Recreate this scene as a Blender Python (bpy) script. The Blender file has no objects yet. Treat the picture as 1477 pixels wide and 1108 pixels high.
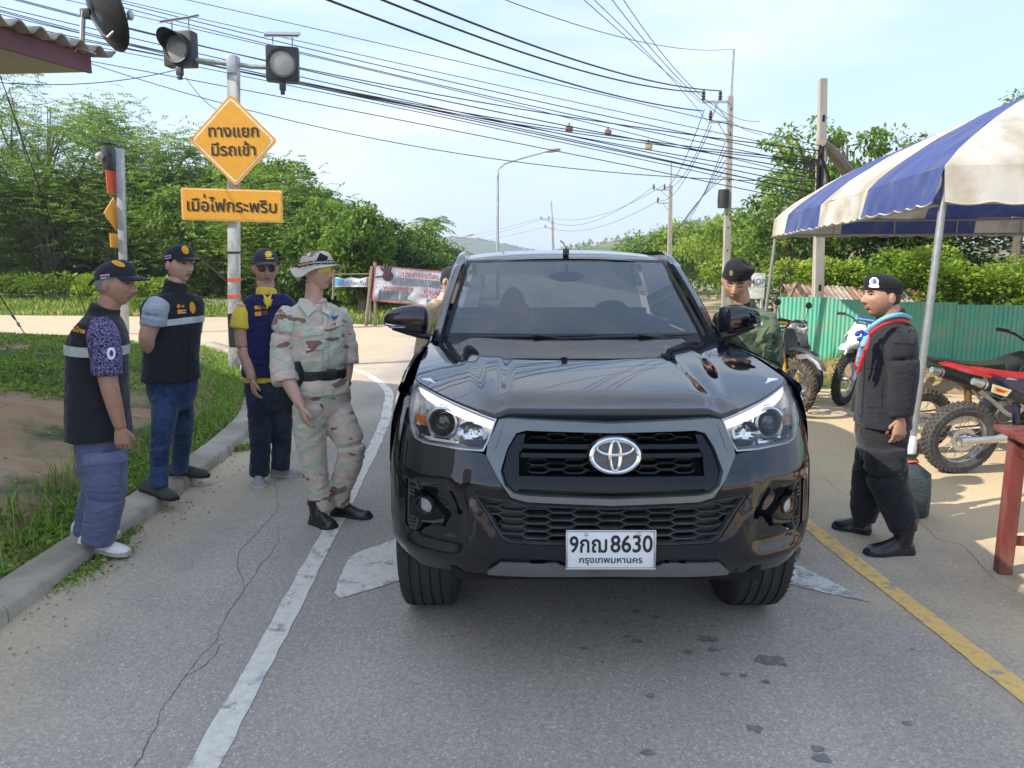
import bpy, bmesh, math, random
import numpy as np
from math import sin, cos, pi, radians, atan, atan2, sqrt, hypot
from mathutils import Vector, Matrix, noise
from mathutils.geometry import delaunay_2d_cdt

SC = bpy.context.scene
C = SC.collection
# ------------------------------------------------------------------ camera
FOC, TH, EYE = 1060.0, atan(174/1060.0), 1.65
cam = bpy.data.objects.new('camera', bpy.data.cameras.new('camera'))
C.objects.link(cam); SC.camera = cam
cam.location = (0, 0, EYE); cam.rotation_euler = (pi/2-TH, 0, 0)
cam.data.sensor_fit = 'HORIZONTAL'; cam.data.sensor_width = 36; cam.data.lens = FOC/1477*36
cam.data.clip_start = .05; cam.data.clip_end = 6000
# ------------------------------------------------------------------ daylight
SUN_EL, SUN_DIR = radians(36), Vector((-.94, -.34, 0)).normalized()
sv = Vector((SUN_DIR.x*cos(SUN_EL), SUN_DIR.y*cos(SUN_EL), sin(SUN_EL)))
sun = bpy.data.objects.new('sun', bpy.data.lights.new('sun', 'SUN')); C.objects.link(sun)
sun.data.energy = 1.9; sun.data.angle = radians(.6); sun.data.color = (1, .92, .79)
sun.rotation_euler = sv.to_track_quat('Z', 'Y').to_euler(); sun.location = (-20, -10, 30)
W = bpy.data.worlds.new('World'); SC.world = W; W.use_nodes = True
wt = W.node_tree; wn = wt.nodes; wl = wt.links
for n_ in list(wn): wn.remove(n_)
wo = wn.new('ShaderNodeOutputWorld'); bg = wn.new('ShaderNodeBackground')
sky = wn.new('ShaderNodeTexSky'); sky.sky_type = 'NISHITA'; sky.sun_disc = False
sky.sun_elevation = SUN_EL; sky.sun_rotation = atan2(SUN_DIR.x, SUN_DIR.y)
sky.air_density = 1.0; sky.dust_density = 1.0; sky.ozone_density = 2.0
wtc = wn.new('ShaderNodeTexCoord'); wmp = wn.new('ShaderNodeMapping'); wmp.inputs['Scale'].default_value = (1.2, 1.2, 4.5)
wnz = wn.new('ShaderNodeTexNoise'); wnz.inputs['Scale'].default_value = 1.7; wnz.inputs['Detail'].default_value = 6; wnz.inputs['Roughness'].default_value = .52
wrp = wn.new('ShaderNodeValToRGB'); wrp.color_ramp.elements[0].position = .44; wrp.color_ramp.elements[0].color = (0,0,0,1)
wrp.color_ramp.elements[1].position = .68; wrp.color_ramp.elements[1].color = (.85,.85,.85,1)
wmx = wn.new('ShaderNodeMix'); wmx.data_type = 'RGBA'; wmx.inputs[7].default_value = (2.95, 3.0, 3.1, 1)
wl.new(wtc.outputs['Generated'], wmp.inputs[0]); wl.new(wmp.outputs[0], wnz.inputs['Vector']); wl.new(wnz.outputs[0], wrp.inputs[0])
wm0 = wn.new('ShaderNodeMix'); wm0.data_type = 'RGBA'; wm0.inputs[0].default_value = .74; wm0.inputs[7].default_value = (1.45, 1.98, 2.85, 1)
wl.new(sky.outputs[0], wm0.inputs[6]); wl.new(wm0.outputs[2], wmx.inputs[6]); wl.new(wrp.outputs[0], wmx.inputs[0]); wl.new(wmx.outputs[2], bg.inputs[0])
bg.inputs[1].default_value = .115; wl.new(bg.outputs[0], wo.inputs[0])
SC.view_settings.view_transform = 'Standard'; SC.view_settings.look = 'None'; SC.view_settings.gamma = 1
SC.view_settings.use_curve_mapping = False; SC.view_settings.exposure = 1.95
SC.cycles.max_bounces = 8; SC.cycles.transparent_max_bounces = 12; SC.cycles.caustics_reflective = False; SC.cycles.caustics_refractive = False

# ------------------------------------------------------------------ helpers
cT, sT = cos(TH), sin(TH)
def P(px, py, Y):                       # a pixel of the photograph at forward distance Y
    u, v = (px-738.5)/FOC, (554-py)/FOC
    t = Y/(cT+v*sT); return Vector((u*t, Y, EYE+t*(-sT+v*cT)))
def G(px, py, z=0.0):
    u, v = (px-738.5)/FOC, (554-py)/FOC
    t = (z-EYE)/(-sT+v*cT); return Vector((u*t, (cT+v*sT)*t, z))
def thing(name, label, cat, loc=(0,0,0), rotz=0, group=None):
    o = bpy.data.objects.new(name, None); C.objects.link(o); o.empty_display_size = .1
    o.location = loc; o.rotation_euler = (0, 0, rotz); o['label'] = label; o['category'] = cat
    if group: o['group'] = group
    return o
def tag(o, label, cat, group=None):
    o['label'] = label; o['category'] = cat
    if group: o['group'] = group
    return o
def dup(root, loc, rotz=None, label=None):
    def cp(o, par):
        c = o.copy(); C.objects.link(c)
        if par: c.parent = par
        for ch in [x for x in o.children]: cp(ch, c)
        return c
    r = cp(root, None); r.location = loc
    if rotz is not None: r.rotation_euler = (0, 0, rotz)
    if label: r['label'] = label
    return r
def frame_of(d, up=Vector((0,0,1))):
    d = Vector(d).normalized()
    if abs(d.dot(up)) > .98: up = Vector((0,1,0))
    s = d.cross(up).normalized(); return s, s.cross(d).normalized()
class M_:
    """mesh collector"""
    def __init__(s): s.v = []; s.f = []; s.mi = []; s.cur = 0
    def add(s, v, f):
        n = len(s.v); s.v += [tuple(p) for p in v]; s.f += [tuple(n+i for i in q) for q in f]; s.mi += [s.cur]*len(f); return s
    def box(s, lo, hi, rot=None, c=None):
        (a,b,c0),(d,e,g) = lo, hi
        v = [Vector(p) for p in ((a,b,c0),(d,b,c0),(d,e,c0),(a,e,c0),(a,b,g),(d,b,g),(d,e,g),(a,e,g))]
        if rot is not None:
            m = sum(v, Vector())/8; v = [rot @ (p-m) + m for p in v]
        return s.add(v, [(0,3,2,1),(4,5,6,7),(0,1,5,4),(1,2,6,5),(2,3,7,6),(3,0,4,7)])
    def tube(s, pts, r, n=8, cap=True, flat=1.0, up=Vector((0,0,1))):
        pts = [Vector(p) for p in pts]; rs = r if isinstance(r, (list, tuple)) else [r]*len(pts)
        v = []; N = len(pts)
        for i, p in enumerate(pts):
            d = pts[min(i+1,N-1)]-pts[max(i-1,0)]
            if d.length < 1e-9: d = Vector((0,0,1))
            a, b = frame_of(d, up)
            for k in range(n):
                t = 2*pi*k/n; v.append(p + a*cos(t)*rs[i] + b*sin(t)*rs[i]*flat)
        f = [(i*n+k, i*n+(k+1)%n, (i+1)*n+(k+1)%n, (i+1)*n+k) for i in range(N-1) for k in range(n)]
        if cap: f += [tuple(range(n))[::-1], tuple((N-1)*n+k for k in range(n))]
        return s.add(v, f)
    def lathe(s, prof, c=(0,0,0), axis='Z', n=24, a0=0, a1=2*pi, cap=False):
        full = abs(a1-a0-2*pi) < 1e-6; m = n if full else n+1; v = []
        for (r, h) in prof:
            for k in range(m):
                t = a0+(a1-a0)*k/n; x, y = r*cos(t), r*sin(t)
                q = {'Z': (x,y,h), 'X': (h,x,y), 'Y': (x,h,y)}[axis]; v.append((q[0]+c[0], q[1]+c[1], q[2]+c[2]))
        f = []
        for i in range(len(prof)-1):
            for k in range(n):
                k2 = (k+1)%m if full else k+1
                f.append((i*m+k, i*m+k2, (i+1)*m+k2, (i+1)*m+k))
        if cap: f += [tuple(range(m))[::-1], tuple((len(prof)-1)*m+k for k in range(m))]
        return s.add(v, f)
    def grid(s, fn, nu, nv, wrap_u=False):
        v = [fn(i/nu if not wrap_u else i/nu, j/nv) for j in range(nv+1) for i in range(nu+(0 if wrap_u else 1))]
        w = nu if wrap_u else nu+1
        f = [(j*w+i, j*w+(i+1)%w, (j+1)*w+(i+1)%w, (j+1)*w+i) for j in range(nv) for i in range(nu)]
        return s.add(v, f)
    def prism(s, poly, h, fn=None, z0=0):
        """extrude polygon (2d) along third axis: fn(x,y,z)->3d"""
        fn = fn or (lambda a,b,c: (a,b,c)); n = len(poly)
        v = [fn(a,b,z0) for a,b in poly]+[fn(a,b,z0+h) for a,b in poly]
        f = [tuple(range(n))[::-1], tuple(range(n,2*n))]+[(i,(i+1)%n,n+(i+1)%n,n+i) for i in range(n)]
        return s.add(v, f)
    def ball(s, c, r, n=12, m=8, rot=None):
        r = r if hasattr(r,'__len__') else (r,r,r); c = Vector(c); v = []
        for j in range(m+1):
            ph = pi*j/m
            for i in range(n):
                t = 2*pi*i/n; q = Vector((r[0]*sin(ph)*cos(t), r[1]*sin(ph)*sin(t), r[2]*cos(ph)))
                if rot is not None: q = rot @ q
                v.append(c+q)
        f = [(j*n+i, (j+1)*n+i, (j+1)*n+(i+1)%n, j*n+(i+1)%n) for j in range(m) for i in range(n)]
        return s.add(v, f)
    def loft(s, rings, cap=True):
        n = len(rings[0]); v = [p for r in rings for p in r]
        f = [(i*n+k, i*n+(k+1)%n, (i+1)*n+(k+1)%n, (i+1)*n+k) for i in range(len(rings)-1) for k in range(n)]
        if cap: f += [tuple(range(n))[::-1], tuple((len(rings)-1)*n+k for k in range(n))]
        return s.add(v, f)
    def mesh(s, name='m'):
        me = bpy.data.meshes.new(name); me.from_pydata(s.v, [], s.f); me.update(); return me
def mk(name, mb, mat=None, parent=None, smooth=True, bevel=0, weld=True, loc=None, sharp=38, kind=None, sub=0, label=None, solid=0):
    me = mb if isinstance(mb, bpy.types.Mesh) else mb.mesh(name)
    mats = mat if isinstance(mat, (list, tuple)) else [mat]
    for m in mats:
        if m: me.materials.append(m)
    if len(mats) > 1 and isinstance(mb, M_) and len(me.polygons) == len(mb.mi): me.polygons.foreach_set('material_index', mb.mi)
    if weld or bevel:
        bm = bmesh.new(); bm.from_mesh(me)
        if weld: bmesh.ops.remove_doubles(bm, verts=bm.verts, dist=1e-5)
        bmesh.ops.recalc_face_normals(bm, faces=bm.faces)
        if bevel:
            ed = [e for e in bm.edges if len(e.link_faces) == 2 and e.calc_face_angle(0) > .6]
            bmesh.ops.bevel(bm, geom=ed, offset=bevel, segments=2, affect='EDGES', clamp_overlap=True, profile=.6)
        bm.to_mesh(me); bm.free()
    if smooth:
        me.polygons.foreach_set('use_smooth', [True]*len(me.polygons))
        try: me.set_sharp_from_angle(angle=radians(sharp))
        except Exception: pass
    o = bpy.data.objects.new(name, me); C.objects.link(o)
    if parent: o.parent = parent
    if loc: o.location = loc
    if kind: o['kind'] = kind
    if label: o['label'] = label
    if solid:
        md = o.modifiers.new('s', 'SOLIDIFY'); md.thickness = solid; md.offset = 0
    if sub:
        md = o.modifiers.new('u', 'SUBSURF'); md.levels = sub; md.render_levels = sub
    return o
def inst(name, me, parent, loc=(0,0,0), rot=(0,0,0), scale=None):
    o = bpy.data.objects.new(name, me); C.objects.link(o); o.parent = parent; o.location = loc; o.rotation_euler = rot
    if scale: o.scale = scale
    return o
def bake(o):
    """apply the modifiers of o to its mesh"""
    dg = bpy.context.evaluated_depsgraph_get(); dg.update()
    me = bpy.data.meshes.new_from_object(o.evaluated_get(dg)); old = o.data; o.modifiers.clear(); o.data = me
    bpy.data.meshes.remove(old); return o
def spline(pts, n):
    pts = [np.array(p, float) for p in pts]; N = len(pts)
    if N == 2: return [tuple(pts[0]+(pts[1]-pts[0])*i/n) for i in range(n+1)]
    out = []
    for i in range(n+1):
        t = i/n*(N-1); k = min(int(t), N-2); u = t-k
        a, b, c, d = pts[max(k-1,0)], pts[k], pts[k+1], pts[min(k+2,N-1)]
        out.append(tuple(.5*((2*b)+(c-a)*u+(2*a-5*b+4*c-d)*u*u+(3*b-a-3*c+d)*u**3)))
    return out
def ss(a, b, x):
    t = max(0, min(1, (x-a)/(b-a))); return t*t*(3-2*t)
def interp(x, xs, ys): return float(np.interp(x, xs, ys))
def nz(x, y, z=0): return noise.noise(Vector((x, y, z)))

# ------------------------------------------------------------------ materials
_mats = {}
def nodes(name):
    m = bpy.data.materials.new(name); m.use_nodes = True; t = m.node_tree
    return m, t, t.nodes, t.links, t.nodes['Principled BSDF']
def mixn(t, fac, a, b, mode='MIX'):
    n = t.nodes.new('ShaderNodeMix'); n.data_type = 'RGBA'; n.blend_type = mode
    for k, x in ((0, fac), (6, a), (7, b)):
        if hasattr(x, 'links') or hasattr(x, 'is_linked'): t.links.new(x, n.inputs[k])
        else: n.inputs[k].default_value = x if k == 0 else (*x[:3], 1)
    return n.outputs[2]
def noisen(t, scale, detail=4, rough=.55, vec=None, coord='Object', stretch=None, dist=0):
    n = t.nodes.new('ShaderNodeTexNoise'); n.inputs['Scale'].default_value = scale; n.inputs['Detail'].default_value = detail
    n.inputs['Roughness'].default_value = rough; n.inputs['Distortion'].default_value = dist
    c = t.nodes.new('ShaderNodeTexCoord'); src = c.outputs[coord]
    if stretch:
        mp = t.nodes.new('ShaderNodeMapping'); mp.inputs['Scale'].default_value = stretch; t.links.new(src, mp.inputs[0]); src = mp.outputs[0]
    t.links.new(src, n.inputs['Vector']); return n.outputs[0]
def ramp(t, src, stops, const=False):
    r = t.nodes.new('ShaderNodeValToRGB'); cr = r.color_ramp
    if const: cr.interpolation = 'CONSTANT'
    while len(cr.elements) < len(stops): cr.elements.new(.5)
    for e, (p, c) in zip(cr.elements, stops): e.position = p; e.color = (*c, 1) if hasattr(c, '__len__') else (c,c,c,1)
    t.links.new(src, r.inputs[0]); return r.outputs[0]
def bumpn(t, src, strength=.3, dist=.01):
    b = t.nodes.new('ShaderNodeBump'); b.inputs['Strength'].default_value = strength; b.inputs['Distance'].default_value = dist
    t.links.new(src, b.inputs['Height']); return b.outputs[0]
def mat(name, col, rough=.6, metal=0, var=.25, vs=18, coat=0, bump=0, bs=60, spec=.5, sheen=0, stretch=None, bd=.004, alt=None, avs=6):
    if name in _mats: return _mats[name]
    m, t, n, l, b = nodes(name); m.diffuse_color = (*col, 1)
    src = noisen(t, vs, 5, .6, stretch=stretch)
    dark = tuple(c*(1-var) for c in col); lite = tuple(min(1, c*(1+var)) for c in col)
    c = ramp(t, src, [(.3, dark), (.7, lite)])
    if alt:
        c = mixn(t, ramp(t, noisen(t, avs, 5, .6, stretch=stretch), [(.45, 0), (.62, 1)]), c, alt)
    l.new(c, b.inputs['Base Color'])
    b.inputs['Roughness'].default_value = rough; b.inputs['Metallic'].default_value = metal
    b.inputs['Coat Weight'].default_value = coat; b.inputs['Coat Roughness'].default_value = .03
    b.inputs['Specular IOR Level'].default_value = spec
    if sheen: b.inputs['Sheen Weight'].default_value = sheen
    if bump: l.new(bumpn(t, noisen(t, bs, 5, .6, stretch=stretch), bump, bd), b.inputs['Normal'])
    _mats[name] = m; return m
def txt(s, size, mat_, parent, loc, rot=(pi/2,0,0), name='lettering', ext=.0006, bold=0, sx=1.0, mesh=True, align='CENTER', sp=1.0):
    cu = bpy.data.curves.new(name, 'FONT'); cu.body = s; cu.size = size; cu.align_x = align; cu.align_y = 'CENTER'
    cu.extrude = ext; cu.offset = bold; cu.resolution_u = 3; cu.space_character = sp
    o = bpy.data.objects.new(name, cu); C.objects.link(o)
    dg = bpy.context.evaluated_depsgraph_get(); dg.update()
    me = bpy.data.meshes.new_from_object(o.evaluated_get(dg)); bpy.data.objects.remove(o); bpy.data.curves.remove(cu)
    me.materials.clear(); me.materials.append(mat_)
    o = bpy.data.objects.new(name, me); C.objects.link(o); o.location = loc; o.rotation_euler = rot; o.scale = (sx, 1, 1)
    if parent: o.parent = parent
    return o
def densify(poly, st=.02, closed=True):
    out = []; n = len(poly)
    for i in range(n if closed else n-1):
        a, b_ = np.array(poly[i]), np.array(poly[(i+1) % n]); k = max(1, int(np.linalg.norm(b_-a)/st))
        out += [tuple(a+(b_-a)*j/k) for j in range(k)]
    return out
def glassmat(name, tint, alpha, ior=1.6, rough=.0, tintspec=(1,1,1)):
    m, t, n, l, b = nodes(name); n.remove(b); tr = n.new('ShaderNodeBsdfTransparent'); tr.inputs[0].default_value = (*tint, 1)
    gl = n.new('ShaderNodeBsdfGlossy'); gl.inputs['Roughness'].default_value = rough; gl.inputs[0].default_value = (*tintspec, 1)
    fr = n.new('ShaderNodeFresnel'); fr.inputs[0].default_value = ior
    ms = n.new('ShaderNodeMixShader'); l.new(fr.outputs[0], ms.inputs[0]); l.new(tr.outputs[0], ms.inputs[1]); l.new(gl.outputs[0], ms.inputs[2])
    l.new(ms.outputs[0], n['Material Output'].inputs[0]); return m
# ================================================================== GROUND
rng = np.random.default_rng(7); random.seed(7)
CURB = [(-2.34,-8),(-2.34,0),(-2.35,3.2),(-2.37,4.3),(-2.42,5.5),(-2.5,6.6),(-2.7,7.8),(-3.15,9.3),(-3.9,11.2),(-4.9,13.3),(-6.0,14.8),(-11,15.7),(-30,17)]
ROAD = CURB + [(-30,25.5),(-16,23.7),(-8.7,22.8),(-5.3,20.8),(-1.9,19),(-1.4,30),(-2,60),(-7,110),(2,110),(6.4,60),(7,30),(5.0,16),(3.8,11.0),(3.9,10.0),(4.6,9.5),(6.5,9.0),(12,8.4),(24,7.5),(24,-8)]
def curb_x(y): return interp(y, [p[1] for p in CURB], [p[0] for p in CURB])
_R = np.array(ROAD)
def in_road(x, y):
    n = len(_R); j = n-1; c = False
    for i in range(n):
        xi, yi = _R[i]; xj, yj = _R[j]
        if (yi > y) != (yj > y) and x < (xj-xi)*(y-yi)/(yj-yi)+xi: c = not c
        j = i
    return c
def seg_d(x, y):
    p = np.array((x, y)); a = _R; b = np.roll(_R, -1, 0); ab = b-a; t = np.clip(((p-a)*ab).sum(1)/(ab**2).sum(1), 0, 1)
    return float(np.sqrt((((a+ab*t[:,None])-p)**2).sum(1)).min())
def tz(x, y):
    """terrain height"""
    if in_road(x, y): return -.05
    d = seg_d(x, y); z = -.05+.05*min(1, d/.15)
    if x < -2 and y < 16:
        b = .13*ss(.62, .72, d+.05*nz(x*2, y*2))+.40*ss(.75, 2.6, d)*ss(15, 10.5, y)+.20*math.exp(-((x+4.5)**2/1.3+(y-5.0)**2/2.2)) + .10*ss(.6, 1.6, d)*nz(x*.9, y*.9, 3)*ss(15, 12, y)
        z += max(0, b)*ss(15.5, 13, y)
        z += .03*nz(x*4, y*4, 1)*ss(.3, .8, d)
    elif x > 3 and y > 8:
        z += .33*ss(.2, 1.0, d)*ss(7.5, 5.0, x)*ss(12.5, 10.8, y+.3*x-1.0)-.25*ss(6, 9, x)*ss(9, 11, y)+.03*nz(x*3, y*3, 1)-.5*ss(12, 14, y)*ss(4, 5.5, x)
    elif y > 16:
        z += .12*ss(.3, 2, d)+.25*nz(x*.1, y*.1, 5)*ss(2, 10, d)
    return z
def sheet(name, xs, ys, zf, m, kind='structure'):
    mb = M_(); nx = len(xs)
    mb.v = [(x, y, zf(x, y)) for y in ys for x in xs]
    mb.f = [(j*nx+i, j*nx+i+1, (j+1)*nx+i+1, (j+1)*nx+i) for j in range(len(ys)-1) for i in range(nx-1)]
    mb.mi = [0]*len(mb.f); return mk(name, mb, m, weld=False, sharp=180, kind=kind)
# soil / dry grass material
m_soil, t, n, l, b = nodes('soil')
c1 = ramp(t, noisen(t, 2.2, 8, .6), [(.3, (.30,.18,.095)), (.55, (.45,.29,.17)), (.75, (.54,.39,.26))])
c2 = ramp(t, noisen(t, 9, 8, .7), [(.35, (.05,.075,.022)), (.7, (.10,.14,.04))])
c = mixn(t, ramp(t, noisen(t, .55, 6, .65), [(.47, 0), (.56, 1)]), c1, c2)
l.new(c, b.inputs['Base Color']); b.inputs['Roughness'].default_value = .95
l.new(bumpn(t, noisen(t, 14, 9, .7), .8, .04), b.inputs['Normal'])
xs = sorted(set([round(v, 3) for v in list(np.arange(-9, -2.0, .09))+list(np.arange(-2, 3, 1.))+list(np.arange(3, 9, .15))+list(np.arange(-40, -9, 1.))+list(np.arange(9, 40, 1.5))+[-1500,-600,-250,-120,-70,70,120,250,600,1500]]))
ys = sorted(set([round(v, 3) for v in list(np.arange(1, 16, .1))+list(np.arange(-12, 1, 1.))+list(np.arange(16, 46, 1.))+[-1500,-400,-100,-30,60,80,110,160,300,700,1500]]))
sheet('ground', xs, ys, tz, m_soil)
# asphalt
def asphalt(name, base, dust_sun_col):
    m, t, n, l, b = nodes(name)
    v = n.new('ShaderNodeTexVoronoi'); v.inputs['Scale'].default_value = 150; tc = n.new('ShaderNodeTexCoord'); l.new(tc.outputs['Object'], v.inputs['Vector'])
    sp = n.new('ShaderNodeSeparateColor'); l.new(v.outputs['Color'], sp.inputs[0])
    g = ramp(t, sp.outputs[0], [(0, tuple(x*.78 for x in base)), (.45, base), (.90, tuple(x*1.08 for x in base)), (.99, tuple(x*1.5 for x in base))])
    big = ramp(t, noisen(t, .5, 6, .6), [(.3, .82), (.7, 1.12)])
    mm = mixn(t, 1.0, g, big, 'MULTIPLY'); mm = mixn(t, 1.0, mm, ramp(t, noisen(t, 1.0, 4, .55, stretch=(1.5, .09, 1)), [(.3, .86), (.7, 1.10)]), 'MULTIPLY')
    fine = ramp(t, noisen(t, 40, 5, .75), [(.3, .82), (.7, 1.16)]); mm = mixn(t, 1.0, mm, fine, 'MULTIPLY')
    # dust and painted sun-warm tan towards the right verge and left gutter
    sx = n.new('ShaderNodeSeparateXYZ'); l.new(tc.outputs['Object'], sx.inputs[0])
    ad = n.new('ShaderNodeMath'); ad.operation = 'ADD'; mu = n.new('ShaderNodeMath'); mu.operation = 'MULTIPLY_ADD'
    nn = noisen(t, .9, 7, .65); l.new(nn, mu.inputs[0]); mu.inputs[1].default_value = 2.4; mu.inputs[2].default_value = -1.2
    l.new(sx.outputs[0], ad.inputs[0]); l.new(mu.outputs[0], ad.inputs[1])
    mr = n.new('ShaderNodeMapRange'); mr.inputs[1].default_value = 1.7; mr.inputs[2].default_value = 2.8; mr.inputs[4].default_value = .95; l.new(ad.outputs[0], mr.inputs[0])
    ml = n.new('ShaderNodeMapRange'); ml.inputs[1].default_value = -1.55; ml.inputs[2].default_value = -2.5; ml.inputs[4].default_value = .62; l.new(ad.outputs[0], ml.inputs[0])
    mx = n.new('ShaderNodeMath'); mx.operation = 'MAXIMUM'; l.new(mr.outputs[0], mx.inputs[0]); l.new(ml.outputs[0], mx.inputs[1])
    dust_sun = mixn(t, 1.0, tuple(dust_sun_col), fine, 'MULTIPLY')
    col = mixn(t, mx.outputs[0], mm, dust_sun)
    # cracks
    def crack(sc, wd, seed):
        w = n.new('ShaderNodeTexVoronoi'); w.feature = 'DISTANCE_TO_EDGE'; w.inputs['Scale'].default_value = sc
        ds = n.new('ShaderNodeVectorMath'); ds.operation = 'ADD'; nzn = n.new('ShaderNodeTexNoise'); nzn.inputs['Scale'].default_value = 2.5; nzn.inputs['Detail'].default_value = 7
        mpc = n.new('ShaderNodeMapping'); mpc.inputs['Location'].default_value = (seed, seed*.7, 0); l.new(tc.outputs['Object'], mpc.inputs[0])
        l.new(mpc.outputs[0], nzn.inputs['Vector']); l.new(mpc.outputs[0], ds.inputs[0]); l.new(nzn.outputs[1], ds.inputs[1]); l.new(ds.outputs[0], w.inputs['Vector'])
        return ramp(t, w.outputs['Distance'], [(0, 1), (wd, 0)])
    ck = crack(.36, .0035, 3.1)
    gate = ramp(t, noisen(t, .7, 3, .5), [(.66, 0), (.74, .6)])
    ckm = n.new('ShaderNodeMath'); ckm.operation = 'MULTIPLY'; l.new(ck, ckm.inputs[0]); l.new(gate, ckm.inputs[1])
    col = mixn(t, ckm.outputs[0], col, (.045,.04,.035))
    l.new(col, b.inputs['Base Color']); b.inputs['Roughness'].default_value = .9; b.inputs['Specular IOR Level'].default_value = .35
    hb = n.new('ShaderNodeMath'); hb.operation = 'SUBTRACT'; l.new(sp.outputs[1], hb.inputs[0]); l.new(ckm.outputs[0], hb.inputs[1])
    l.new(bumpn(t, hb.outputs[0], .28, .004), b.inputs['Normal'])
    return m
m_asph = asphalt('asphalt', (.405,.352,.298), (.64,.50,.31))
mb = M_()
def poly_tri(poly, z, dens=0):
    vv, _, ff, *_r = delaunay_2d_cdt([Vector(p) for p in poly], [], [list(range(len(poly)))], 1, 1e-5)
    return [(p.x, p.y, z) for p in vv], [tuple(f) for f in ff]
mb.add(*poly_tri(ROAD, 0)); mk('road', mb, m_asph, smooth=False, kind='structure')
# worn paint material
def paint(name, col, wear, under=(.31,.29,.275), sc=6):
    m, t, n, l, b = nodes(name)
    k = ramp(t, noisen(t, sc, 9, .72), [(wear, 0), (wear+.09, 1)])
    tone = mixn(t, 1, tuple(col), ramp(t, noisen(t, 22, 6, .7), [(.3, .78), (.7, 1.08)]), 'MULTIPLY')
    l.new(mixn(t, k, under, tone), b.inputs['Base Color']); b.inputs['Roughness'].default_value = .75
    l.new(bumpn(t, noisen(t, 70, 6, .7), .35, .004), b.inputs['Normal']); return m
m_white = paint('road_paint_white', (.76,.70,.60), .37); m_white2 = paint('road_paint_worn', (.66,.65,.62), .44, sc=9)
m_yel = paint('road_paint_yellow', (.80,.52,.17), .37, sc=11)
def strip(name, pts, w, m, n=60, z=.004, jag=.006):
    q = spline([(p[0], p[1]) for p in pts], n); mb = M_(); v = []
    for i, p in enumerate(q):
        a = np.array(q[min(i+1, n)])-np.array(q[max(i-1, 0)]); a /= np.linalg.norm(a); nn = np.array((-a[1], a[0]))
        v.append((*(np.array(p)+nn*(w/2+random.uniform(-jag, jag))), z)); v.append((*(np.array(p)-nn*(w/2+random.uniform(-jag, jag))), z))
    mb.add(v, [(2*i, 2*i+1, 2*i+3, 2*i+2) for i in range(n)]); return mk(name, mb, m, smooth=False, kind='structure')
strip('edge_line', [(-.96,-3),(-1.0,1),(-1.03,2.3),(-1.13,4.3),(-1.27,6.7),(-1.42,8.2),(-1.72,9.8),(-2.6,11.6),(-4.4,13.4),(-7,15.1)], .105, m_white, 160)
strip('centre_line', [(2.12,-3),(2.03,1.5),(1.99,2.6),(1.885,4.6),(1.83,6.4),(1.8,8.2)], .11, m_yel, 110)
strip('far_edge_line', [(3.2,12.5),(3.25,9.6),(3.4,8.6),(3.9,7.7),(4.9,6.7)], .09, m_white2, 50)
for k, pts in enumerate(([(-.90,3.5),(-.86,3.44),(-.30,3.86),(.1,4.25),(.1,4.75),(-.45,4.5),(-.88,4.05),(-.93,3.95)], [(1.77,3.40),(1.55,3.95),(1.1,4.55),(.7,4.75),(.7,4.35),(1.15,3.9),(1.5,3.56)])):
    jp = []
    for i in range(len(pts)):
        a, c_ = np.array(pts[i]), np.array(pts[(i+1) % len(pts)]); L = np.linalg.norm(c_-a); kk = max(1, int(L/.04))
        for j in range(kk): jp.append(tuple(a+(c_-a)*j/kk+np.array((random.uniform(-.006,.006), random.uniform(-.006,.006)))))
    mb = M_(); mb.add(*poly_tri(jp, .004)); mk('lane_marking', mb, [m_white, m_white2][k], smooth=False, kind='structure')
# cracks
m_crk = mat('crack', (.09,.08,.07), .95)
for ck_ in ([(436,640),(400,690),(398,735),(345,800),(352,850),(318,905),(312,925),(268,975),(235,1022),(222,1060),(190,1108)], [(352,850),(372,822),(398,790),(402,760)], [(268,975),(300,958),(318,930)], [(1190,690),(1215,712),(1228,716),(1252,738)], [(1318,742),(1350,775),(1392,790),(1430,832),(1477,862)]):
    pts = [G(*q_) for q_ in ck_]; q_ = spline([(p_.x, p_.y) for p_ in pts], len(pts)*14); w_ = .0016; mb = M_(); v = []
    for i, p_ in enumerate(q_):
        a = np.array(q_[min(i+1, len(q_)-1)])-np.array(q_[max(i-1, 0)]); a /= np.linalg.norm(a)+1e-9; nn = np.array((-a[1], a[0])); p_ = np.array(p_)+nn*.02*nz(p_[0]*7, p_[1]*7)+nn*.006*nz(p_[0]*40, p_[1]*40); ww = w_*(.3+1.0*abs(nz(p_[0]*9, p_[1]*9, 4))+.3)
        v += [(*(p_+nn*ww), .0022), (*(p_-nn*ww), .0022)]
    mb.add(v, [(2*i, 2*i+1, 2*i+3, 2*i+2) for i in range(len(q_)-1)]); mk('crack', mb, m_crk, smooth=False, kind='structure')
# oil drips
m_oil = mat('oil_stain', (.20,.185,.17), .8, var=.3, vs=30)
mb = M_()
for (px, py, r) in ((1020,921,.055),(1110,952,.07),(918,925,.03),(917,882,.03),(905,918,.022),(938,1003,.022),(1046,972,.022),(1073,974,.02),(1105,983,.02),(1087,1050,.035),(1180,1080,.03),(1185,1093,.035),(935,1085,.028),(843,935,.024),(874,898,.015),(945,889,.02),(1028,903,.018),(993,940,.028),(652,918,.012),(1308,1043,.022),(1316,936,.014),(868,955,.01),(1028,937,.03),(1130,958,.02)):
    g = G(px, py, .003); k = 26; pts = []
    for i in range(k):
        a = 2*pi*i/k; rr = r*(.72+.5*nz(cos(a)*1.6, sin(a)*1.6, px*.37)+.14*nz(cos(a)*6, sin(a)*6, px)); pts.append((g.x+rr*cos(a)*1.1, g.y+rr*sin(a)*.8, .003))
    mb.add(pts+[tuple(g)], [(i, (i+1) % k, k) for i in range(k)])
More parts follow.
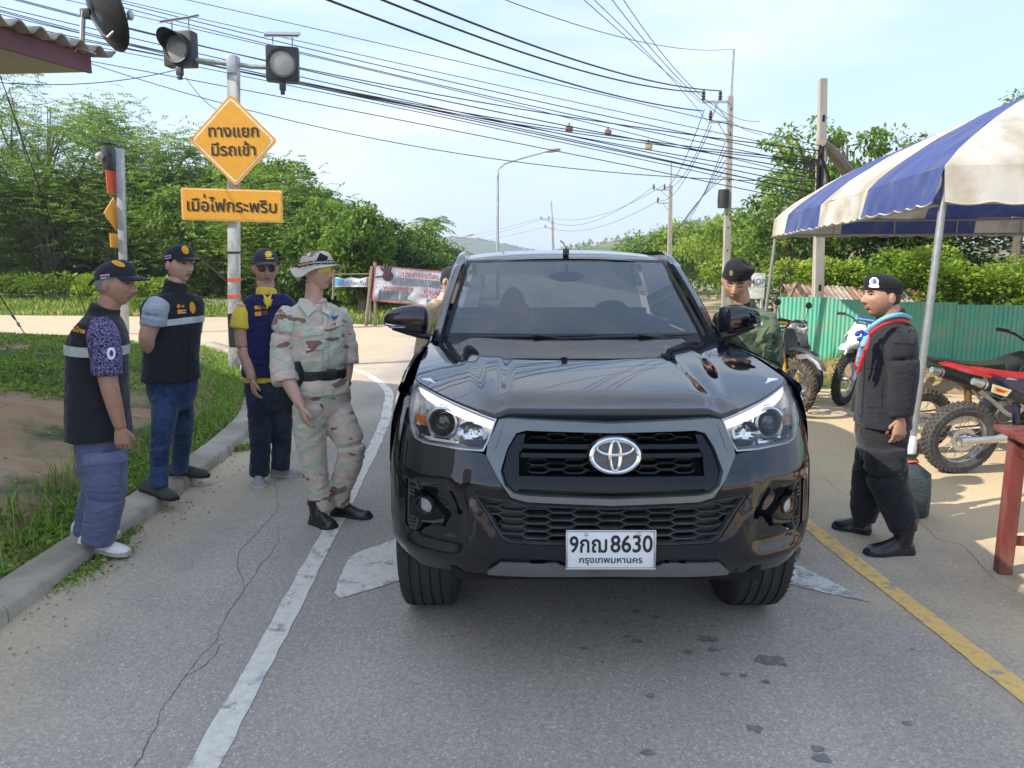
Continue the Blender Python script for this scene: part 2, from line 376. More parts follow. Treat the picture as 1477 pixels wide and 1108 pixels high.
mk('oil_drips', mb, m_oil, smooth=False, kind='stuff')
# kerb
m_kerb = mat('kerb_concrete', (.44,.385,.31), .9, var=.25, vs=5, bump=.6, bs=40, alt=(.30,.25,.19), avs=2.5)
kerb = thing('kerb', 'weathered concrete kerb between the road and the grass bank', 'kerb'); kerb['kind'] = 'structure'; del kerb['category']
cp = spline(CURB[2:11], 400); L = 0; segs = [[]]; last = None
for p in cp:
    if last: L += hypot(p[0]-last[0], p[1]-last[1])
    segs[-1].append(p); last = p
    if L > 1.0: L = 0; segs.append([p])
segs.insert(0, [(-2.34, y) for y in np.arange(1.2, 3.21, .25)])
for sg in segs:
    if len(sg) < 3: continue
    rings = []
    wv = random.uniform(-.008, .008)
    for i, p in enumerate(sg):
        a = np.array(sg[min(i+1, len(sg)-1)])-np.array(sg[max(i-1, 0)]); a /= np.linalg.norm(a); nn = np.array((-a[1], a[0]))
        e = .011 if i in (0, len(sg)-1) else 0
        pp = np.array(p) + a*(e if i == 0 else -e)
        h = .085+wv+.004*nz(p[0]*9, p[1]*9)
        pr = [(.0, -.06), (.0, h-.02), (.02, h), (.22, h+.004), (.25, h-.02), (.25, -.06)]
        rings.append([(pp[0]+nn[0]*o, pp[1]+nn[1]*o, z) for o, z in pr])
    mb = M_(); mb.loft(rings); mk('kerb_stone', mb, m_kerb, kerb, sharp=50)
# field path on the far left
m_path = mat('pale_path', (.40,.36,.31), .95, var=.15, vs=1.5, bump=.3)
strip('path', [(-10.5,26.5),(-14,30.5),(-20,33.5),(-40,36.5)], 3.2, m_path, 40, z=.2, jag=.1)

# ================================================================== FOLIAGE
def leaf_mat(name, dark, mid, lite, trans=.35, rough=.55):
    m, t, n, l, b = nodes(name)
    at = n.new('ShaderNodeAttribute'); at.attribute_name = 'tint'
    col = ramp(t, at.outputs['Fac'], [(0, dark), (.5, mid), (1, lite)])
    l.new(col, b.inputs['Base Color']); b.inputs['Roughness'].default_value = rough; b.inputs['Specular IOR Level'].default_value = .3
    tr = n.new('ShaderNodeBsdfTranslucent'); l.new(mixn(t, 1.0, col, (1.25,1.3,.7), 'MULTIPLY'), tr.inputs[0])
    ms = n.new('ShaderNodeMixShader'); ms.inputs[0].default_value = trans
    l.new(b.outputs[0], ms.inputs[1]); l.new(tr.outputs[0], ms.inputs[2]); l.new(ms.outputs[0], n['Material Output'].inputs[0]); return m
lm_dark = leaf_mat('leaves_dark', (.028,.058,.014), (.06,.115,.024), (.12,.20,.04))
lm_mid = leaf_mat('leaves_mid', (.045,.095,.016), (.115,.205,.033), (.23,.33,.055))
lm_lime = leaf_mat('leaves_lime', (.08,.15,.016), (.19,.29,.03), (.32,.40,.06))
lm_feath = leaf_mat('leaves_feathery', (.05,.105,.02), (.14,.24,.045), (.28,.38,.09))
lm_grass = leaf_mat('grass_blades', (.10,.17,.026), (.21,.32,.05), (.34,.45,.10), .3)
def leafmesh(cen, size, aspect=.5, tint=None, dirs=None, seed=0, fold=.25, up=.5):
    """cen: Nx3 centres; kite-shaped folded leaves, two triangles each"""
    r = np.random.default_rng(seed); N = len(cen)
    d = r.normal(size=(N,3)) if dirs is None else dirs + .35*r.normal(size=(N,3))
    d /= np.linalg.norm(d, axis=1)[:,None]
    nrm = r.normal(size=(N,3))*.8; nrm[:,2] += up*1.5; s = np.cross(d, nrm); s /= np.linalg.norm(s, axis=1)[:,None]+1e-9
    u = np.cross(s, d); sz = (size*(.65+.7*r.random(N)))[:,None]
    a = cen-d*sz*.5; e = cen+d*sz*.5; m1 = cen+s*sz*aspect*.5+u*sz*fold*.3; m2 = cen-s*sz*aspect*.5+u*sz*fold*.3
    V = np.stack([a, m1, e, m2], 1).reshape(-1,3)
    return V, np.clip(tint if tint is not None else r.random(N), 0, 1)
def leafobj(name, V, T, m, parent=None, kind=None, quads=True):
    N = len(V)//4; me = bpy.data.meshes.new(name)
    me.vertices.add(4*N); me.vertices.foreach_set('co', V.astype(np.float32).ravel())
    me.loops.add(6*N); me.polygons.add(2*N)
    base = (np.arange(N)*4)[:,None]; idx = np.concatenate([base, base+1, base+2, base, base+2, base+3], 1).ravel()
    me.loops.foreach_set('vertex_index', idx.astype(np.int32))
    me.polygons.foreach_set('loop_start', (np.arange(2*N)*3).astype(np.int32)); me.polygons.foreach_set('loop_total', np.full(2*N, 3, np.int32))
    at = me.attributes.new('tint', 'FLOAT', 'POINT'); at.data.foreach_set('value', np.repeat(T, 4).astype(np.float32))
    me.update(calc_edges=True); me.materials.append(m)
    o = bpy.data.objects.new(name, me); C.objects.link(o)
    if parent: o.parent = parent
    if kind: o['kind'] = kind
    return o
m_bark = mat('bark', (.12,.095,.07), .95, var=.35, vs=7, bump=.6, stretch=(1,1,.25))
m_bark2 = mat('pale_bark', (.21,.18,.14), .95, var=.3, vs=7, bump=.6, stretch=(1,1,.25))
def tree(loc, h, rx, nclump, per, size, m, label, seed, name='broadleaf_tree', ry=None, base=.3, spread=.5, stems=1, aspect=.5, top=1.0, group=None, feather=False, bark=None, lean=(0,0), rtrunk=.14, bend=0):
    r = np.random.default_rng(seed); ry = ry or rx
    root = thing(name, label, 'tree', loc, 0, group)
    # clump centres
    cc = []
    while len(cc) < nclump:
        q = r.normal(size=3); q /= np.linalg.norm(q); rad = r.random()**.45
        x, y, z = q*rad
        zz = base*h+(h*(1-base))*(.5+.5*z*top)
        w = (.62+.38*cos(pi*z*.45))*(1+.22*nz(x*2+seed, y*2, z*2))
        cc.append((x*rx*w+lean[0]*zz/h, y*ry*w+lean[1]*zz/h, zz*(1+.07*nz(x*3, y*3, seed))))
    cc = np.array(cc)
    mb = M_(); tips = cc[r.permutation(len(cc))[:max(6, nclump//3)]]
    for s_ in range(stems):
        off = r.normal(size=2)*.12*(stems > 1); topx, topy = r.normal(size=2)*rx*.25*(1 if stems > 1 else .4)
        tr = spline([(off[0], off[1], -.3), (off[0]+topx*.2+bend*.2, off[1]+topy*.2, h*.3), (topx*.6+lean[0]*.5+bend, topy*.6, h*.6), (topx+lean[0]*.8, topy, h*.86)], 10)
        mb.tube(tr, [rtrunk*(1-.8*i/10)*(1 if stems == 1 else .6) for i in range(11)], 8)
        for tip in tips[s_::stems]:
            k = int(np.clip((tip[2]/h-.22)/.64*8, 2, 9)); a = np.array(tr[k]); mid = a*.5+tip*.5+np.array((0,0,.12*h*.3))
            mb.tube(spline([a, mid, tip], 6), [rtrunk*.36*(1-.14*i) for i in range(7)], 5)
    mk('trunk', mb, bark or m_bark, root)
    # leaves
    if feather:
        V = []; T = []
        ns = nclump*per//12
        ci = r.integers(0, nclump, ns); o = cc[ci]+r.normal(size=(ns,3))*spread*(.9,.9,.55)
        dr = r.normal(size=(ns,3)); dr[:,2] = abs(dr[:,2])*.55+.1; dr /= np.linalg.norm(dr, axis=1)[:,None]
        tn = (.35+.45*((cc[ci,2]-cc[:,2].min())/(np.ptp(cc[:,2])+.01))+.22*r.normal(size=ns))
        cen = []; dd = []; tt = []
        side = np.cross(dr, (0,0,1)); side /= np.linalg.norm(side, axis=1)[:,None]+1e-9
        for k in range(6):
            f = (k+.5)/6; base_p = o+dr*(f*size*4.6)+np.array((0,0,-1))*(f*f*size*1.5)
            for sg in (-1, 1):
                cen.append(base_p+side*sg*size*.42); dd.append(side*sg+dr*.5); tt.append(tn+.05*r.normal(size=ns))
        V, T = leafmesh(np.concatenate(cen), size, aspect, np.concatenate(tt), np.concatenate(dd), seed, up=1.2)
    else:
        ci = np.repeat(np.arange(nclump), per); N = len(ci)
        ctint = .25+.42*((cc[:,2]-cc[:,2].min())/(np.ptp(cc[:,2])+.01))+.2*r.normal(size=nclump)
        g = r.normal(size=(N,3)); g /= np.linalg.norm(g, axis=1)[:,None]; cr = (spread*(.6+.8*r.random(nclump)))[ci][:,None]
        cen = cc[ci]+g*cr*(r.random(N)**.4)[:,None]*(1,1,.72)
        dirs = g*.8; dirs[:,2] -= .45
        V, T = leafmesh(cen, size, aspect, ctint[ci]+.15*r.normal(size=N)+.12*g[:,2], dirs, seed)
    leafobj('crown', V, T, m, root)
    return root
def bushes(name, pts, m, per, size, rad, label, cat='bush', kind=None, seed=1, aspect=.5, flat=.8, root_loc=(0,0,0), vines=False):
    """one bush (or a mass) made of leaf balls at pts"""
    r = np.random.default_rng(seed); cc = np.array([p[:3] for p in pts], float); rr = np.array([p[3] if len(p) > 3 else rad for p in pts])
    ci = np.repeat(np.arange(len(cc)), per); N = len(ci); g = r.normal(size=(N,3)); g /= np.linalg.norm(g, axis=1)[:,None]
    g[:,2] = np.where(g[:,2] < -.3, -g[:,2], g[:,2])
    nzv = np.array([nz(*(c_*5+i)) for c_, i in zip(g[::1][:0], [])]) if False else 0
    cen = cc[ci]+g*(rr[ci]*(.55+.5*r.random(N)**.5))[:,None]*(1,1,flat)
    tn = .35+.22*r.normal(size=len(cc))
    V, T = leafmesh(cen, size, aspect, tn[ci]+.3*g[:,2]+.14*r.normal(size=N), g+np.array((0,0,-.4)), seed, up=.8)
    if kind: return leafobj(name, V, T, m, None, kind)
    o = leafobj(name, V, T, m); tag(o, label, cat); return o

# ground cover on the bank: low broad leaves, one mass
def scatter_bank(N, x0, x1, y0, y1, thr, seed, near=None):
    r = np.random.default_rng(seed); out = []
    X = r.uniform(x0, x1, N); Y = y0+(y1-y0)*r.random(N)**1.25
    for x, y in zip(X, Y):
        if in_road(x, y): continue
        d = seg_d(x, y)
        if d < .27: continue
        if near and d > near: continue
        bare = nz(x*.62+1.7, y*.5+.4, 2)+.5*nz(x*1.9, y*1.9, 7)+.25*nz(x*6, y*6)
        hump = ss(1.5, .4, hypot((x+4.0)/1.1, (y-4.9)/1.15))*.9+ss(.9, .2, hypot((x+3.45), (y-8.3)/1.5))*.6
        if d > .66 and bare+hump > thr: continue
        out.append((x, y, tz(x, y), d))
    return np.array(out)
B = scatter_bank(44000, -11, -2.5, 2.6, 15.6, .34, 3)
r = np.random.default_rng(4); k = 4
cen = np.repeat(B[:,:3], k, 0)+np.concatenate([r.normal(size=(len(B)*k,2))*.028, .012+.045*r.random((len(B)*k,1))], 1)
V, T = leafmesh(cen, .042+.0*cen[:,0], .55, .38+.3*np.repeat(r.random(len(B)), k)+.2*r.normal(size=len(cen)), None, 5, up=1.2)
leafobj('ground_cover', V, T, lm_grass, None, 'stuff')
# long blades by the kerb and tufts elsewhere
def blades(name, pts, m, hmin, hmax, w, seed, kind='stuff', bend=.6):
    r = np.random.default_rng(seed); N = len(pts); a = r.random(N)*2*pi; h = hmin+(hmax-hmin)*r.random(N)**1.5; b_ = bend*h*(.3+r.random(N))
    dx, dy = np.cos(a), np.sin(a); px, py = -dy*w/2, dx*w/2; P0 = pts[:,:3]
    V = []
    segs_ = []
    for f0, f1, w0, w1 in ((0,.4,1,.85),(.4,.75,.85,.55),(.75,1,.55,.04)):
        def at_(f): return np.stack([P0[:,0]+dx*b_*f*f, P0[:,1]+dy*b_*f*f, P0[:,2]+h*f*(1-.35*f*b_/h)], 1)
        A, Bq = at_(f0), at_(f1); sd = np.stack([px, py, 0*px], 1)
        segs_.append(np.stack([A-sd*w0, A+sd*w0, Bq+sd*w1, Bq-sd*w1], 1))
    V = np.concatenate(segs_, 0).reshape(-1,3); T = np.tile(np.clip(.45+.25*r.normal(size=N), 0, 1), 3)
    return leafobj(name, V, T, m, None, kind)
K = scatter_bank(8000, -4.2, -2.5, 2.4, 11, 9, 11, near=.78)
blades('kerb_grass', K, lm_grass, .06, .26, .009, 12)
B2 = scatter_bank(5000, -11, -2.5, 2.6, 15.6, .2, 13)
blades('bank_grass', B2, lm_grass, .04, .13, .007, 14)
# grass creeping over the kerb onto the road
r = np.random.default_rng(21); q = []
for (px, py, s_) in ((130,815,.16),(100,830,.12),(175,775,.1),(350,648,.06)):
    g = G(px, py); q += [(g.x+r.normal()*s_*.55, g.y+r.normal()*s_, .0) for _ in range(260)]
q = np.array(q); V, T = leafmesh(q+np.c_[np.zeros((len(q),2)), .005+.02*r.random(len(q))], .035, .4, None, None, 22, up=1.5); leafobj('gutter_weeds', V, T, lm_grass, None, 'stuff')
# far verges: strips of grass
r = np.random.default_rng(31); q = []
while len(q) < 16000:
    x, y = r.uniform(-30, 0), r.uniform(17.5, 34)
    if in_road(x, y) or y > 19.5-.75*x+ 3: continue
    q.append((x, y, tz(x, y)))
q = np.array(q); q[:,2] = np.maximum(q[:,2], 0)
blades('verge_grass', q, lm_grass, .08, .3, .05, 32)
# dirt mound below the green fence: dry tufts
q = np.array([(x, y, tz(x, y)) for x, y in zip(r.uniform(3.9, 8, 2600), r.uniform(9.7, 11.2, 2600)) if not in_road(x, y) and nz(x*1.3, y*1.3, 9) > -.05])
blades('mound_grass', q, lm_lime, .05, .22, .012, 33)
# pebbles and litter of leaves in the gutter
m_peb = mat('pebble', (.33,.28,.22), .9); mb = M_()
for i in range(260):
    y = random.uniform(2.6, 9); x = curb_x(y)+abs(random.gauss(0, .16))+.01
    mb.ball((x, y, .003), (random.uniform(.003,.009),)*3, 5, 3)
for i in range(300):
    x, y = random.uniform(-5.2,-3.0), random.uniform(3.6, 7.2); mb.ball((x, y, tz(x,y)), (random.uniform(.004,.018),)*3, 5, 3)
mk('pebbles', mb, m_peb, kind='stuff', weld=False)
# ================================================================== TREES
def on(px, Y): return Vector(((px-738.5)/FOC*(Y*cT+EYE*sT-0), Y, 0))
def htop(py, Y): return P(738, py, Y).z
spec = [ # px, Y, top_py, rx, stems, feather
 (-30, 33, 150, 3.6, 3, 1), (78, 34, 100, 3.6, 4, 1), (175, 33, 150, 3.0, 3, 1), (262, 32, 185, 3.0, 3, 1),
 (330, 30, 235, 2.6, 2, 0), (412, 27, 238, 2.0, 2, 1), (468, 25, 284, 1.45, 2, 0), (522, 23, 300, .95, 1, 0)]
lab = ['feathery tree at the far left edge with pale shoots against the sky', 'tallest feathery tree with several pale stems behind the old man in the dark cap',
 'feathery tree rising right behind the sign post seen edge-on', 'feathery tree reaching up left of the yellow diamond sign',
 'dense broadleaf tree behind the post of the yellow signs', 'tree with loose upright shoots right of the yellow diamond sign',
 'round dense tree above the small sagging banner', 'small dark tree with its trunk beside the hand print banner']
for i, (px, Y, tp, rx, st, fe) in enumerate(spec):
    h = htop(tp, Y); p = on(px, Y)
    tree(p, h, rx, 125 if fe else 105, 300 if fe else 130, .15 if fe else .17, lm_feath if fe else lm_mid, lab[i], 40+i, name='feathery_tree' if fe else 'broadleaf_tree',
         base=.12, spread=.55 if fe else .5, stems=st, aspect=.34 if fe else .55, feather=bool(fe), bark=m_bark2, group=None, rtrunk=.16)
# shrub layer in front of the trunks and the dark hedge behind
r = np.random.default_rng(5)
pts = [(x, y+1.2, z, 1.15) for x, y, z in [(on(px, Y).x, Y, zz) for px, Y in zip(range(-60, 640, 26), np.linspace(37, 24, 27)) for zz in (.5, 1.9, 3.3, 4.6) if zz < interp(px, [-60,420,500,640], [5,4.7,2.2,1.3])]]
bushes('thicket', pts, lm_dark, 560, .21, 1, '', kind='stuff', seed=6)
k = 0
for px, Y, hh in ((-10, 31, 1.3), (45, 31, 1.5), (100, 30, 1.2), (155, 29, 1.0), (205, 28, .9)):
    q = [(on(px, Y).x+r.normal()*.7, Y+r.normal()*.4, .35+.45*r.random()*hh, .5+.35*r.random()) for _ in range(7)]
    bushes('bush', q, lm_lime, 230, .15, 1, ['low lime green bush at the far left edge behind the path','tallest low lime green bush at the far left behind the path','lime green bush behind the pale path left of the old man','low lime bush just behind the cap of the old man','smallest lime bush between the two men in dark vests'][k], seed=50+k); k += 1
bushes('bush', [(G(205,452).x+dx, G(205,452).y, .25, .35) for dx in (-.35, .05, .4)], lm_mid, 260, .08, 1, 'small weedy bush at the grass edge left of the jeans man', seed=60)
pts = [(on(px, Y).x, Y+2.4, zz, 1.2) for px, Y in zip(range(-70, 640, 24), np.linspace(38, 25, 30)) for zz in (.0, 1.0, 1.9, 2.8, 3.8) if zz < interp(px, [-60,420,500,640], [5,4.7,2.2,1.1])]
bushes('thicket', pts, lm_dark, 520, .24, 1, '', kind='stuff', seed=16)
# tree behind the banner board
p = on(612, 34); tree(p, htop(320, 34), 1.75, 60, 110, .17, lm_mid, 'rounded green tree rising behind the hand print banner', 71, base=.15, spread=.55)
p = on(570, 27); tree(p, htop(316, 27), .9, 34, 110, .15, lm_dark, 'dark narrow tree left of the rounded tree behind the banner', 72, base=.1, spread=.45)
def palm(px, Y, tp, label, seed):
    h = htop(tp, Y); root = thing('palm_tree', label, 'palm tree', on(px, Y)); mb = M_(); mb.tube([(0,0,0),(.1,0,h*.5),(.15,0,h*.85)], [.14,.11,.09], 8); mk('trunk', mb, m_bark, root)
    r = np.random.default_rng(seed); cen = []; dd = []
    for i in range(13):
        a = 2*pi*i/13+r.random()*.3; el = r.uniform(-.1, 1.0); L = 1.5*(.8+.4*r.random())
        for j in range(16):
            f = (j+1)/16; p0 = np.array((.15+cos(a)*cos(el)*L*f, sin(a)*cos(el)*L*f, h*.85+sin(el)*L*f-1.0*f*f*L*.5)); sd = np.array((-sin(a), cos(a), 0))
            for sg in (-1, 1): cen.append(p0+sd*sg*.13+np.array((0,0,-.07))); dd.append(sd*sg+np.array((cos(a)*.5, sin(a)*.5, -.5)))
    V, T = leafmesh(np.array(cen), .36, .14, None, np.array(dd)*3, seed); leafobj('crown', V, T, lm_mid, root)
palm(620, 38, 305, 'small palm sticking up from the rounded tree behind the banner', 1)
palm(655, 50, 362, 'low distant palm just left of the truck roof', 2)
# right side: lime trees behind the soldier
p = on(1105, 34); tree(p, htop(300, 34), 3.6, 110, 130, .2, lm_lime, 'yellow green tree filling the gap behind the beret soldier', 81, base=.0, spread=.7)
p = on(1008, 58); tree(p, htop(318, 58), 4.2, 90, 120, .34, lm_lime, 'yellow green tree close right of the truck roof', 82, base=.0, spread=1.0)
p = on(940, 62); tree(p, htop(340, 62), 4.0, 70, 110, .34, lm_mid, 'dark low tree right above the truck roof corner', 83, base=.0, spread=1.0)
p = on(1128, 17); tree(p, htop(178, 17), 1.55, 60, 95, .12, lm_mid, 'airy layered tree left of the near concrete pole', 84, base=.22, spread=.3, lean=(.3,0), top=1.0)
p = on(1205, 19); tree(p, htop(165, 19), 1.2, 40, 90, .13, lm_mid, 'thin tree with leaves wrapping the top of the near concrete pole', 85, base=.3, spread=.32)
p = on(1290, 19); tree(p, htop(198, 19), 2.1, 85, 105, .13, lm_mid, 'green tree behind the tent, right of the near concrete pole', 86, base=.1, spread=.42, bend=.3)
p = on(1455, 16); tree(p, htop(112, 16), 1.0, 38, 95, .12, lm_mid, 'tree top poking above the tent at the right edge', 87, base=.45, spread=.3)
q = [(1225, 14.6, 1.1), (1290, 14.2, 1.25), (1350, 13.8, 1.3), (1410, 13.2, 1.0), (1468, 12.8, 1.05), (1530, 13, 1.2), (1170, 15, 1.1)]
ll = ['leafy mound right of the near concrete pole', 'leafy mound under the middle of the tent edge', 'tall leafy mound left of the near tent leg', 'bright rounded leafy mound right of the near tent leg', 'bright leafy mound at the right edge under the tent', 'leafy mound beyond the right edge', 'leafy mound left of the near concrete pole']
for i, (px, Y, hh) in enumerate(q):
    x = on(px, Y).x; r = np.random.default_rng(90+i)
    pts = [(x+r.normal()*.30, Y+r.normal()*.25+.3, zz, .30+.22*r.random()) for zz in np.linspace(.0, hh+.35, 9) for _ in range(2)]
    bushes('vine_bush', pts, lm_lime, 230, .085, 1, ll[i], seed=90+i, aspect=.7)
pts = [(on(px, 18).x, 18+.4*random.random(), zz, 1.0) for px in range(1150, 1600, 34) for zz in (.0, .9, 1.8, 2.7, 3.3)]
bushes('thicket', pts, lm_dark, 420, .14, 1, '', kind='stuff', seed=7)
pts = [(on(px, 37).x, 37, zz, 1.4) for px in range(1040, 1190, 30) for zz in (.2, 1.3, 2.4)]
bushes('thicket', pts, lm_mid, 420, .2, 1, '', kind='stuff', seed=8)
# hills
def hill(name, prof, Y0, depth, m, seed, rough=1):
    """prof: (px, py) ridge pixels at distance Y0+depth"""
    mb = M_(); ys_ = np.linspace(0, 1, 14); xs_ = np.linspace(prof[0][0], prof[-1][0], 90)
    def fn(u, v):
        px = xs_[0]+(xs_[-1]-xs_[0])*u; Y = Y0+depth*v; X = (px-738.5)/FOC*(Y0+depth)
        top = P(738, interp(px, [p[0] for p in prof], [p[1] for p in prof]), Y0+depth).z
        return (X, Y, -2+(top+2)*ss(0, 1, v)**.8+rough*nz(X*.02, Y*.02, seed)*v*2.0*(1-v)+rough*.35*nz(X*.11, Y*.11, seed)*v)
    mb.grid(fn, 120, 24); return mk(name, mb, m, weld=False, sharp=180, kind='structure')
m_hillR = mat('hill_green', (.10,.135,.055), 1, var=.45, vs=.09, alt=(.27,.20,.13), avs=.035, bump=.8, bs=.6, bd=1.0)
m_hillL = mat('hill_blue', (.05,.085,.05), 1, var=.35, vs=.03, bump=.8, bs=.3, bd=2)
hill('hill', [(520,372),(600,352),(650,344),(690,347),(735,356),(790,368),(860,378)], 700, 500, m_hillL, 3, 10)
hill('hill', [(760,368),(810,362),(870,352),(930,338),(980,322),(1030,315),(1080,308),(1130,318),(1200,330),(1300,345),(1400,372)], 170, 150, m_hillR, 5, 4)
# row of young trees on the hill ridge, one mass
cen = []; r = np.random.default_rng(17)
for i in range(90):
    px = r.uniform(810, 1075); py = interp(px, [810,870,930,980,1030,1080], [362,352,338,322,315,308])
    v = r.random()**.3; Y = 320-20*(1-v)*4; p0 = P(px, py+2+(1-v)*10, Y); hh = r.uniform(1.5, 3.6)*(1.2 if 810 < px < 950 else .7)
    for j in range(26): cen.append((p0.x+r.normal()*.3, p0.y+r.normal()*.3, p0.z+hh*r.random()))
V, T = leafmesh(np.array(cen), .75, .6, None, None, 18); leafobj('ridge_trees', V, T, lm_mid, None, 'stuff')
cen = [(P(px, interp(px, [520,650,690,735,790], [372,344,347,356,368])+r.uniform(-2.5, 3), 1180)) for px in r.uniform(600, 800, 1300)]
V, T = leafmesh(np.array([tuple(c_) for c_ in cen]), 4.5, .8, None, None, 19); leafobj('ridge_forest', V, T, lm_dark, None, 'stuff')
# unseen building added behind and left, outline drawn to shade the near road
m_wallp = mat('pale_plaster', (.68,.65,.58), .9, var=.08, vs=2); m_roofg = mat('grey_tile', (.18,.17,.16), .8)  # wall tone lightened to bounce light into the shaded road
m_glassd = mat('dark_glass', (.03,.035,.04), .08, var=.1)
bl = thing('shade_building', 'tall plastered building added off to the left to shade the road, its eave in view', 'building')
BP = [(-21.5,14.5),(-11.9,6.0),(-7.0,1.9),(-6.4,-.9),(-6.4,-2.2),(-14,-2.2),(-23,8)]
mb = M_(); mb.prism(BP[::-1], 7.0, z0=-.1); mk('wall', mb, m_wallp, bl, smooth=False)
mb = M_(); mb.prism([(-21.6,14.7),(-11.85,6.1),(-6.9,1.95),(-6.3,-.9),(-6.3,-2.3),(-14.2,-2.3),(-23.2,8)][::-1], .2, z0=6.88); mk('roof', mb, m_roofg, bl, smooth=False)
fr = Vector((9.6,-8.5,0)).normalized(); nn = Vector((-fr.y, fr.x, 0))
for i in range(4):
    for k in range(2):
        c0 = Vector((-21.5,14.5,0))+fr*(1+3.0*i)+nn*.01; mb = M_()
        q = [c0+fr*a+Vector((0,0,1.0+3.2*k+b_)) for a, b_ in ((0,0),(1.5,0),(1.5,1.4),(0,1.4))]
        mb.add([*q, *[p+nn*.05 for p in q]], [(0,1,2,3),(4,5,6,7),(0,1,5,4),(1,2,6,5),(2,3,7,6),(3,0,4,7)]); mk('window', mb, m_glassd, bl, smooth=False)
# ================================================================== PICKUP TRUCK
def paintmat(name, col, rough=.25, coat=1.0, flake=0):
    m, t, n, l, b = nodes(name); b.inputs['Base Color'].default_value = (*col, 1); b.inputs['Roughness'].default_value = rough
    b.inputs['Coat Weight'].default_value = coat; b.inputs['Coat Roughness'].default_value = .025; b.inputs['Coat IOR'].default_value = 1.66; b.inputs['Specular IOR Level'].default_value = 0
    dn = noisen(t, 60, 4, .6); l.new(ramp(t, dn, [(.3, rough*.85), (.75, rough*1.3)]), b.inputs['Roughness'])
    l.new(bumpn(t, noisen(t, 2.6, 2, .4), .03, .01), b.inputs['Coat Normal']); return m
m_blk = paintmat('black_car_paint', (.0035,.0045,.009), .35)
m_gloss = paintmat('gloss_black_plastic', (.005,.006,.008), .2, .45)
m_trim = mat('black_rubber_trim', (.014,.014,.015), .55, var=.2)
m_gunm = mat('gunmetal_grille_frame', (.15,.165,.17), .34, metal=.35, var=.08, coat=.4)
m_silv = mat('grey_skid_trim', (.17,.175,.185), .4, metal=.25, var=.1)
m_chrome = mat('chrome', (.78,.79,.80), .1, metal=1, var=.03)
m_satin = mat('satin_chrome', (.55,.56,.58), .25, metal=1, var=.03); m_lampin = mat('lamp_silver', (.62,.63,.65), .3, metal=.35, var=.25, vs=25)
m_dgrey = mat('dusty_grey_plastic', (.055,.06,.06), .6, var=.35, vs=14)
m_void = mat('dark_void', (.004,.004,.004), .9, var=.1)
m_tyre = mat('tyre_rubber', (.028,.028,.03), .8, var=.25, vs=20, bump=.2)
m_rim = mat('alloy_rim', (.35,.35,.36), .35, metal=.8)
m_drl = mat('daylight_strip', (.85,.83,.8), .3, var=.05)
_b = m_drl.node_tree.nodes['Principled BSDF']; _b.inputs['Emission Color'].default_value = (1,.95,.88,1); _b.inputs['Emission Strength'].default_value = .35
m_amber = mat('amber_lens', (.75,.20,.03), .25, var=.15, vs=90)
m_int = mat('interior_cloth', (.07,.07,.075), .8)
m_wglass = glassmat('tinted_windscreen', (.21,.24,.29), 0, 1.85)
m_lens = glassmat('clear_lens', (.97,.97,.97), 0, 1.45)
m_sglass = glassmat('dark_side_glass', (.40,.42,.44), 0, 1.7)

truck = thing('pickup_truck', 'glossy black double cab pickup truck stopped in the road, facing the viewer', 'pickup truck', (.376, 2.64, 0))
_Q = spline(list(zip([0,.3,.5,.65,.775,.855,.893,.912,.924,.926], [0,.012,.045,.10,.19,.30,.41,.54,.70,1.0])), 400)
_Q = np.array(_Q); _L = np.concatenate([[0], np.cumsum(np.hypot(*np.diff(_Q, axis=0).T))])
ZL = [.34,.42,.50,.60,.70,.80,.84,.93,1.0,1.08,1.16,1.22]; YO = [.13,.08,.03,.005,.0,.003,.01,.05,.078,.125,.19,.3]; XS = [.93,.985,1.01,1.01,1.005,1.0,1.0,.995,.985,.975,.95,.91]
POCK = [(.905,.805),(.623,.838),(.56,.76),(.506,.669),(.469,.554),(.60,.50),(.80,.50),(.905,.52)]
def pdist(poly, x, y):
    """signed inside distance to polygon"""
    n = len(poly); j = n-1; ins = False; dm = 9
    for i in range(n):
        xi, yi = poly[i]; xj, yj = poly[j]
        if (yi > y) != (yj > y) and x < (xj-xi)*(y-yi)/(yj-yi)+xi: ins = not ins
        ax, ay = xj-xi, yj-yi; tt = max(0, min(1, ((x-xi)*ax+(y-yi)*ay)/(ax*ax+ay*ay))); dm = min(dm, hypot(xi+ax*tt-x, yi+ay*tt-y)); j = i
    return dm if ins else -dm
def S(t, z, off=0.0, disp=True):
    """front skin of the truck: t along the plan curve (signed), z height, off outwards"""
    sg = -1 if t < 0 else 1; a = abs(t)
    x = interp(a, _L, _Q[:,0])*interp(z, ZL, XS); y = interp(a, _L, _Q[:,1])+interp(z, ZL, YO)
    e = .004; tx = interp(a+e, _L, _Q[:,0])-interp(max(a-e,0), _L, _Q[:,0]); ty = interp(a+e, _L, _Q[:,1])-interp(max(a-e,0), _L, _Q[:,1])
    L = hypot(tx, ty); nx, ny = ty/L, -tx/L
    if disp:
        d = pdist(POCK, a, z)
        if d > 0: off -= .034*ss(0, .08, d)*ss(.50, .62, a)
        if a < .56: off += .012*ss(.0, .05, -pdist(LOWG, a, z))*ss(.13, .03, -pdist(LOWG, a, z)) if pdist(LOWG, a, z) < 0 else 0
    return (sg*(x+nx*off), y+ny*off, z)
HEAD = [(.914,1.162),(.80,1.142),(.697,1.119),(.556,1.084),(.448,1.056),(.473,.98),(.493,.938),(.58,.938),(.664,.942),(.76,.943),(.82,.953),(.862,.985),(.885,1.03),(.905,1.092)]
GRO = [(0,1.048),(.40,1.062),(.436,1.057),(.473,.969),(.476,.931),(.424,.845),(.379,.783),(.322,.768),(0,.758)]
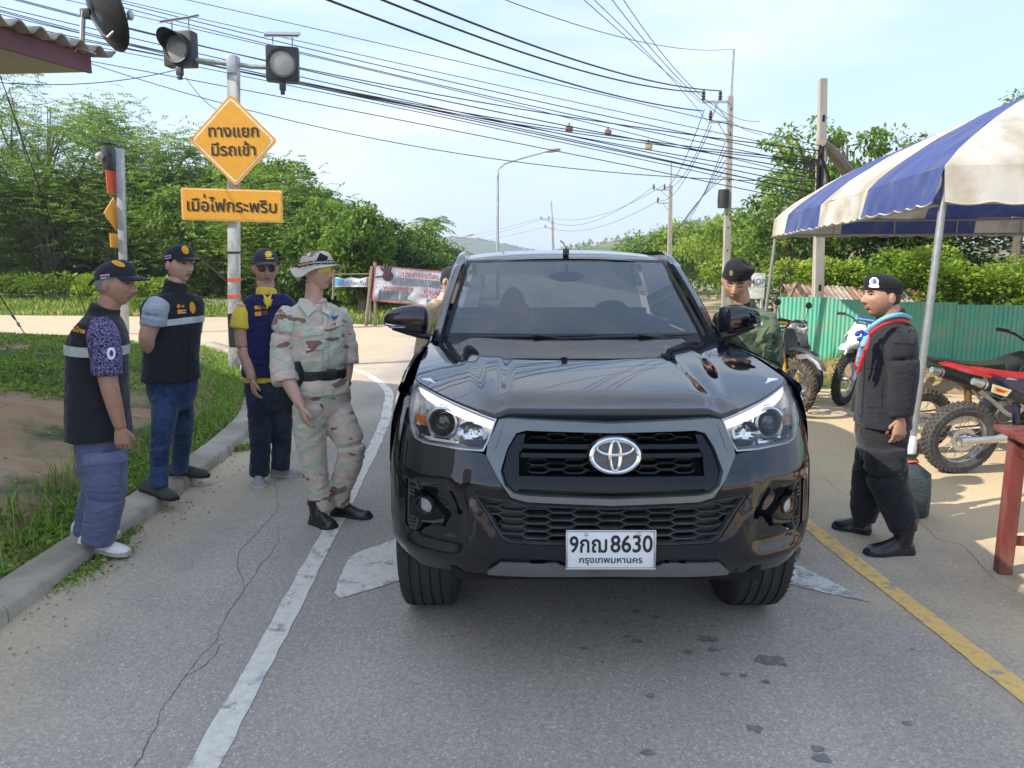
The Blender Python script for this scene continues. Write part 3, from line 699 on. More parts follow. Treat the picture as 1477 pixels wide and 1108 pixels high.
GRI = [(0,1.016),(.328,1.022),(.365,1.012),(.395,.96),(.42,.876),(.402,.825),(.369,.799),(.322,.792),(0,.783)]
LOWG = [(0,.742),(.32,.75),(.40,.768),(.533,.781),(.479,.713),(.419,.616),(.385,.594),(0,.587)]
BEZ = [(.878,.795),(.81,.800),(.79,.800),(.765,.76),(.72,.735),(.652,.680),(.66,.625),(.72,.625),(.77,.60),(.80,.575),(.862,.575),(.878,.60)]
def mirror(half):
    """close a right-half outline that starts and ends on t=0 into a full symmetric one"""
    return half+[(-a, b_) for a, b_ in half[::-1] if abs(a) > 1e-6]
def skin(name, outline, holes, m, par, off=0, thick=.02, st=.022, disp=True, smooth=True, label=None, fn=None, sharp=38):
    ol = densify(outline, .016); loops = [ol]+[densify(h, .012) for h in holes]
    pts = []; edges = []
    for lp in loops:
        b0 = len(pts); pts += lp; edges += [(b0+i, b0+(i+1) % len(lp)) for i in range(len(lp))]
    nb = len(pts); A = np.array(ol); x0, y0 = A.min(0); x1, y1 = A.max(0)
    for i, gx in enumerate(np.arange(x0+st/2, x1, st)):
        for gy in np.arange(y0+(st/2 if i % 2 else 0), y1, st):
            if pdist(ol, gx, gy) > st*.4 and all(pdist(h, gx, gy) < -st*.4 for h in loops[1:]): pts.append((gx, gy))
    vv, ee, ff, ov, oe, of = delaunay_2d_cdt([Vector(p) for p in pts], edges, [], 0, 1e-6)
    keep = []
    for f in ff:
        c_ = sum((vv[i] for i in f), Vector((0,0)))/len(f)
        if pdist(ol, c_.x, c_.y) > 0 and all(pdist(h, c_.x, c_.y) < 0 for h in loops[1:]): keep.append(f)
    fn = fn or (lambda a, b_, o: S(a, b_, o, disp)); mb = M_()
    mb.v = [fn(p.x, p.y, off) for p in vv]; mb.f = [tuple(f) for f in keep]
    if thick:
        n0 = len(mb.v); mb.v += [fn(p.x, p.y, off-thick) for p in vv]
        cnt = {}
        for f in keep:
            for i in range(len(f)):
                e = (f[i], f[(i+1) % len(f)]); cnt[tuple(sorted(e))] = cnt.get(tuple(sorted(e)), [])+[e]
        mb.f += [(e[0][1], e[0][0], n0+e[0][0], n0+e[0][1]) for e in cnt.values() if len(e) == 1]
    mb.mi = [0]*len(mb.f); return mk(name, mb, m, par, label=label, weld=False, sharp=sharp)
# ---- front bumper and fascia
def archz(y): 
    q = .47**2-(y-.82)**2; return .385+sqrt(q) if q > 0 else .30
tend = [(1.0,.452),(1.045,.50),(1.035,.56),(1.045,.62),(1.075,.70),(1.13,.78),(1.19,.84),(1.15,.88),(1.10,.93),(1.02,1.00),(.975,1.07),(.93,1.135)]
FR = [(0,.452),(.49,.438),(.61,.432),(.85,.405),(.95,.412)]+tend+[(.905,1.092),(.885,1.03),(.862,.985),(.82,.953),(.76,.943),(.664,.942),(.58,.938),(.497,.932),(.48,.925),(.424,.838),(.383,.775),(.324,.761),(0,.751)]
skin('front_bumper', mirror(FR), [LOWG and mirror(LOWG), BEZ, [(-a, b_) for a, b_ in BEZ]], m_blk, truck, thick=.03, st=.02)
# ---- grille frame, gunmetal
gf = skin('grille_frame', mirror([(a, b_) for a, b_ in GRO]), [mirror(GRI)], m_gunm, truck, off=.014, thick=.05, st=.02, disp=False)
def hexgrid(name, poly, cw, ch, k, off, depth, m, par, rowoff=0, filled=None, wall=.0045, fnz=None):
    mb = M_(); xs_ = [p[0] for p in poly]; zs_ = [p[1] for p in poly]; nc = int(max(xs_)/cw)+2
    for ci in range(-nc, nc+1):
        for ri in range(int((min(zs_)-.05)/ch)-1, int(max(zs_)/ch)+2):
            cx = ci*cw; cz = ri*ch+(ch/2 if ci % 2 else 0)+rowoff; w = cw+k
            dd = pdist(poly, cx, cz)
            if dd < -ch*.28: continue
            def hx(s_, o, tap=1):
                q = [(w/2, 0), (w/2-k, ch/2), (-w/2+k, ch/2), (-w/2, 0), (-w/2+k, -ch/2), (w/2-k, -ch/2)]
                f = 1-s_/(ch/2); fx = 1-s_/(w/2)*.9
                out = []
                for (a, b_) in q:
                    zz = cz+b_*f; aa = cx+a*fx
                    zz = max(min(zs_)+.002, min(max(zs_)-.002, zz)); out.append(S(aa, zz, o, False))
                return out
            A, B_, D = hx(.0004, off), hx(wall, off-.002), hx(wall*1.3, off-depth)
            n = len(mb.v); mb.v += A+B_+D
            for i in range(6):
                j = (i+1) % 6; mb.f += [(n+i, n+j, n+6+j, n+6+i), (n+6+i, n+6+j, n+12+j, n+12+i)]; mb.mi += [0, 0]
            if filled and filled(cx, cz): mb.f.append(tuple(n+12+i for i in range(6))); mb.mi.append(0)
    return mk(name, mb, m, par, smooth=False, weld=False)
def slab(name, poly, m, par, o1, th, st=.03): return skin(name, poly, [], m, par, off=o1, thick=th, st=st, disp=False)
slab('grille_backing', mirror([(0,1.03),(.38,1.03),(.44,.93),(.42,.83),(.36,.78),(0,.775)]), m_void, truck, -.07, 0, .05)
up = mirror([(0,1.015),(.325,1.02),(.32,.978),(0,.975)]); mid = mirror([(0,.925),(.335,.928),(.335,.868),(0,.862)])
hexgrid('honeycomb_mesh', up, .07, .0265, .017, -.018, .03, m_gloss, gf, .002)
hexgrid('honeycomb_mesh', mid, .07, .0265, .017, -.018, .03, m_gloss, gf, .004)
for z0, z1, o in ((.958,.974,.006),(.925,.941,.002)): slab('grille_bar', mirror([(0,z1),(.345,z1),(.345,z0),(0,z0)]), m_gloss, gf, o, .04)
slab('grille_bar', mirror([(0,.862),(.35,.862),(.362,.835),(.355,.815),(0,.808)]), m_gloss, gf, .008, .045)
slab('grille_bar', mirror([(0,.80),(.35,.80),(.35,.79),(0,.79)]), m_trim, gf, -.03, .02)
for sg in (1, -1):
    q = [(.328,1.016),(.362,1.008),(.392,.958),(.412,.876),(.396,.828),(.366,.803),(.352,.803),(.352,.94),(.336,.955),(.336,.985)]
    slab('grille_side_panel', [(a*sg, b_) for a, b_ in q], m_gloss, gf, -.006, .03)
    q = [(.437,1.05),(.452,1.0),(.457,.955),(.440,.955),(.418,1.04)]
    slab('frame_facet', [(a*sg, b_) for a, b_ in q], m_gunm, gf, .017, .01)
# ---- lower grille
lg = skin('lower_grille_surround', mirror([(0,.742),(.32,.75),(.40,.768),(.533,.781),(.479,.713),(.419,.616),(.385,.594),(0,.587)]), [mirror([(0,.736),(.32,.744),(.40,.760),(.516,.772),(.468,.712),(.411,.621),(.38,.602),(0,.596)])], m_dgrey, truck, off=-.008, thick=.03, disp=False)
hexgrid('honeycomb_mesh', mirror([(0,.738),(.32,.746),(.40,.762),(.518,.774),(.470,.712),(.413,.618),(.382,.60),(0,.593)]), .094, .0305, .022, -.02, .034, m_dgrey, lg, .0, filled=lambda x, z: abs(x) > .30+(z-.6)*.5, wall=.0034)
slab('grille_backing', mirror([(0,.76),(.40,.78),(.54,.79),(.48,.70),(.42,.60),(0,.575)]), m_void, truck, -.07, 0, .05)
slab('skid_trim', mirror([(0,.503),(.175,.507),(.205,.522),(.415,.514),(.472,.462),(.472,.444),(0,.457)]), m_silv, truck, .02, .06)
mb = M_(); mb.box((-.62,.14,.40),(.62,.42,.60)); mk('underbody', mb, m_void, truck, smooth=False)
# ---- headlights
def at_surf(t, z, off): return Vector(S(t, z, off, False))
def snorm(t, z):
    a, b_ = at_surf(t, z, 0), at_surf(t, z, .01); d = (b_-a).normalized(); return Vector((d.x, d.y, .25)).normalized()
for sg in (-1, 1):
    hl = thing('headlight', '', '', (0,0,0)); del hl['label']; del hl['category']; hl.parent = truck
    mm = lambda q: [(a*sg, b_) for a, b_ in q]
    skin('lamp_housing', mm(HEAD), [], m_lampin, hl, off=-.075, thick=0, disp=False, st=.03)
    skin('lamp_wall', mm([(a, b_) for a, b_ in HEAD]), [mm([(.895,1.15),(.797,1.136),(.695,1.113),(.556,1.078),(.456,1.05),(.479,.98),(.498,.944),(.58,.944),(.664,.948),(.758,.949),(.815,.958),(.855,.988),(.878,1.032),(.896,1.092)])], m_lampin, hl, off=-.004, thick=.07, disp=False, st=.02)
    DRL = [(.885,1.142),(.80,1.124),(.69,1.101),(.553,1.064),(.459,1.040),(.466,1.016),(.55,1.034),(.68,1.067),(.80,1.098),(.865,1.118)]
    skin('daylight_strip', mm(DRL), [], m_drl, hl, off=-.02, thick=.02, disp=False, st=.015)
    mb = M_()
    for i in range(15):
        t_ = .49+.38*i/14; z_ = interp(t_, [.46,.55,.69,.8,.87], [1.028,1.049,1.084,1.111,1.131]); mb.ball(at_surf(t_*sg, z_, -.02), (.009,.006,.008), 8, 6)
    mk('light_emitter', mb, m_lens, hl)
    # projector
    c0 = at_surf(.712*sg, 1.018, -.05); nrm = Vector((sg*.25, -1, .12)).normalized(); rq = nrm.to_track_quat('Z', 'Y').to_matrix()
    def disc(prof, m, nm, seg=32):
        mb = M_(); mb.lathe(prof, n=seg); o = mk(nm, mb, m, hl); o.matrix_basis = Matrix.Translation(c0) @ rq.to_4x4(); return o
    disc([(.050,-.03),(.058,.0),(.0665,.012),(.066,.018),(.057,.021),(.052,.014)], m_satin, 'projector_ring')
    disc([(.050,-.02),(.049,.01),(.043,.004),(.040,-.02)], m_gloss, 'projector_shroud')
    disc([(.0005,.024),(.014,.022),(.026,.015),(.034,.004),(.039,-.012)], mat('projector_glass', (.02,.022,.026), .03, coat=1, var=.05), 'projector_lens')
    mb = M_(); mb.lathe([(.0715,-.01),(.0735,.006),(.0705,.01)], n=32); o = mk('projector_ring', mb, m_chrome, hl); o.matrix_basis = Matrix.Translation(c0) @ rq.to_4x4()
    # high beam reflector bowl
    c1 = at_surf(.553*sg, .995, -.028); mb = M_(); mb.lathe([(.048,.012),(.043,-.006),(.034,-.022),(.02,-.032),(.0005,-.036)], n=20); o = mk('reflector', mb, m_chrome, hl, sharp=20); o.matrix_basis = Matrix.Translation(c1) @ rq.to_4x4() @ Matrix.Diagonal((1.25,1,1,1))
    mb = M_(); mb.lathe([(.0005,.004),(.008,0),(.009,-.02)], n=12); o = mk('bulb', mb, m_lens, hl); o.matrix_basis = Matrix.Translation(c1) @ rq.to_4x4()
    # ribbed amber and clear corner reflector
    for nm_, z0, z1, m__ in (('corner_reflector', .965, 1.06, m_chrome), ('amber_reflector', 1.004, 1.036, m_amber if sg < 0 else mat('amber_pale', (.42,.20,.13), .3, var=.3, vs=90))):
        q = [(.795,z0),(.855,z0+.01),(.866,z1),(.80,z1)]; skin(nm_, mm(q), [], m__, hl, off=-.03 if nm_[0] == 'c' else -.022, thick=.012, disp=False, st=.01, sharp=5)
    q = [(.86,.985),(.81,.966),(.74,.957),(.60,.958),(.60,.966),(.74,.967),(.80,.976),(.85,.998)]; skin('chrome_strip', mm(q), [], m_chrome, hl, off=-.012, thick=.02, disp=False, st=.015)
    q = [(.635,.958),(.505,.95),(.49,.975),(.60,.965)]; skin('lamp_base', mm(q), [], m_gloss, hl, off=-.03, thick=.02, disp=False, st=.015)
    skin('lens_cover', mm(HEAD), [], m_lens, hl, off=.001, thick=0, disp=False, st=.02)
    # fog lamp and bezel
    fg = thing('fog_lamp', '', ''); del fg['label']; del fg['category']; fg.parent = truck
    skin('bezel_back', mm([(a, b_) for a, b_ in BEZ]), [], m_gloss, fg, off=-.075, thick=0, st=.02, disp=False)
    q = [(.874,.79),(.812,.795),(.795,.755),(.79,.69),(.797,.62),(.815,.582),(.858,.58),(.874,.605)]
    qi = [(.862,.78),(.822,.783),(.806,.75),(.802,.69),(.808,.625),(.823,.594),(.852,.592),(.862,.61)]
    skin('bezel_frame', mm(q), [mm(qi)], m_dgrey, fg, off=-.018, thick=.03, disp=False, st=.02)
    skin('bezel_insert', mm(qi), [], m_trim, fg, off=-.026, thick=0, disp=False, st=.02)
    for z_ in (.765,.75,.735,.64,.625,.61): skin('bezel_rib', mm([(.855,z_),(.812,z_),(.812,z_-.005),(.855,z_-.005)]), [], m_dgrey, fg, off=-.012, thick=.01, disp=False, st=.03)
    q = [(.815,.757),(.775,.752),(.70,.715),(.650,.680),(.648,.665),(.664,.634),(.70,.628),(.76,.642),(.815,.650)]; lc = (.757,.703)
    qi = [(lc[0]+.050*cos(a_), lc[1]+.036*sin(a_)) for a_ in np.linspace(0, 2*pi, 20, False)]
    skin('fog_housing', mm(q), [mm(qi)], m_gloss, fg, off=-.012, thick=.04, disp=False, st=.015)
    skin('lamp_back', mm(qi), [], mat('fog_reflector', (.86,.87,.88), .3, metal=.1, var=.25, vs=70, bump=.8, bs=45, bd=.01), fg, off=-.028, thick=0, disp=False, st=.01)
    skin('lamp_ring', mm([(lc[0]+.052*cos(a_), lc[1]+.038*sin(a_)) for a_ in np.linspace(0, 2*pi, 24, False)]), [mm([(lc[0]+.044*cos(a_), lc[1]+.031*sin(a_)) for a_ in np.linspace(0, 2*pi, 24, False)])], m_trim, fg, off=-.007, thick=.02, disp=False, st=.02)
    skin('lens_cover', mm(qi), [], m_lens, fg, off=-.010, thick=0, disp=False, st=.01)
    skin('bezel_fin', mm([(.652,.668),(.70,.652),(.765,.640),(.765,.634),(.70,.642),(.655,.654)]), [], m_dgrey, fg, off=-.004, thick=.02, disp=False, st=.02)
# ---- hood
def ztop(a): return interp(abs(a), [0,.40,.436,.448,.556,.697,.80,.914], [1.088,1.088,1.075,1.064,1.092,1.125,1.147,1.166])
def hoodp(u, v):
    a = (u*2-1)*.914; f = S(a, ztop(a), .0, False)
    rx = (u*2-1)*.845; ry = 1.60-.10*(1-(abs(u*2-1))**2.2)*-1-.06; ry = 1.50+.13*(1-abs(u*2-1)**2)
    ax = abs(f[0]*(1-v)+rx*v)
    w = v**.92; x = f[0]+(rx-f[0])*w; y = f[1]+(ry-f[1])*v
    z = f[2]+(1.205-f[2])*(1-(1-v)**1.2)+.012*sin(pi*min(1, v*1.05))*(1-.5*abs(u*2-1)**3)
    edge = .47+.17*v; z += .022*ss(edge+.045, edge-.045, abs(x))*ss(0, .12, v)
    z += .004*cos(x*2)-.02*ss(.9, 1, abs(u*2-1))*0
    return (x, y, z)
mb = M_(); mb.grid(hoodp, 96, 60)
base = len(mb.v); row = [hoodp(i/96, 0) for i in range(97)]
mb2 = M_(); 
lip = [[(x, y-.003, z-.004) for x, y, z in row], [(x, y-.002, z-(.022 if abs(x) < .44 else .012)) for x, y, z in row], [(x, y+.004, z-(.038 if abs(x) < .43 else .02)) for x, y, z in row], [(x, y+.03, z-.045) for x, y, z in row]]
rows = [row]+lip
mb2.add([p for r_ in rows for p in r_], [(j*97+i, j*97+i+1, (j+1)*97+i+1, (j+1)*97+i) for j in range(4) for i in range(96)])
# hood sides turn down into the shut line
for k_ in (0, 96):
    cl = [hoodp(k_/96, j/60) for j in range(61)]; s_ = 1 if k_ else -1
    mb2.add(cl+[(x+.003*s_, y, z-.02) for x, y, z in cl], [(j, j+1, 62+j, 61+j) for j in range(60)])
mb.add(mb2.v, mb2.f); mk('hood', mb, m_blk, truck, sharp=50)
slab('hood_gap', mirror([(0,1.065),(.44,1.065),(.44,1.045),(0,1.035)]), m_void, truck, -.03, 0, .05)
mb = M_(); mb.box((-.75,.25,.45),(.75,1.4,1.0)); mk('engine_bay', mb, m_void, truck, smooth=False)
# ---- fenders, doors, bed: right-half section swept along y, mirrored
def side(name, y0, y1, ny, sect, m, par, sg, nz_=18, arch=None, st=1):
    mb = M_(); rows_ = []
    for j in range(ny+1):
        y = y0+(y1-y0)*j/ny; sec = sect(y); q = spline(sec, nz_)
        rows_.append([(sg*p[0]*(.982 if p[0] > .87 else 1), y, p[1]) for p in q])
    n = nz_+1; mb.add([p for r_ in rows_ for p in r_], [(j*n+i, j*n+i+1, (j+1)*n+i+1, (j+1)*n+i) for j in range(ny) for i in range(nz_)])
    return mk(name, mb, m, par, sharp=45)
def arch_z(y, yc, R=.47): q = R*R-(y-yc)**2; return .385+sqrt(q) if q > 0 else .32
def fend(y):
    v = (y-.46)/1.12; a_, hz = interp(y, [.46,.7,1.0,1.3,1.58], [.838,.848,.855,.853,.850]), interp(y, [.46,.7,1.0,1.3,1.58], [1.152,1.178,1.20,1.208,1.205])
    b_ = arch_z(y, .82); fl = interp(y, [.46,.6,.8,1.2,1.58], [-.012,.006,.014,.012,0])
    return [(a_, hz), (a_+.018, hz-.012), (.893+fl, hz-.075), (.922+fl, hz-.17), (.934+fl, max(b_+.08, hz-.30)), (.934+fl, b_+.005)] if b_ < .8 else [(a_, hz), (a_+.018, hz-.012), (.893+fl, hz-.075), (.922+fl, hz-.17), (.932+fl, b_+.03), (.934+fl, b_)]
m_flare = mat('black_flare_plastic', (.02,.021,.023), .42, var=.2)
for sg in (-1, 1):
    side('fender', .455, 1.585, 60, fend, m_blk, truck, sg)
    for yc in (.82, 3.905):
        mb = M_(); pts = []
        for k_ in range(41):
            a_ = radians(-12+(135 if yc < 1 else 204)*k_/40); pts.append([(sg*xx*.984, yc+rr*cos(a_), .385+rr*sin(a_)) for xx, rr in ((.910,.468),(.934,.462),(.941,.478),(.936,.50),(.915,.512))])
        mb.loft(pts); mk('wheel_flare', mb, m_flare, truck)
        mb = M_(); mb.lathe([(.47,sg*.875),(.47,sg*.55)], (0,yc,.385), 'X', 32, 0, pi if yc > 2 else 2.1); mk('wheel_well', mb, m_void, truck)
    def door(y): return [(.905,1.16),(.928,1.10),(.935,.95),(.93,.75),(.93,.58),(.89,.44)]
    side('door', 1.60, 2.62, 20, door, m_blk, truck, sg); side('door', 2.63, 3.36, 14, door, m_blk, truck, sg)
    def bed(y): b_ = max(.45, arch_z(y, 3.905)); return [(.90,1.19),(.925,1.17),(.935,1.0),(.935,max(.86,b_+.01)),(.935,b_+.005),(.93,b_)] if b_ > .8 else [(.90,1.19),(.925,1.17),(.935,1.0),(.935,.8),(.935,.6),(.92,b_)]
    side('bed_side', 3.37, 5.28, 60, bed, m_blk, truck, sg)
    mb = M_(); mb.box((sg*.82-.06, 1.45, .33), (sg*.82+.06, 3.3, .38)); mk('side_step', mb, m_trim, truck, bevel=.01)
# ---- cab
def ws(u, v, o=0):   # windscreen
    s_ = u*2-1; hw = .785+(.69-.785)*v; bow = .10*(1-v)+.06*v
    return Vector((s_*hw, 1.60+(2.52-1.60)*v+bow*(-(1-s_*s_))+.05-o*.45, 1.195+(1.668-1.195)*max(v,0)**.97+.012*(1-s_*s_)*v+o*.9))
mb = M_(); mb.grid(lambda u, v: ws(u, v), 24, 14); mk('windscreen', mb, m_wglass, truck)
fb = []
mb = M_(); mb.grid(lambda u, v: ws(u, v*.10-.01, .003), 24, 2); mk('windscreen_border', mb, m_gloss, truck)
mb = M_()
for s_ in (0, 1): 
    mb.grid(lambda u, v: ws(s_+(u*.018 if s_ == 0 else -u*.018), v, .003), 2, 14)
mb.grid(lambda u, v: ws(u, 1-v*.03, .003), 24, 2); mk('windscreen_seal', mb, m_trim, truck)
def roof(u, v):
    s_ = u*2-1; y = 2.545+1.68*v; hw = interp(v, [0,.08,.3,.8,1], [.70,.735,.74,.725,.69]); z = interp(v, [0,.03,.12,.35,.7,.93,1], [1.682,1.697,1.722,1.750,1.752,1.725,1.69])-.045*abs(s_)**2.6
    bow = .06*(1-s_*s_)*(1-v)*-1
    return (s_*hw, y+bow, z)
mb = M_(); mb.grid(roof, 32, 28); mk('roof', mb, m_blk, truck)
for sg in (-1, 1):
    # A pillar + roof rail swept as one strip
    prof = []
    path = [(1.50,.845,1.19,.79),(1.75,.838,1.285,.778),(2.05,.815,1.44,.752),(2.35,.788,1.585,.722),(2.52,.772,1.655,.70),(2.68,.762,1.70,.715),(3.0,.758,1.725,.72),(3.6,.755,1.72,.715),(4.05,.74,1.695,.70),(4.2,.73,1.60,.70)]
    pp = spline(path, 48); rows_ = []
    for (y, xo, z, xi) in pp:
        dz = .035
        rows_.append([(sg*xi, y-(.0 if y > 2.5 else .02), z+.028+(.004 if y < 2.45 else -.012)), (sg*(xi*.5+xo*.5), y, z+(.026 if y < 2.45 else .012)), (sg*(xo-.005), y+.01, z+.008), (sg*(xo+.008), y+.03, z-.03), (sg*(xo+.002), y+.05, z-.065), (sg*(xi), y+.05, z-.05)])
    mb = M_(); mb.loft(rows_); mk('pillar', mb, m_blk, truck, sharp=60)
    gl = M_(); n_ = 14; rr_ = []
    for j in range(n_+1):
        y = 1.78+2.3*j/n_; zt = interp(y, [1.78,2.05,2.35,2.68,3.0,4.08], [1.25,1.41,1.55,1.66,1.68,1.64]); xt = interp(y, [1.78,2.35,2.68,4.08], [.845,.79,.765,.745]); rr_.append([(sg*(.898), y, 1.165), (sg*(.898+xt)/2*1.01, y, (1.165+zt)/2), (sg*xt, y, zt)])
    gl.add([p for q in rr_ for p in q], [(j*3+i, j*3+i+1, (j+1)*3+i+1, (j+1)*3+i) for j in range(n_) for i in range(2)]); mk('side_window', gl, m_sglass, truck)
    mb = M_(); mb.tube([(sg*.90,2.63,1.15),(sg*.83,2.67,1.42),(sg*.768,2.7,1.665)], .03, 6); o = mk('pillar', mb, m_trim, truck)
    # quarter panel between fender, hood and windscreen foot
    mb = M_(); mb.add([(sg*.79,1.50,1.198),(sg*.852,1.56,1.202),(sg*.905,1.80,1.165),(sg*.905,1.55,1.15),(sg*.86,1.9,1.26),(sg*.83,1.86,1.28),(sg*.80,1.64,1.21)], [(0,1,4,6),(1,2,4),(1,3,2),(4,5,6)]); mk('cowl_corner', mb, m_blk, truck)
mb = M_(); mb.grid(lambda u, v: ((u*2-1)*(.70+.15*(1-v)), 4.10+.12*(1-v), 1.2+.46*v), 4, 2); mk('rear_window', mb, m_sglass, truck)
mb = M_(); mb.box((-.86,4.14,.5),(.86,4.2,1.25)); mb.box((-.9,3.4,.5),(-.86,5.25,1.18)); mb.box((.86,3.4,.5),(.9,5.25,1.18)); mb.box((-.9,4.2,.45),(.9,5.25,.62)); mb.box((-.9,5.22,.5),(.9,5.28,1.18)); mk('cargo_bed', mb, m_blk, truck, smooth=False)
# cowl, wipers, aerial
mb = M_(); mb.grid(lambda u, v: ((u*2-1)*.80, 1.50+.13*(1-abs(u*2-1)**2)+.015+v*.10-.02*(1-(u*2-1)**2)*v, 1.19+.004*v), 24, 2); mk('cowl', mb, m_trim, truck)
for x0, x1, zz in ((-.60,.10,0), (.02,.68,0)):
    wi = M_(); pts = [ws((x/.78+1)/2, .02+.004*i, .012) for i, x in enumerate(np.linspace(x0, x1, 7)*1.0)]
    wi.tube([p+Vector((0,-.012,.012)) for p in pts], [.006,.009,.010,.011,.010,.008,.005], 6); a_ = pts[1]; wi.tube([pts[5 if x0 < -.1 else 5]+Vector((.05,-.05,-.015)), pts[3]+Vector((0,-.02,.022))], .008, 6); mk('wiper', wi, m_trim, truck)
mb = M_(); mb.box((-.020,2.54,1.705),(.020,2.59,1.75)); mb.tube([(0,2.55,1.75),(-.015,2.62,1.79),(-.03,2.70,1.81)], .005, 6); mk('roof_camera', mb, m_trim, truck, bevel=.01)
# mirrors
def mirror_unit(sg, rot):
    r_ = thing('door_mirror', '', ''); del r_['label']; del r_['category']; r_.parent = truck; r_.location = (sg*.86, 1.74, 1.235); r_.rotation_euler = (0, 0, rot); r_.scale = (1.08, 1.08, 1.08)
    def shell(u, v):   # swept sections from the outer tip to the flat inner edge
        a_ = 2*pi*u; X = v; K = [0,.03,.1,.25,.45,.7,.9,.97,1]
        zt = interp(X, K, [.46,.60,.72,.86,.95,1.0,.98,.93,.80]); zb = interp(X, K, [.44,.34,.26,.17,.10,.05,.04,.06,.15]); dp = interp(X, K, [.03,.3,.52,.74,.88,.95,.95,.9,.7])
        zc_, hh = (zt+zb)/2*.165, (zt-zb)/2*.165; ca, sa = cos(a_), sin(a_)
        return (sg*(.265-.245*X), .072*dp*math.copysign(abs(ca)**.75, ca)+.012*(1-X), -.005+zc_+hh*math.copysign(abs(sa)**.75, sa))
    mb = M_(); mb.grid(shell, 36, 28, wrap_u=True); mb.f += [tuple(range(36))[::-1], tuple(28*36+k for k in range(36))]; mb.mi += [0, 0]
    mk('mirror_shell', mb, m_blk, r_)
    mb = M_(); mb.tube([(-sg*.03,.0,-.02),(sg*.06,-.005,-.005),(sg*.13,-.01,.012),(sg*.21,-.015,.03)], [.030,.034,.028,.014], 10, flat=.6); mk('mirror_base', mb, m_trim, r_)
    mb = M_(); mb.tube([(sg*.258,-.018,.062),(sg*.235,-.046,.052),(sg*.19,-.064,.046),(sg*.13,-.070,.044)], [.006,.010,.010,.005], 8, flat=.8); mk('indicator_strip', mb, m_lens, r_)
    mb = M_(); mb.box((sg*.13-.09,.068,.02),(sg*.13+.09,.073,.14)); mk('mirror_glass', mb, m_chrome, r_, smooth=False)
mirror_unit(-1, 0); mirror_unit(1, radians(16))
# ---- emblem
em = thing('emblem', '', ''); del em['label']; del em['category']; em.parent = truck; em.location = S(.010, .937, .012, False); em.rotation_euler = (radians(82), 0, 0)
def ring(rx, ry, w, h, c0=(0,0), a0=0, a1=2*pi, n=48, taper=None):
    mb = M_(); rings = []
    full = abs(a1-a0-2*pi) < 1e-6
    for k_ in range(n if full else n+1):
        a_ = a0+(a1-a0)*k_/n; ca, sa = cos(a_), sin(a_); ww = w*(taper(a_) if taper else 1)
        rings.append([(c0[0]+(rx+o)*ca, c0[1]+(ry+o)*sa, hz) for o, hz in ((-ww,0),(-ww*.6,h*.8),(0,h),(ww*.6,h*.8),(ww,0))])
    n5 = 5; m_ = len(rings); mb.v = [p for r_ in rings for p in r_]
    for k_ in range(m_ if full else m_-1):
        for i in range(4): mb.f.append((k_*5+i, ((k_+1) % m_)*5+i, ((k_+1) % m_)*5+i+1, k_*5+i+1))
    mb.mi = [0]*len(mb.f); return mb
mb = M_(); mb.lathe([(.0005,.004),(.9,.004),(1.0,-.004),(1.0,-.03)], n=48); mb.v = [(x*.106, y*.078, z) for x, y, z in mb.v]; mk('emblem_backing', mb, m_gloss, em)
mb = M_(); mb.lathe([(.0005,.0048),(.85,.0048)], n=48); mb.v = [(x*.1, y*.072, z+.0) for x, y, z in mb.v]; mk('emblem_field', mb, mat('emblem_grey', (.10,.105,.11), .35, var=.4, vs=120), em)
mk('emblem_ring', ring(.089, .063, .0115, .014, taper=lambda a_: .85+.25*abs(cos(a_))), m_chrome, em)
mk('emblem_ring', ring(.068, .027, .0085, .013, (0,.029), taper=lambda a_: .8+.35*abs(sin(a_))), m_chrome, em)
mk('emblem_ring', ring(.0195, .056, .0085, .0145, (0,.0), taper=lambda a_: .7+.5*abs(cos(a_))), m_chrome, em)
# ---- number plate
npl = thing('number_plate', '', ''); del npl['label']; del npl['category']; npl.parent = truck; npl.scale = (.965,1,.95); npl.location = (-.008, -.035, .597); npl.rotation_euler = (radians(-4), 0, 0)
m_plate = mat('plate_white', (.74,.76,.78), .35, var=.03, coat=.4); m_ink = mat('plate_black_ink', (.012,.012,.014), .5)
mb = M_(); mb.box((-.168,-.004,-.073),(.168,.004,.073)); mk('plate_sheet', mb, m_plate, npl, bevel=.003)
mb = M_(); 
for lo, hi in (((-.174,-.008,-.080),(.174,.006,-.073)), ((-.174,-.008,.073),(.174,.006,.080)), ((-.174,-.008,-.0728),(-.168,.006,.0728)), ((.168,-.008,-.0728),(.174,.006,.0728))): mb.box(lo, hi)
mk('plate_frame', mb, m_satin, npl, bevel=.0015)
txt('9กฌ', .092, m_ink, npl, (-.085,-.0052,.018), bold=.0016, sx=.82); txt('8630', .096, m_ink, npl, (.08,-.0052,.020), bold=.0016, sx=.86)
txt('กรุงเทพมหานคร', .036, m_ink, npl, (0,-.0052,-.042), bold=.0004, sx=1.05)
for x in (-.095, .11): mb = M_(); mb.lathe([(.0005,-.009),(.007,-.008),(.008,-.004)], (x,0,.062), 'Y', 10); mk('plate_bolt', mb, m_satin, npl)
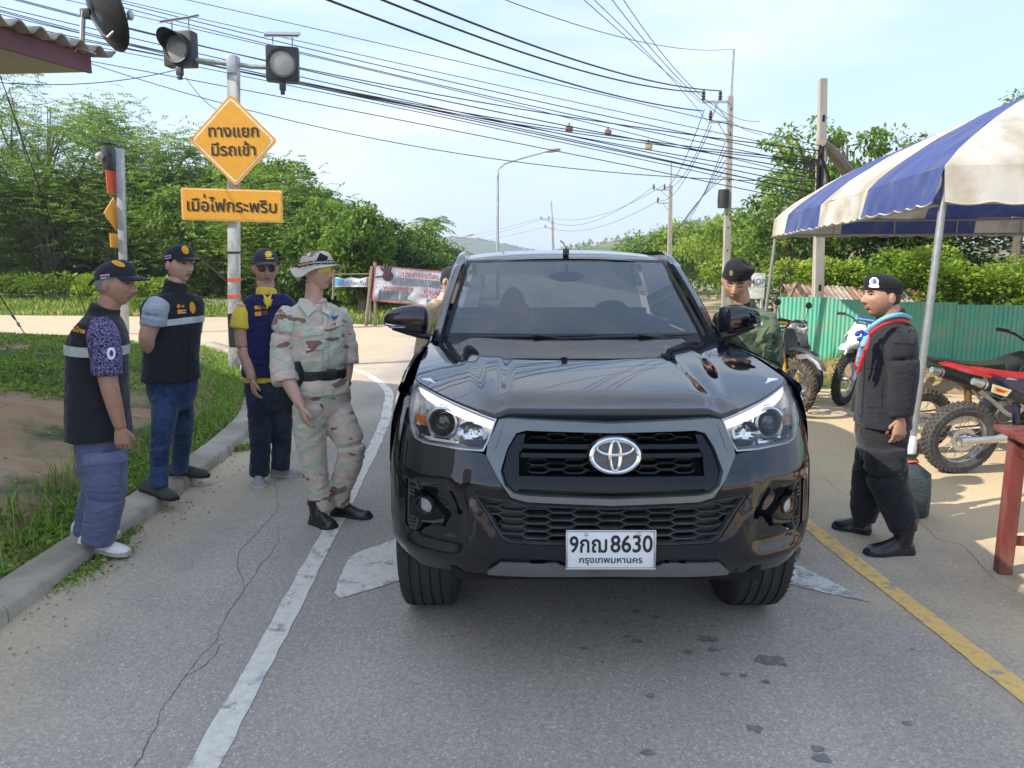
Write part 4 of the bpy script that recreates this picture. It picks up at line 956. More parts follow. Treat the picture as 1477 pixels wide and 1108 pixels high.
# ---- wheels
def wheel(x, yc, sg):
    w = thing('wheel', '', ''); del w['label']; del w['category']; w.parent = truck; w.location = (x, yc, .385)
    R, W_ = .385, .132; prof = []
    gro = [-.085,-.045,-.005+.0,.040,.080]
    pr = [(.235,-W_+.02),(.25,-W_),(.31,-W_-.004),(.352,-W_+.006),(.372,-W_+.018)]
    xs_ = [-W_+.024]
    for g_ in (-.068,-.024,.022,.066): pr += [(R-.001*(abs(g_)/.07), g_-.006),(R-.009, g_-.005),(R-.009, g_+.005),(R-.001, g_+.006)]
    pr.insert(5, (.381, -W_+.03)); pr += [(.381, W_-.03),(.372,W_-.018),(.352,W_-.006),(.31,W_+.004),(.25,W_),(.235,W_-.02)]
    mb = M_(); mb.lathe(pr, (0,0,0), 'X', 72)
    # shoulder sipes
    for k_ in range(64):
        a_ = 2*pi*k_/64
        for s_ in (-1, 1):
            c_, d_ = cos(a_), sin(a_); rr = .3815; t0 = np.array((-d_, c_))*.005
            mb.add([(s_*x_, c_*r_+t0[0]*q_, d_*r_+t0[1]*q_) for x_, r_ in ((.085,.3862),(.112,.379),(.124,.370)) for q_ in (-1, 1)], [(0,1,3,2),(2,3,5,4)])
    mk('tyre', mb, m_tyre, w, sharp=25)
    mb = M_(); mb.lathe([(.237,-.11),(.237,sg*.09 if 0 else .09),(.21,.08)], (0,0,0), 'X', 32); mk('rim', mb, m_rim, w)
    mb = M_()
    for k_ in range(6):
        a_ = 2*pi*k_/6; mb.tube([(sg*.09,0,0),(sg*.095,cos(a_)*.12,sin(a_)*.12),(sg*.085,cos(a_)*.225,sin(a_)*.225)], [.05,.035,.03], 8, flat=.6)
    mb.lathe([(.0005,sg*.11),(.05,sg*.10),(.06,sg*.07)], (0,0,0), 'X', 16); mk('spoke_set', mb, m_rim, w)
for yc in (.82, 3.905):
    for sg in (-1, 1): wheel(sg*.762, yc, sg)
mb = M_(); mb.tube([(-.7,3.905,.385),(.7,3.905,.385)], .05, 10); mb.tube([(-.7,.82,.34),(.7,.82,.34)], .04, 8); mb.box((-.45,.5,.30),(.45,5.0,.40)); mk('chassis', mb, m_void, truck)
# ---- interior
mb = M_(); mb.grid(lambda u, v: ((u*2-1)*.78, 1.62+.55*v-.05*(1-(u*2-1)**2), 1.16-.02*v+.03*ss(.2,.5,v)*ss(.1,.3,abs(u-.75)*-1+.35)), 20, 8); mk('dashboard', mb, m_int, truck)
for x in (-.37, .37):
    st_ = thing('front_seat', '', ''); del st_['label']; del st_['category']; st_.parent = truck; st_.location = (x, 2.75, .55)
    mb = M_(); mb.loft([[(px_*.25, y_, z_) for px_, y_ in ((-1,-.05),(-.9,-.1),(.9,-.1),(1,-.05),(.95,.06),(-.95,.06))] for z_, y0_ in ()] or [[(cos(a_)*.25*w_, sin(a_)*.07+dy, z_) for a_ in np.linspace(0, 2*pi, 16, False)] for z_, w_, dy in ((0,.9,-.1),(.2,1,0),(.45,1,.08),(.62,.8,.12))]); mk('backrest', mb, m_int, st_)
    mb = M_(); mb.ball((0,.14,.74), (.14,.06,.09), 14, 8); mk('headrest', mb, m_int, st_)
mb = M_(); mb.ball((0,2.45,1.56), (.12,.02,.035), 14, 8); mb.tube([(0,2.45,1.58),(0,2.50,1.64)], .01); mk('rear_view_mirror', mb, m_trim, truck)
mb = M_(); rr_ = [(.37+.18*cos(a_), 2.05+.06*sin(a_), 1.12+.17*sin(a_)) for a_ in np.linspace(0, 2*pi, 25)]; mb.tube(rr_, .014, 8, cap=False); mk('steering_wheel', mb, m_trim, truck)
mb = M_(); mb.box((-.84,1.7,.5),(-.80,4.1,1.15)); mb.box((.80,1.7,.5),(.84,4.1,1.15)); mb.box((-.84,3.5,.5),(.84,4.05,1.2)); mk('cabin_lining', mb, m_int, truck, smooth=False)
# ================================================================== PEOPLE
from mathutils.bvhtree import BVHTree
def cloth(name, col, var=.12, vs=30, rough=.9, bump=.35, bs=9, alt=None, avs=5, sheen=.15, fine=True):
    if name in _mats: return _mats[name]
    m, t, n, l, b = nodes(name)
    c = ramp(t, noisen(t, vs, 4, .6), [(.3, tuple(x*(1-var) for x in col)), (.7, tuple(min(1, x*(1+var)) for x in col))])
    if alt: c = mixn(t, ramp(t, noisen(t, avs, 5, .6), [(.45, 0), (.6, 1)]), c, alt)
    l.new(c, b.inputs['Base Color']); b.inputs['Roughness'].default_value = rough; b.inputs['Specular IOR Level'].default_value = .25; b.inputs['Sheen Weight'].default_value = sheen; bump *= 1.25
    w = n.new('ShaderNodeTexNoise'); w.inputs['Scale'].default_value = bs; w.inputs['Detail'].default_value = 2; w.inputs['Distortion'].default_value = .8
    tc = n.new('ShaderNodeTexCoord'); mp = n.new('ShaderNodeMapping'); mp.inputs['Scale'].default_value = (1, 1, 2.6); mp.inputs['Rotation'].default_value = (.5, .6, .3); l.new(tc.outputs['Object'], mp.inputs[0]); l.new(mp.outputs[0], w.inputs['Vector'])
    l.new(bumpn(t, w.outputs[0], bump, .03), b.inputs['Normal']); _mats[name] = m; return m
def camo(name, cols, sc=6, st=(1,1,2.2), seed=0):
    m, t, n, l, b = nodes(name)
    def layer(sc_, off, th):
        nn = n.new('ShaderNodeTexNoise'); nn.inputs['Scale'].default_value = sc_; nn.inputs['Detail'].default_value = 1.6; nn.inputs['Distortion'].default_value = .5
        tc = n.new('ShaderNodeTexCoord'); mp = n.new('ShaderNodeMapping'); mp.inputs['Scale'].default_value = st; mp.inputs['Location'].default_value = (off+seed, off*1.3, off*.7)
        l.new(tc.outputs['Object'], mp.inputs[0]); l.new(mp.outputs[0], nn.inputs['Vector']); return ramp(t, nn.outputs[0], [(th, 0), (th+.012, 1)])
    c = mixn(t, layer(sc, 0, .50), cols[0], cols[1])
    for i, cc in enumerate(cols[2:]): c = mixn(t, layer(sc*(.85+.3*i), 3.7*(i+1), .625+.01*i), c, cc)
    l.new(c, b.inputs['Base Color']); b.inputs['Roughness'].default_value = .9; b.inputs['Specular IOR Level'].default_value = .2; b.inputs['Sheen Weight'].default_value = .1
    l.new(bumpn(t, noisen(t, 10, 3, .5, dist=1.5, stretch=(1,1,1.7)), .4, .03), b.inputs['Normal']); return m
def skinm(name, col):
    m, t, n, l, b = nodes(name)
    c = ramp(t, noisen(t, 28, 5, .6), [(.3, tuple(x*.86 for x in col)), (.7, tuple(min(1, x*1.12) for x in col))])
    c = mixn(t, ramp(t, noisen(t, 9, 3, .5), [(.5, 0), (.7, .35)]), c, (col[0]*1.05, col[1]*.75, col[2]*.7))
    l.new(c, b.inputs['Base Color']); b.inputs['Roughness'].default_value = .52; b.inputs['Subsurface Weight'].default_value = .12; b.inputs['Subsurface Radius'].default_value = (.02,.008,.005); b.inputs['Subsurface Scale'].default_value = .3
    l.new(bumpn(t, noisen(t, 120, 4, .6), .15, .002), b.inputs['Normal']); return m
m_eye = mat('eye_white', (.6,.57,.54), .3, var=.03); m_iris = mat('iris_brown', (.02,.012,.008), .15, var=.1)
m_lip = mat('lips', (.30,.12,.10), .5, var=.1)
def yawv(a): a = radians(a); return Vector((cos(a), sin(a), 0)), Vector((sin(a), -cos(a), 0))   # side, facing
def ering(c, a, b, s, f, n=24, p=2.3, up=None, tilt=0):
    out = []
    for k in range(n):
        t = 2*pi*k/n; cs, sn = cos(t), sin(t)
        x = a*math.copysign(abs(cs)**(2/p), cs); y = b*math.copysign(abs(sn)**(2/p), sn)
        out.append(c+s*x+f*y+Vector((0,0,tilt*y)))
    return out
def garment(name, parts, m, par, voxel=.0105, it=4, wr=(.005, 9, 16), seed=0, keep=None, label=None):
    """parts: ('T', rings) or ('L', [(p, r), ...][, flat]); welded into one cloth surface"""
    mb = M_()
    for pt in parts:
        if pt[0] == 'T':
            rr = pt[1]; q = spline([(*c, a, b) for c, a, b in rr], 5*(len(rr)-1)); s, f = yawv(pt[2])
            mb.loft([ering(Vector(v[:3]), v[3], v[4], s, f) for v in q])
        elif pt[0] == 'L':
            q = spline([(*p, r) for p, r in pt[1]], 6*(len(pt[1])-1)); mb.tube([v[:3] for v in q], [v[3] for v in q], 16, flat=pt[2] if len(pt) > 2 else 1.0, up=pt[3] if len(pt) > 3 else Vector((0,0,1)))
        elif pt[0] == 'B': mb.ball(pt[1], pt[2], 16, 10)
    o = mk(name, mb, m, par, smooth=True, sharp=180, label=label)
    r_ = o.modifiers.new('r', 'REMESH'); r_.mode = 'VOXEL'; r_.voxel_size = voxel
    if it: sm = o.modifiers.new('s', 'SMOOTH'); sm.iterations = it; sm.factor = .5
    bake(o); me = o.data
    if wr:
        n = len(me.vertices); co = np.empty(n*3); me.vertices.foreach_get('co', co); co = co.reshape(-1,3); no = np.empty(n*3); me.vertices.foreach_get('normal', no); no = no.reshape(-1,3)
        A, fx, fz = wr
        d = np.array([(1-2*abs(noise.noise(Vector((x*fx+seed, y*fx, z*fz+.8*noise.noise(Vector((x*5, y*5, z*3+seed)))*3)))))*.8+.5*noise.noise(Vector((x*fx*2.3, y*fx*2.3, z*fz*1.4+seed))) for x, y, z in co])
        co += no*(d-.35)[:,None]*A; me.vertices.foreach_set('co', co.ravel()); me.update()
    me.polygons.foreach_set('use_smooth', [True]*len(me.polygons)); return o
def band(src, name, m, par, p1, n1, p2, n2, off=.003, th=.003):
    """strip of src between two planes (points relative to the figure root), set proud of it"""
    bm = bmesh.new(); bm.from_mesh(src.data); bm.normal_update()
    for p, n_ in ((p1, n1), (p2, n2)): bmesh.ops.bisect_plane(bm, geom=bm.verts[:]+bm.edges[:]+bm.faces[:], plane_co=p, plane_no=n_, clear_inner=True)
    if not bm.verts: bm.free(); return None
    nv = {v: v.normal.copy() for v in bm.verts}
    for v in bm.verts: v.co += nv[v]*(off+th)
    me = bpy.data.meshes.new(name); bm.to_mesh(me); bm.free(); o = mk(name, me, m, par, weld=False, sharp=180); return o
CAMP = Vector((0, 0, EYE))
def decal(src, name, m, par, cx, cy, w, h, rot=0, shape='rect', off=.004, n=8, mesh=None, root=None):
    """thin patch sewn onto src at pixel position: shaped by the surface it lies on"""
    base = root if root is not None else par.location
    bv = BVHTree.FromObject(src, bpy.context.evaluated_depsgraph_get()) if not hasattr(src, 'ray_cast_') else src
    ca, sa = cos(radians(rot)), sin(radians(rot))
    def cast(a, b_):
        px, py = cx+a*ca-b_*sa, cy+a*sa+b_*ca; d = (P(px, py, 3.0)-CAMP).normalized(); h_, nn, i, ds = bv.ray_cast(CAMP-base, d)
        return (h_, nn) if h_ is not None else None
    mb = M_()
    if mesh is None:
        if shape == 'rect': pts = [[(w*(i/n-.5), h*(j/n-.5)) for i in range(n+1)] for j in range(n+1)]
        else: pts = [[(w/2*(j/n)*cos(2*pi*i/(2*n)), h/2*(j/n)*sin(2*pi*i/(2*n))) for i in range(2*n+1)] for j in range(n+1)]
        W_ = len(pts[0]); vs = []
        for row in pts:
            for a, b_ in row: vs.append(cast(a, b_))
        ok = [v is not None for v in vs]
        mb.v = [tuple(v[0]+v[1]*off) if v else (0,0,0) for v in vs]
        for j in range(n):
            for i in range(W_-1):
                q = (j*W_+i, j*W_+i+1, (j+1)*W_+i+1, (j+1)*W_+i)
                if all(ok[k] for k in q): mb.f.append(q); mb.mi.append(0)
    else:
        vs = [cast(v[0], -v[1]) for v in mesh[0]]; mb.v = [tuple(v[0]+v[1]*off) if v else (0,0,0) for v in vs]
        mb.f = [f for f in mesh[1] if all(vs[k] is not None for k in f)]; mb.mi = [0]*len(mb.f)
    if mb.f:
        el = [max((Vector(mb.v[f[k]])-Vector(mb.v[f[k-1]])).length for k in range(len(f))) for f in mb.f]; md = sorted(el)[len(el)//2]
        mb.f = [f for f, e in zip(mb.f, el) if e < max(md*3.5, .012)]; mb.mi = [0]*len(mb.f)
    if mb.f and mesh is None:
        par_ = {}
        def find(a):
            while par_.setdefault(a, a) != a: a = par_[a]
            return a
        for f in mb.f:
            for k in f[1:]: par_[find(k)] = find(f[0])
        cnt = {}
        for f in mb.f: cnt[find(f[0])] = cnt.get(find(f[0]), 0)+1
        best = max(cnt, key=cnt.get); mb.f = [f for f in mb.f if find(f[0]) == best]
    if not mb.f: return None
    used = sorted({i for f in mb.f for i in f}); ix = {a: b_ for b_, a in enumerate(used)}; mb.v = [mb.v[i] for i in used]; mb.f = [tuple(ix[i] for i in f) for f in mb.f]; mb.mi = [0]*len(mb.f)
    return mk(name, mb, m, par, weld=False, sharp=180)
def textmesh(s, size, bold=0):
    cu = bpy.data.curves.new('x', 'FONT'); cu.body = s; cu.size = size; cu.align_x = 'CENTER'; cu.align_y = 'CENTER'; cu.resolution_u = 2; cu.offset = bold
    o = bpy.data.objects.new('x', cu); C.objects.link(o); dg = bpy.context.evaluated_depsgraph_get(); dg.update()
    me = bpy.data.meshes.new_from_object(o.evaluated_get(dg)); r_ = ([tuple(v.co) for v in me.vertices], [tuple(p.vertices) for p in me.polygons])
    bpy.data.objects.remove(o); bpy.data.meshes.remove(me); return r_
def g2(x, s): return math.exp(-(x/s)**2)
def headpt(sx, sy, sz, age=0):
    w, d, h = .0755, .098, .118; x, y, z = w*sx, d*sy, h*sz; t = max(0, -sz)
    x *= (1-.30*t**1.7)*(1+.03*g2(sz-.15, .3))
    if sy > 0: y *= 1-.06*t**2; y *= 1-.05*ss(.3, 1, sz)
    else: y *= 1-.50*ss(.15, .95, t)
    if sy > 0:
        fr = ss(.05, .5, sy)
        y += fr*(.026*g2(x, .0095+.003*ss(-.01, -.03, z))*(ss(.022, -.028, z)*ss(-.043, -.033, z))+.008*(g2(x-.012, .007)+g2(x+.012, .007))*g2(z+.034, .008))
        y -= fr*.011*(g2(x-.031, .016)+g2(x+.031, .016))*g2(z-.008, .012)
        y += fr*.005*(g2(x-.03, .022)+g2(x+.03, .022))*g2(z-.027, .007)
        y += fr*(.008*g2(x, .021)*g2(z+.060, .012)-.005*g2(x, .022)*g2(z+.0595, .0022)-.004*g2(x, .02)*g2(z+.078, .006)+.009*g2(x, .018)*g2(z+.097, .014))
        y += fr*.005*(g2(x-.046, .016)+g2(x+.046, .016))*g2(z+.022, .018)
        y -= fr*age*.003*(g2(abs(x)-.034-.35*abs(z+.05), .004))*g2(z+.05, .025)
    return x, y, z
class Head:
    def __init__(s, par, c, yaw, pitch=0, roll=0, sc=1.0, skin_=None, hair=None, age=0, hairtop=True, smile=0, closed=False):
        sd, f = yawv(yaw); s.par = par
        R = Matrix((sd, -f*-1, Vector((0,0,1)))).transposed()    # columns side, facing, up
        R = R @ Matrix.Rotation(radians(-pitch), 3, 'X') @ Matrix.Rotation(radians(roll), 3, 'Y')
        s.M = Matrix.Translation(c) @ R.to_4x4() @ Matrix.Scale(sc, 4); s.flip = sd.cross(f).z < 0
        nu, nv = 80, 64; mb = M_()
        s.mesh = M_(); s.mesh.grid(lambda u, v: headpt(cos(2*pi*u)*sin(pi*v), sin(2*pi*u)*sin(pi*v), cos(pi*v), age), nu, nv, wrap_u=True)
        for sg in (-1, 1):
            ear = M_(); ear.ball((sg*.078,-.010,-.004), (.0075,.019,.031), 12, 10, Matrix.Rotation(sg*.35, 3, 'Z') @ Matrix.Rotation(-.2, 3, 'X')); s.mesh.add(ear.v, ear.f)
            ear = M_(); ear.ball((sg*.083,-.008,-.002), (.004,.012,.02), 8, 6, Matrix.Rotation(sg*.35, 3, 'Z')); s.mesh.add(ear.v, ear.f)
        s.mesh.v = [tuple(s.M @ Vector(v)) for v in s.mesh.v]
        fy = lambda x, z: headpt(x/.0755, sqrt(max(.01, 1-(x/.0755)**2-(z/.118)**2)), z/.118, age)[1]
        for sg in (-1, 1):
            if not closed:
                mb = M_(); mb.ball((sg*.031, fy(.031,.006)-.0078, .006), (.0145,.011,.0062), 12, 8); s.put('eye', mb, m_eye)
                mb = M_(); mb.ball((sg*.031, fy(.031,.006)+.0005, .0065), (.0052,.0035,.0052), 10, 6); s.put('iris', mb, m_iris)
            mb = M_(); mb.tube([(sg*x, fy(x, z)+.0015, z) for x, z in ((.0165,.006),(.024,.0112),(.032,.0125),(.040,.0105),(.046,.006))] if not closed else [(sg*x, fy(x, z)+.002, z) for x, z in ((.0165,.004),(.024,-.0005),(.032,-.002),(.040,.000),(.046,.003))], [.0014,.0026,.0032,.0028,.0014], 6); s.put('eyelid', mb, m_iris if not closed else hair or m_iris)
            mb = M_(); mb.tube([(sg*x, fy(x, z)+.001, z) for x, z in ((.014,.024),(.026,.0285),(.038,.029),(.050,.0235))], [.0028,.0046,.0044,.0016], 6, flat=1); s.put('eyebrow', mb, hair or m_iris)
        lw = .024+.004*smile; lz = -.0595
        for dz, r_ in ((.0042, .0034), (-.0052, .0042)):
            mb = M_(); pts = [(x, fy(x, lz+dz)+.0008, lz+dz*(1-.8*(abs(x)/lw)**2)+smile*.008*(abs(x)/lw)**2) for x in np.linspace(-lw, lw, 9)]
            mb.tube(pts, [r_*max(.15, 1-(abs(x)/lw)**3) for x in np.linspace(-lw, lw, 9)], 8); s.put('lips', mb, m_lip)
        if smile > .5:
            mb = M_(); mb.tube([(x, fy(x, lz)+.0022, lz+smile*.006*(abs(x)/lw)**2) for x in np.linspace(-lw*.8, lw*.8, 9)], [.0005,.002,.0024,.0026,.0026,.0026,.0024,.002,.0005], 6); s.put('teeth', mb, m_eye)
        if hair:
            mb = M_(); g = M_(); g.grid(lambda u, v: (lambda q: (q[0]*1.035, q[1]*1.03-.001, q[2]*1.02+.001))(headpt(cos(2*pi*u)*sin(pi*v), sin(2*pi*u)*sin(pi*v), cos(pi*v))), nu, nv, wrap_u=True)
            for f_ in g.f:
                c_ = [sum(g.v[i][k] for i in f_)/4 for k in range(3)]
                lim = interp(c_[1], [-.1,-.03,-.012,.02,.045,.07], [-.055,-.045,.03,.012,.055,.07])
                if lim < c_[2] < .062: mb.f.append(f_); mb.mi.append(0)
            mb.v = g.v; o = s.put('hair', mb, hair)
            bm = bmesh.new(); bm.from_mesh(o.data); bmesh.ops.delete(bm, geom=[v for v in bm.verts if not v.link_faces], context='VERTS'); bm.to_mesh(o.data); bm.free()
    def put(s, name, mb, m, lift=0, **k):
        if lift: mb.v = [(x, y, z+lift*ss(-.10, .09, y)) for x, y, z in mb.v]
        mb.v = [tuple(s.M @ Vector(v)) for v in mb.v]; return mk(name, mb, m, s.par, **k)
def cap(H, m, mb_brim=None, tall=0, strap=False):
    def dome(u, v):
        a = 2*pi*u; e = pi/2*(1-v); ca, sa = cos(a), sin(a); fr = max(0, sa)
        r_ = cos(e)**.8; z = .022+(.088+tall*fr)*sin(e)**.82
        return (ca*.0845*r_, sa*.107*r_+.002+.006*fr*(1-v)**.5*0, z-.004*sin(a*6)*0)
    mb = M_(); mb.grid(dome, 40, 16, wrap_u=True); mb.v = [(x, y, z if z > .0221 else z) for x, y, z in mb.v]
    base = M_(); base.grid(lambda u, v: (cos(2*pi*u)*(.0845+.0*v), sin(2*pi*u)*.107+.002, .022-.006*(v)), 40, 1, wrap_u=True); mb.add(base.v, base.f)
    o = H.put('cap', mb, m, lift=.033, sharp=60)
    nb = M_()
    def brim(u, v):
        x = (u*2-1)*.076; y0 = .002+.107*sqrt(max(0, 1-(x/.0845)**2)); L = .078*(1-(abs(u*2-1))**3*.62)
        return (x*(1-.06*v), y0-.006+L*v, .019-.017*(x/.076)**2*(.35+.65*v)+.004*sin(v*pi)-.012*v)
    for off in (0, -.005): nb.grid(lambda u, v: (lambda q: (q[0], q[1], q[2]+off))(brim(u, v)), 20, 8)
    n = 21
    for j in range(8): pass
    e0 = [8*n+i for i in range(n)]; e1 = [9*n+8*n+i for i in range(n)]
    nb.f += [(e0[i], e0[i+1], e1[i+1], e1[i]) for i in range(n-1)]; nb.mi += [0]*(n-1)
    b_ = H.put('brim', nb, mb_brim or m, lift=.033, sharp=60)
    mb = M_(); mb.ball((0,.0,.111), (.008,.008,.005), 8, 6); H.put('cap_button', mb, m, lift=.033)
    if strap:
        mb = M_(); mb.tube([(0,-.104,.02),(.012,-.125,.004),(.02,-.15,-.016)], [.012,.010,.009], 8, flat=.35); H.put('cap_strap', mb, m)
    return o
def beret(H, m, tilt=0, band_=True, mband=None):
    mb = M_()
    def f(u, v):
        a = 2*pi*u; ca, sa = cos(a), sin(a); e = v*pi/2
        bulge = 1+.13*sin(min(1, v*2.2)*pi/2)*cos(e)**.3
        r_ = (cos(e)**.62)*bulge; side_ = tilt*(.5-.5*ca)*ss(0, .4, v)
        return (ca*.082*r_-tilt*.035*sin(e), sa*.103*r_+.0-.012*sin(e), .026+.082*sin(e)**.9+(.022*abs(tilt)*ca*tilt)*sin(e)-.020*side_*cos(e)+.02*max(0, sa)*sin(e)*(1-sin(e))*2)
    mb.grid(f, 40, 18, wrap_u=True); o = H.put('beret', mb, m, lift=.022, sharp=180)
    if band_:
        mb = M_(); mb.grid(lambda u, v: (cos(2*pi*u)*(.0835-.001*v), sin(2*pi*u)*(.1045), .030-.014*v), 40, 2, wrap_u=True); H.put('beret_band', mb, mband or m, lift=.022)
    return o
def hand(mb, wrist, d, nrm, size=1.0, curl=.5, thumb=1, spread=.06):
    """d: towards the fingertips, nrm: palm side; thumb=+-1 picks the side"""
    d = d.normalized(); nrm = (nrm-d*nrm.dot(d)).normalized(); s = d.cross(nrm).normalized()*thumb
    W_ = .040*size; L = .092*size; rings = []
    for f, a, b_ in ((-.25,.026,.021),(0,.027,.019),(.3,.035,.0175),(.65,.040,.016),(.95,.041,.0135),(1.08,.036,.010)):
        rings.append(ering(wrist+d*L*f, a*size, b_*size, s, nrm, 14, 2.5))
    mb.loft(rings)
    for k, (off, ln, r_) in enumerate(((.029,.070,.0088),(.0098,.078,.0092),(-.0098,.072,.0088),(-.0285,.058,.0078))):
        p = wrist+d*L*.93+s*off*size; a = 0; pts = [p-d*.02*size, p]; dirn = (d+s*spread*off/.03).normalized()
        for j, fl in enumerate((.42,.32,.26)):
            a += curl*(.55 if j == 0 else .8)*(1+.1*k); v = dirn*cos(a)+nrm*sin(a); p = p+v*ln*fl*size; pts.append(p)
        mb.tube(pts, [r_*size, r_*size*1.05, r_*size, r_*size*.92, r_*size*.6], 8, up=s)
    p = wrist+d*L*.25+s*.024*size; v1 = (d*.75+s*.7+nrm*.25).normalized(); v2 = (d*.95+s*.25+nrm*.35).normalized(); v3 = (d+nrm*.45).normalized()
    mb.tube([p-v1*.012, p, p+v1*.036*size, p+v1*.036*size+v2*.030*size, p+v1*.036*size+v2*.03*size+v3*.02*size], [.012*size,.0135*size,.0115*size,.0095*size,.0055*size], 8, up=nrm)
def shoe(name, heel, toe, m, ms, par, w=.048, h=.09, boot=0, lace=None, solez=.018, ang=None):
    """heel and toe: points on the ground"""
    d = (toe-heel); L = d.length; d.normalize(); s = Vector((d.y, -d.x, 0)); up = Vector((0,0,1)); rings = []; z0 = heel.z
    g = thing(name, '', ''); del g['label']; del g['category']; g.parent = par
    for f, a, hh, lo in ((-.02,.55,.55,.3),(.04,.80,.80,.0),(.2,.82,1.0,0),(.38,.78,.98,0),(.55,.88,.72,0),(.72,1.0,.56,0),(.86,.92,.47,0),(.96,.66,.34,.05),(1.0,.35,.2,.1)):
        ring = []
        for k in range(18):
            t = 2*pi*k/18; cs, sn = cos(t), sin(t); zz = max(0, sn)**.8*hh*h if sn > 0 else 0
            ring.append(heel+d*L*f+s*(w*a*(math.copysign(abs(cs)**.7, cs))*(1 if sn <= 0 else (1-.35*(sn**2))))+up*(solez+zz if sn > 0 else solez*.9))
        rings.append(ring)
    mb = M_(); mb.loft(rings); mk('upper', mb, m, g)
    rings = []
    for f, a in ((-.03,.55),(0,.8),(.08,.95),(.3,.88),(.5,.90),(.72,1.06),(.88,.98),(.97,.72),(1.02,.36)):
        ring = [heel+d*L*f+s*w*a*x*1.04+up*z for x, z in ((-1,.0),(-1,solez),(-.8,solez+.006),(.8,solez+.006),(1,solez),(1,.0),(.8,-.0),(-.8,-.0))]
        rings.append(ring)
    mb = M_(); mb.loft(rings); mk('sole', mb, ms, g, sharp=50)
    if boot:
        mb = M_(); c = heel+d*L*.17; mb.loft([ering(c+up*z+d*dx, a, b_, s, d, 18, 2.2) for z, a, b_, dx in ((.04,.042,.058,.02),(.09,.044,.054,.008),(.14,.047,.050,0),(boot*.8,.052,.052,-.002),(boot,.053,.053,-.002),(boot,.045,.045,0))]); mk('boot_shaft', mb, m, g)
    if lace:
        for k in range(4 if not boot else 7):
            f = .40+.055*k if k < 4 else .38; zz = h*(1.0-.09*k)+solez-.008 if k < 4 else .10+.03*(k-3); mb = M_()
            if k < 4: mb.tube([heel+d*L*f+s*x+up*(zz-abs(x)*.35) for x in (-.022,0,.022)], .0035, 6)
            else: mb.tube([heel+d*(L*.17+.052)+s*x+up*(zz) for x in (-.022,0,.022)], .0035, 6)
            mk('lace', mb, lace, g)
    return g
def person(label, root, group=None): return thing('person', label, 'person', root, 0, group)
def bodymesh(par, H, lofts, hands, m, voxel=.009):
    """one continuous body: torso, neck, arms and legs remeshed, head and fingers rooted into it"""
    o = garment('body', lofts, m, par, voxel=voxel, it=2, wr=None)
    bm = bmesh.new(); bm.from_mesh(o.data)
    h = H.mesh.mesh('h'); bm.from_mesh(h); bpy.data.meshes.remove(h)
    hm = M_()
    for a in hands: hand(hm, *a)
    if hands:
        h = hm.mesh('h'); bm.from_mesh(h); bpy.data.meshes.remove(h)
    bmesh.ops.recalc_face_normals(bm, faces=bm.faces); bm.to_mesh(o.data); bm.free()
    o.data.polygons.foreach_set('use_smooth', [True]*len(o.data.polygons)); return o
m_hairb = mat('hair_black', (.012,.010,.010), .7, var=.4, vs=160, bump=.5, bs=200); m_hairg = mat('hair_grey', (.22,.21,.20), .8, var=.45, vs=160, bump=.5, bs=200)
m_vest = cloth('vest_black', (.018,.019,.024), var=.15); m_refl = mat('reflective_tape', (.55,.60,.60), .35, metal=.2, var=.1, vs=60)
m_patch = mat('orange_thread', (.70,.30,.02), .8, var=.15, vs=200); m_patchk = mat('patch_black', (.01,.01,.012), .9)
m_whitet = mat('white_thread', (.72,.72,.74), .8, var=.05); m_bluet = mat('blue_thread', (.03,.04,.22), .8); m_redt = mat('red_thread', (.55,.04,.05), .8); m_yelt = mat('yellow_thread', (.80,.55,.06), .8)
def flag(src, par, cx, cy, w, h, rot=0, nm='flag_patch'):
    p_ = decal(src, nm, m_whitet, par, cx, cy, w, h, rot, off=.004)
    if not p_: return
    ca, sa = cos(radians(rot)), sin(radians(rot))
    for fy_, fh, m__ in ((-.42,.16,m_redt),(.42,.16,m_redt),(0,.34,m_bluet)): decal(src, 'flag_stripe', m__, par, cx-fy_*h*sa, cy+fy_*h*ca, w*.96, h*fh, rot, off=.0055, n=4)

# ---------------------------------------------------------------- 1 old man, dark vest, slate trousers
def fig(Y0, gx, gy, z=0):
    g = P(gx, gy, Y0); root = Vector((g.x, Y0, z)); return root, (lambda px, py, dy=0: P(px, py, Y0+dy)-root)
root, J = fig(4.03, 148, 800, 0)
p = person('grey-haired man in dark vest, purple patterned shirt and white shoes, standing at the kerb', root)
sk = skinm('skin_tanned', (.42,.23,.155))
H = Head(p, J(166,410,.02), 92, 4, sc=1.01, skin_=sk, hair=m_hairg, age=1)
sh = (J(148,478,-.16), J(156,548,-.20), J(174,617,-.17))
bodymesh(p, H, [('T', [(J(145,640,0),.14,.10),(J(142,560,0),.15,.11),(J(142,500,0),.17,.11),(J(146,468,0),.13,.09)], 105), ('L', [(J(146,470,0),0.0540),(J(156,445,.01),0.0559),(J(162,425,.02),0.0580)]),
  ('L', [(sh[0],0.0552),(J(152,515,-.19),0.0540),(sh[1],0.0483),(J(165,585,-.19),0.0414),(sh[2],0.0310)]), ('L', [(J(152,478,.17),.05),(J(168,560,.2),0.0437),(J(176,600,.18),0.0310)]),
  ('L', [(J(149,655,-.06),.06),(J(150,710,-.08),.05),(J(140,778,-.08),.04)]), ('L', [(J(148,655,.08),.06),(J(144,705,.1),0.0633),(J(125,765,.1),.04)])],
  [(sh[2], J(178,650,-.16)-sh[2], Vector((-.25,.95,0)), .97, .55, 1)], sk)
m_slate = cloth('slate_cotton', (.115,.125,.22), var=.12, bump=.5)
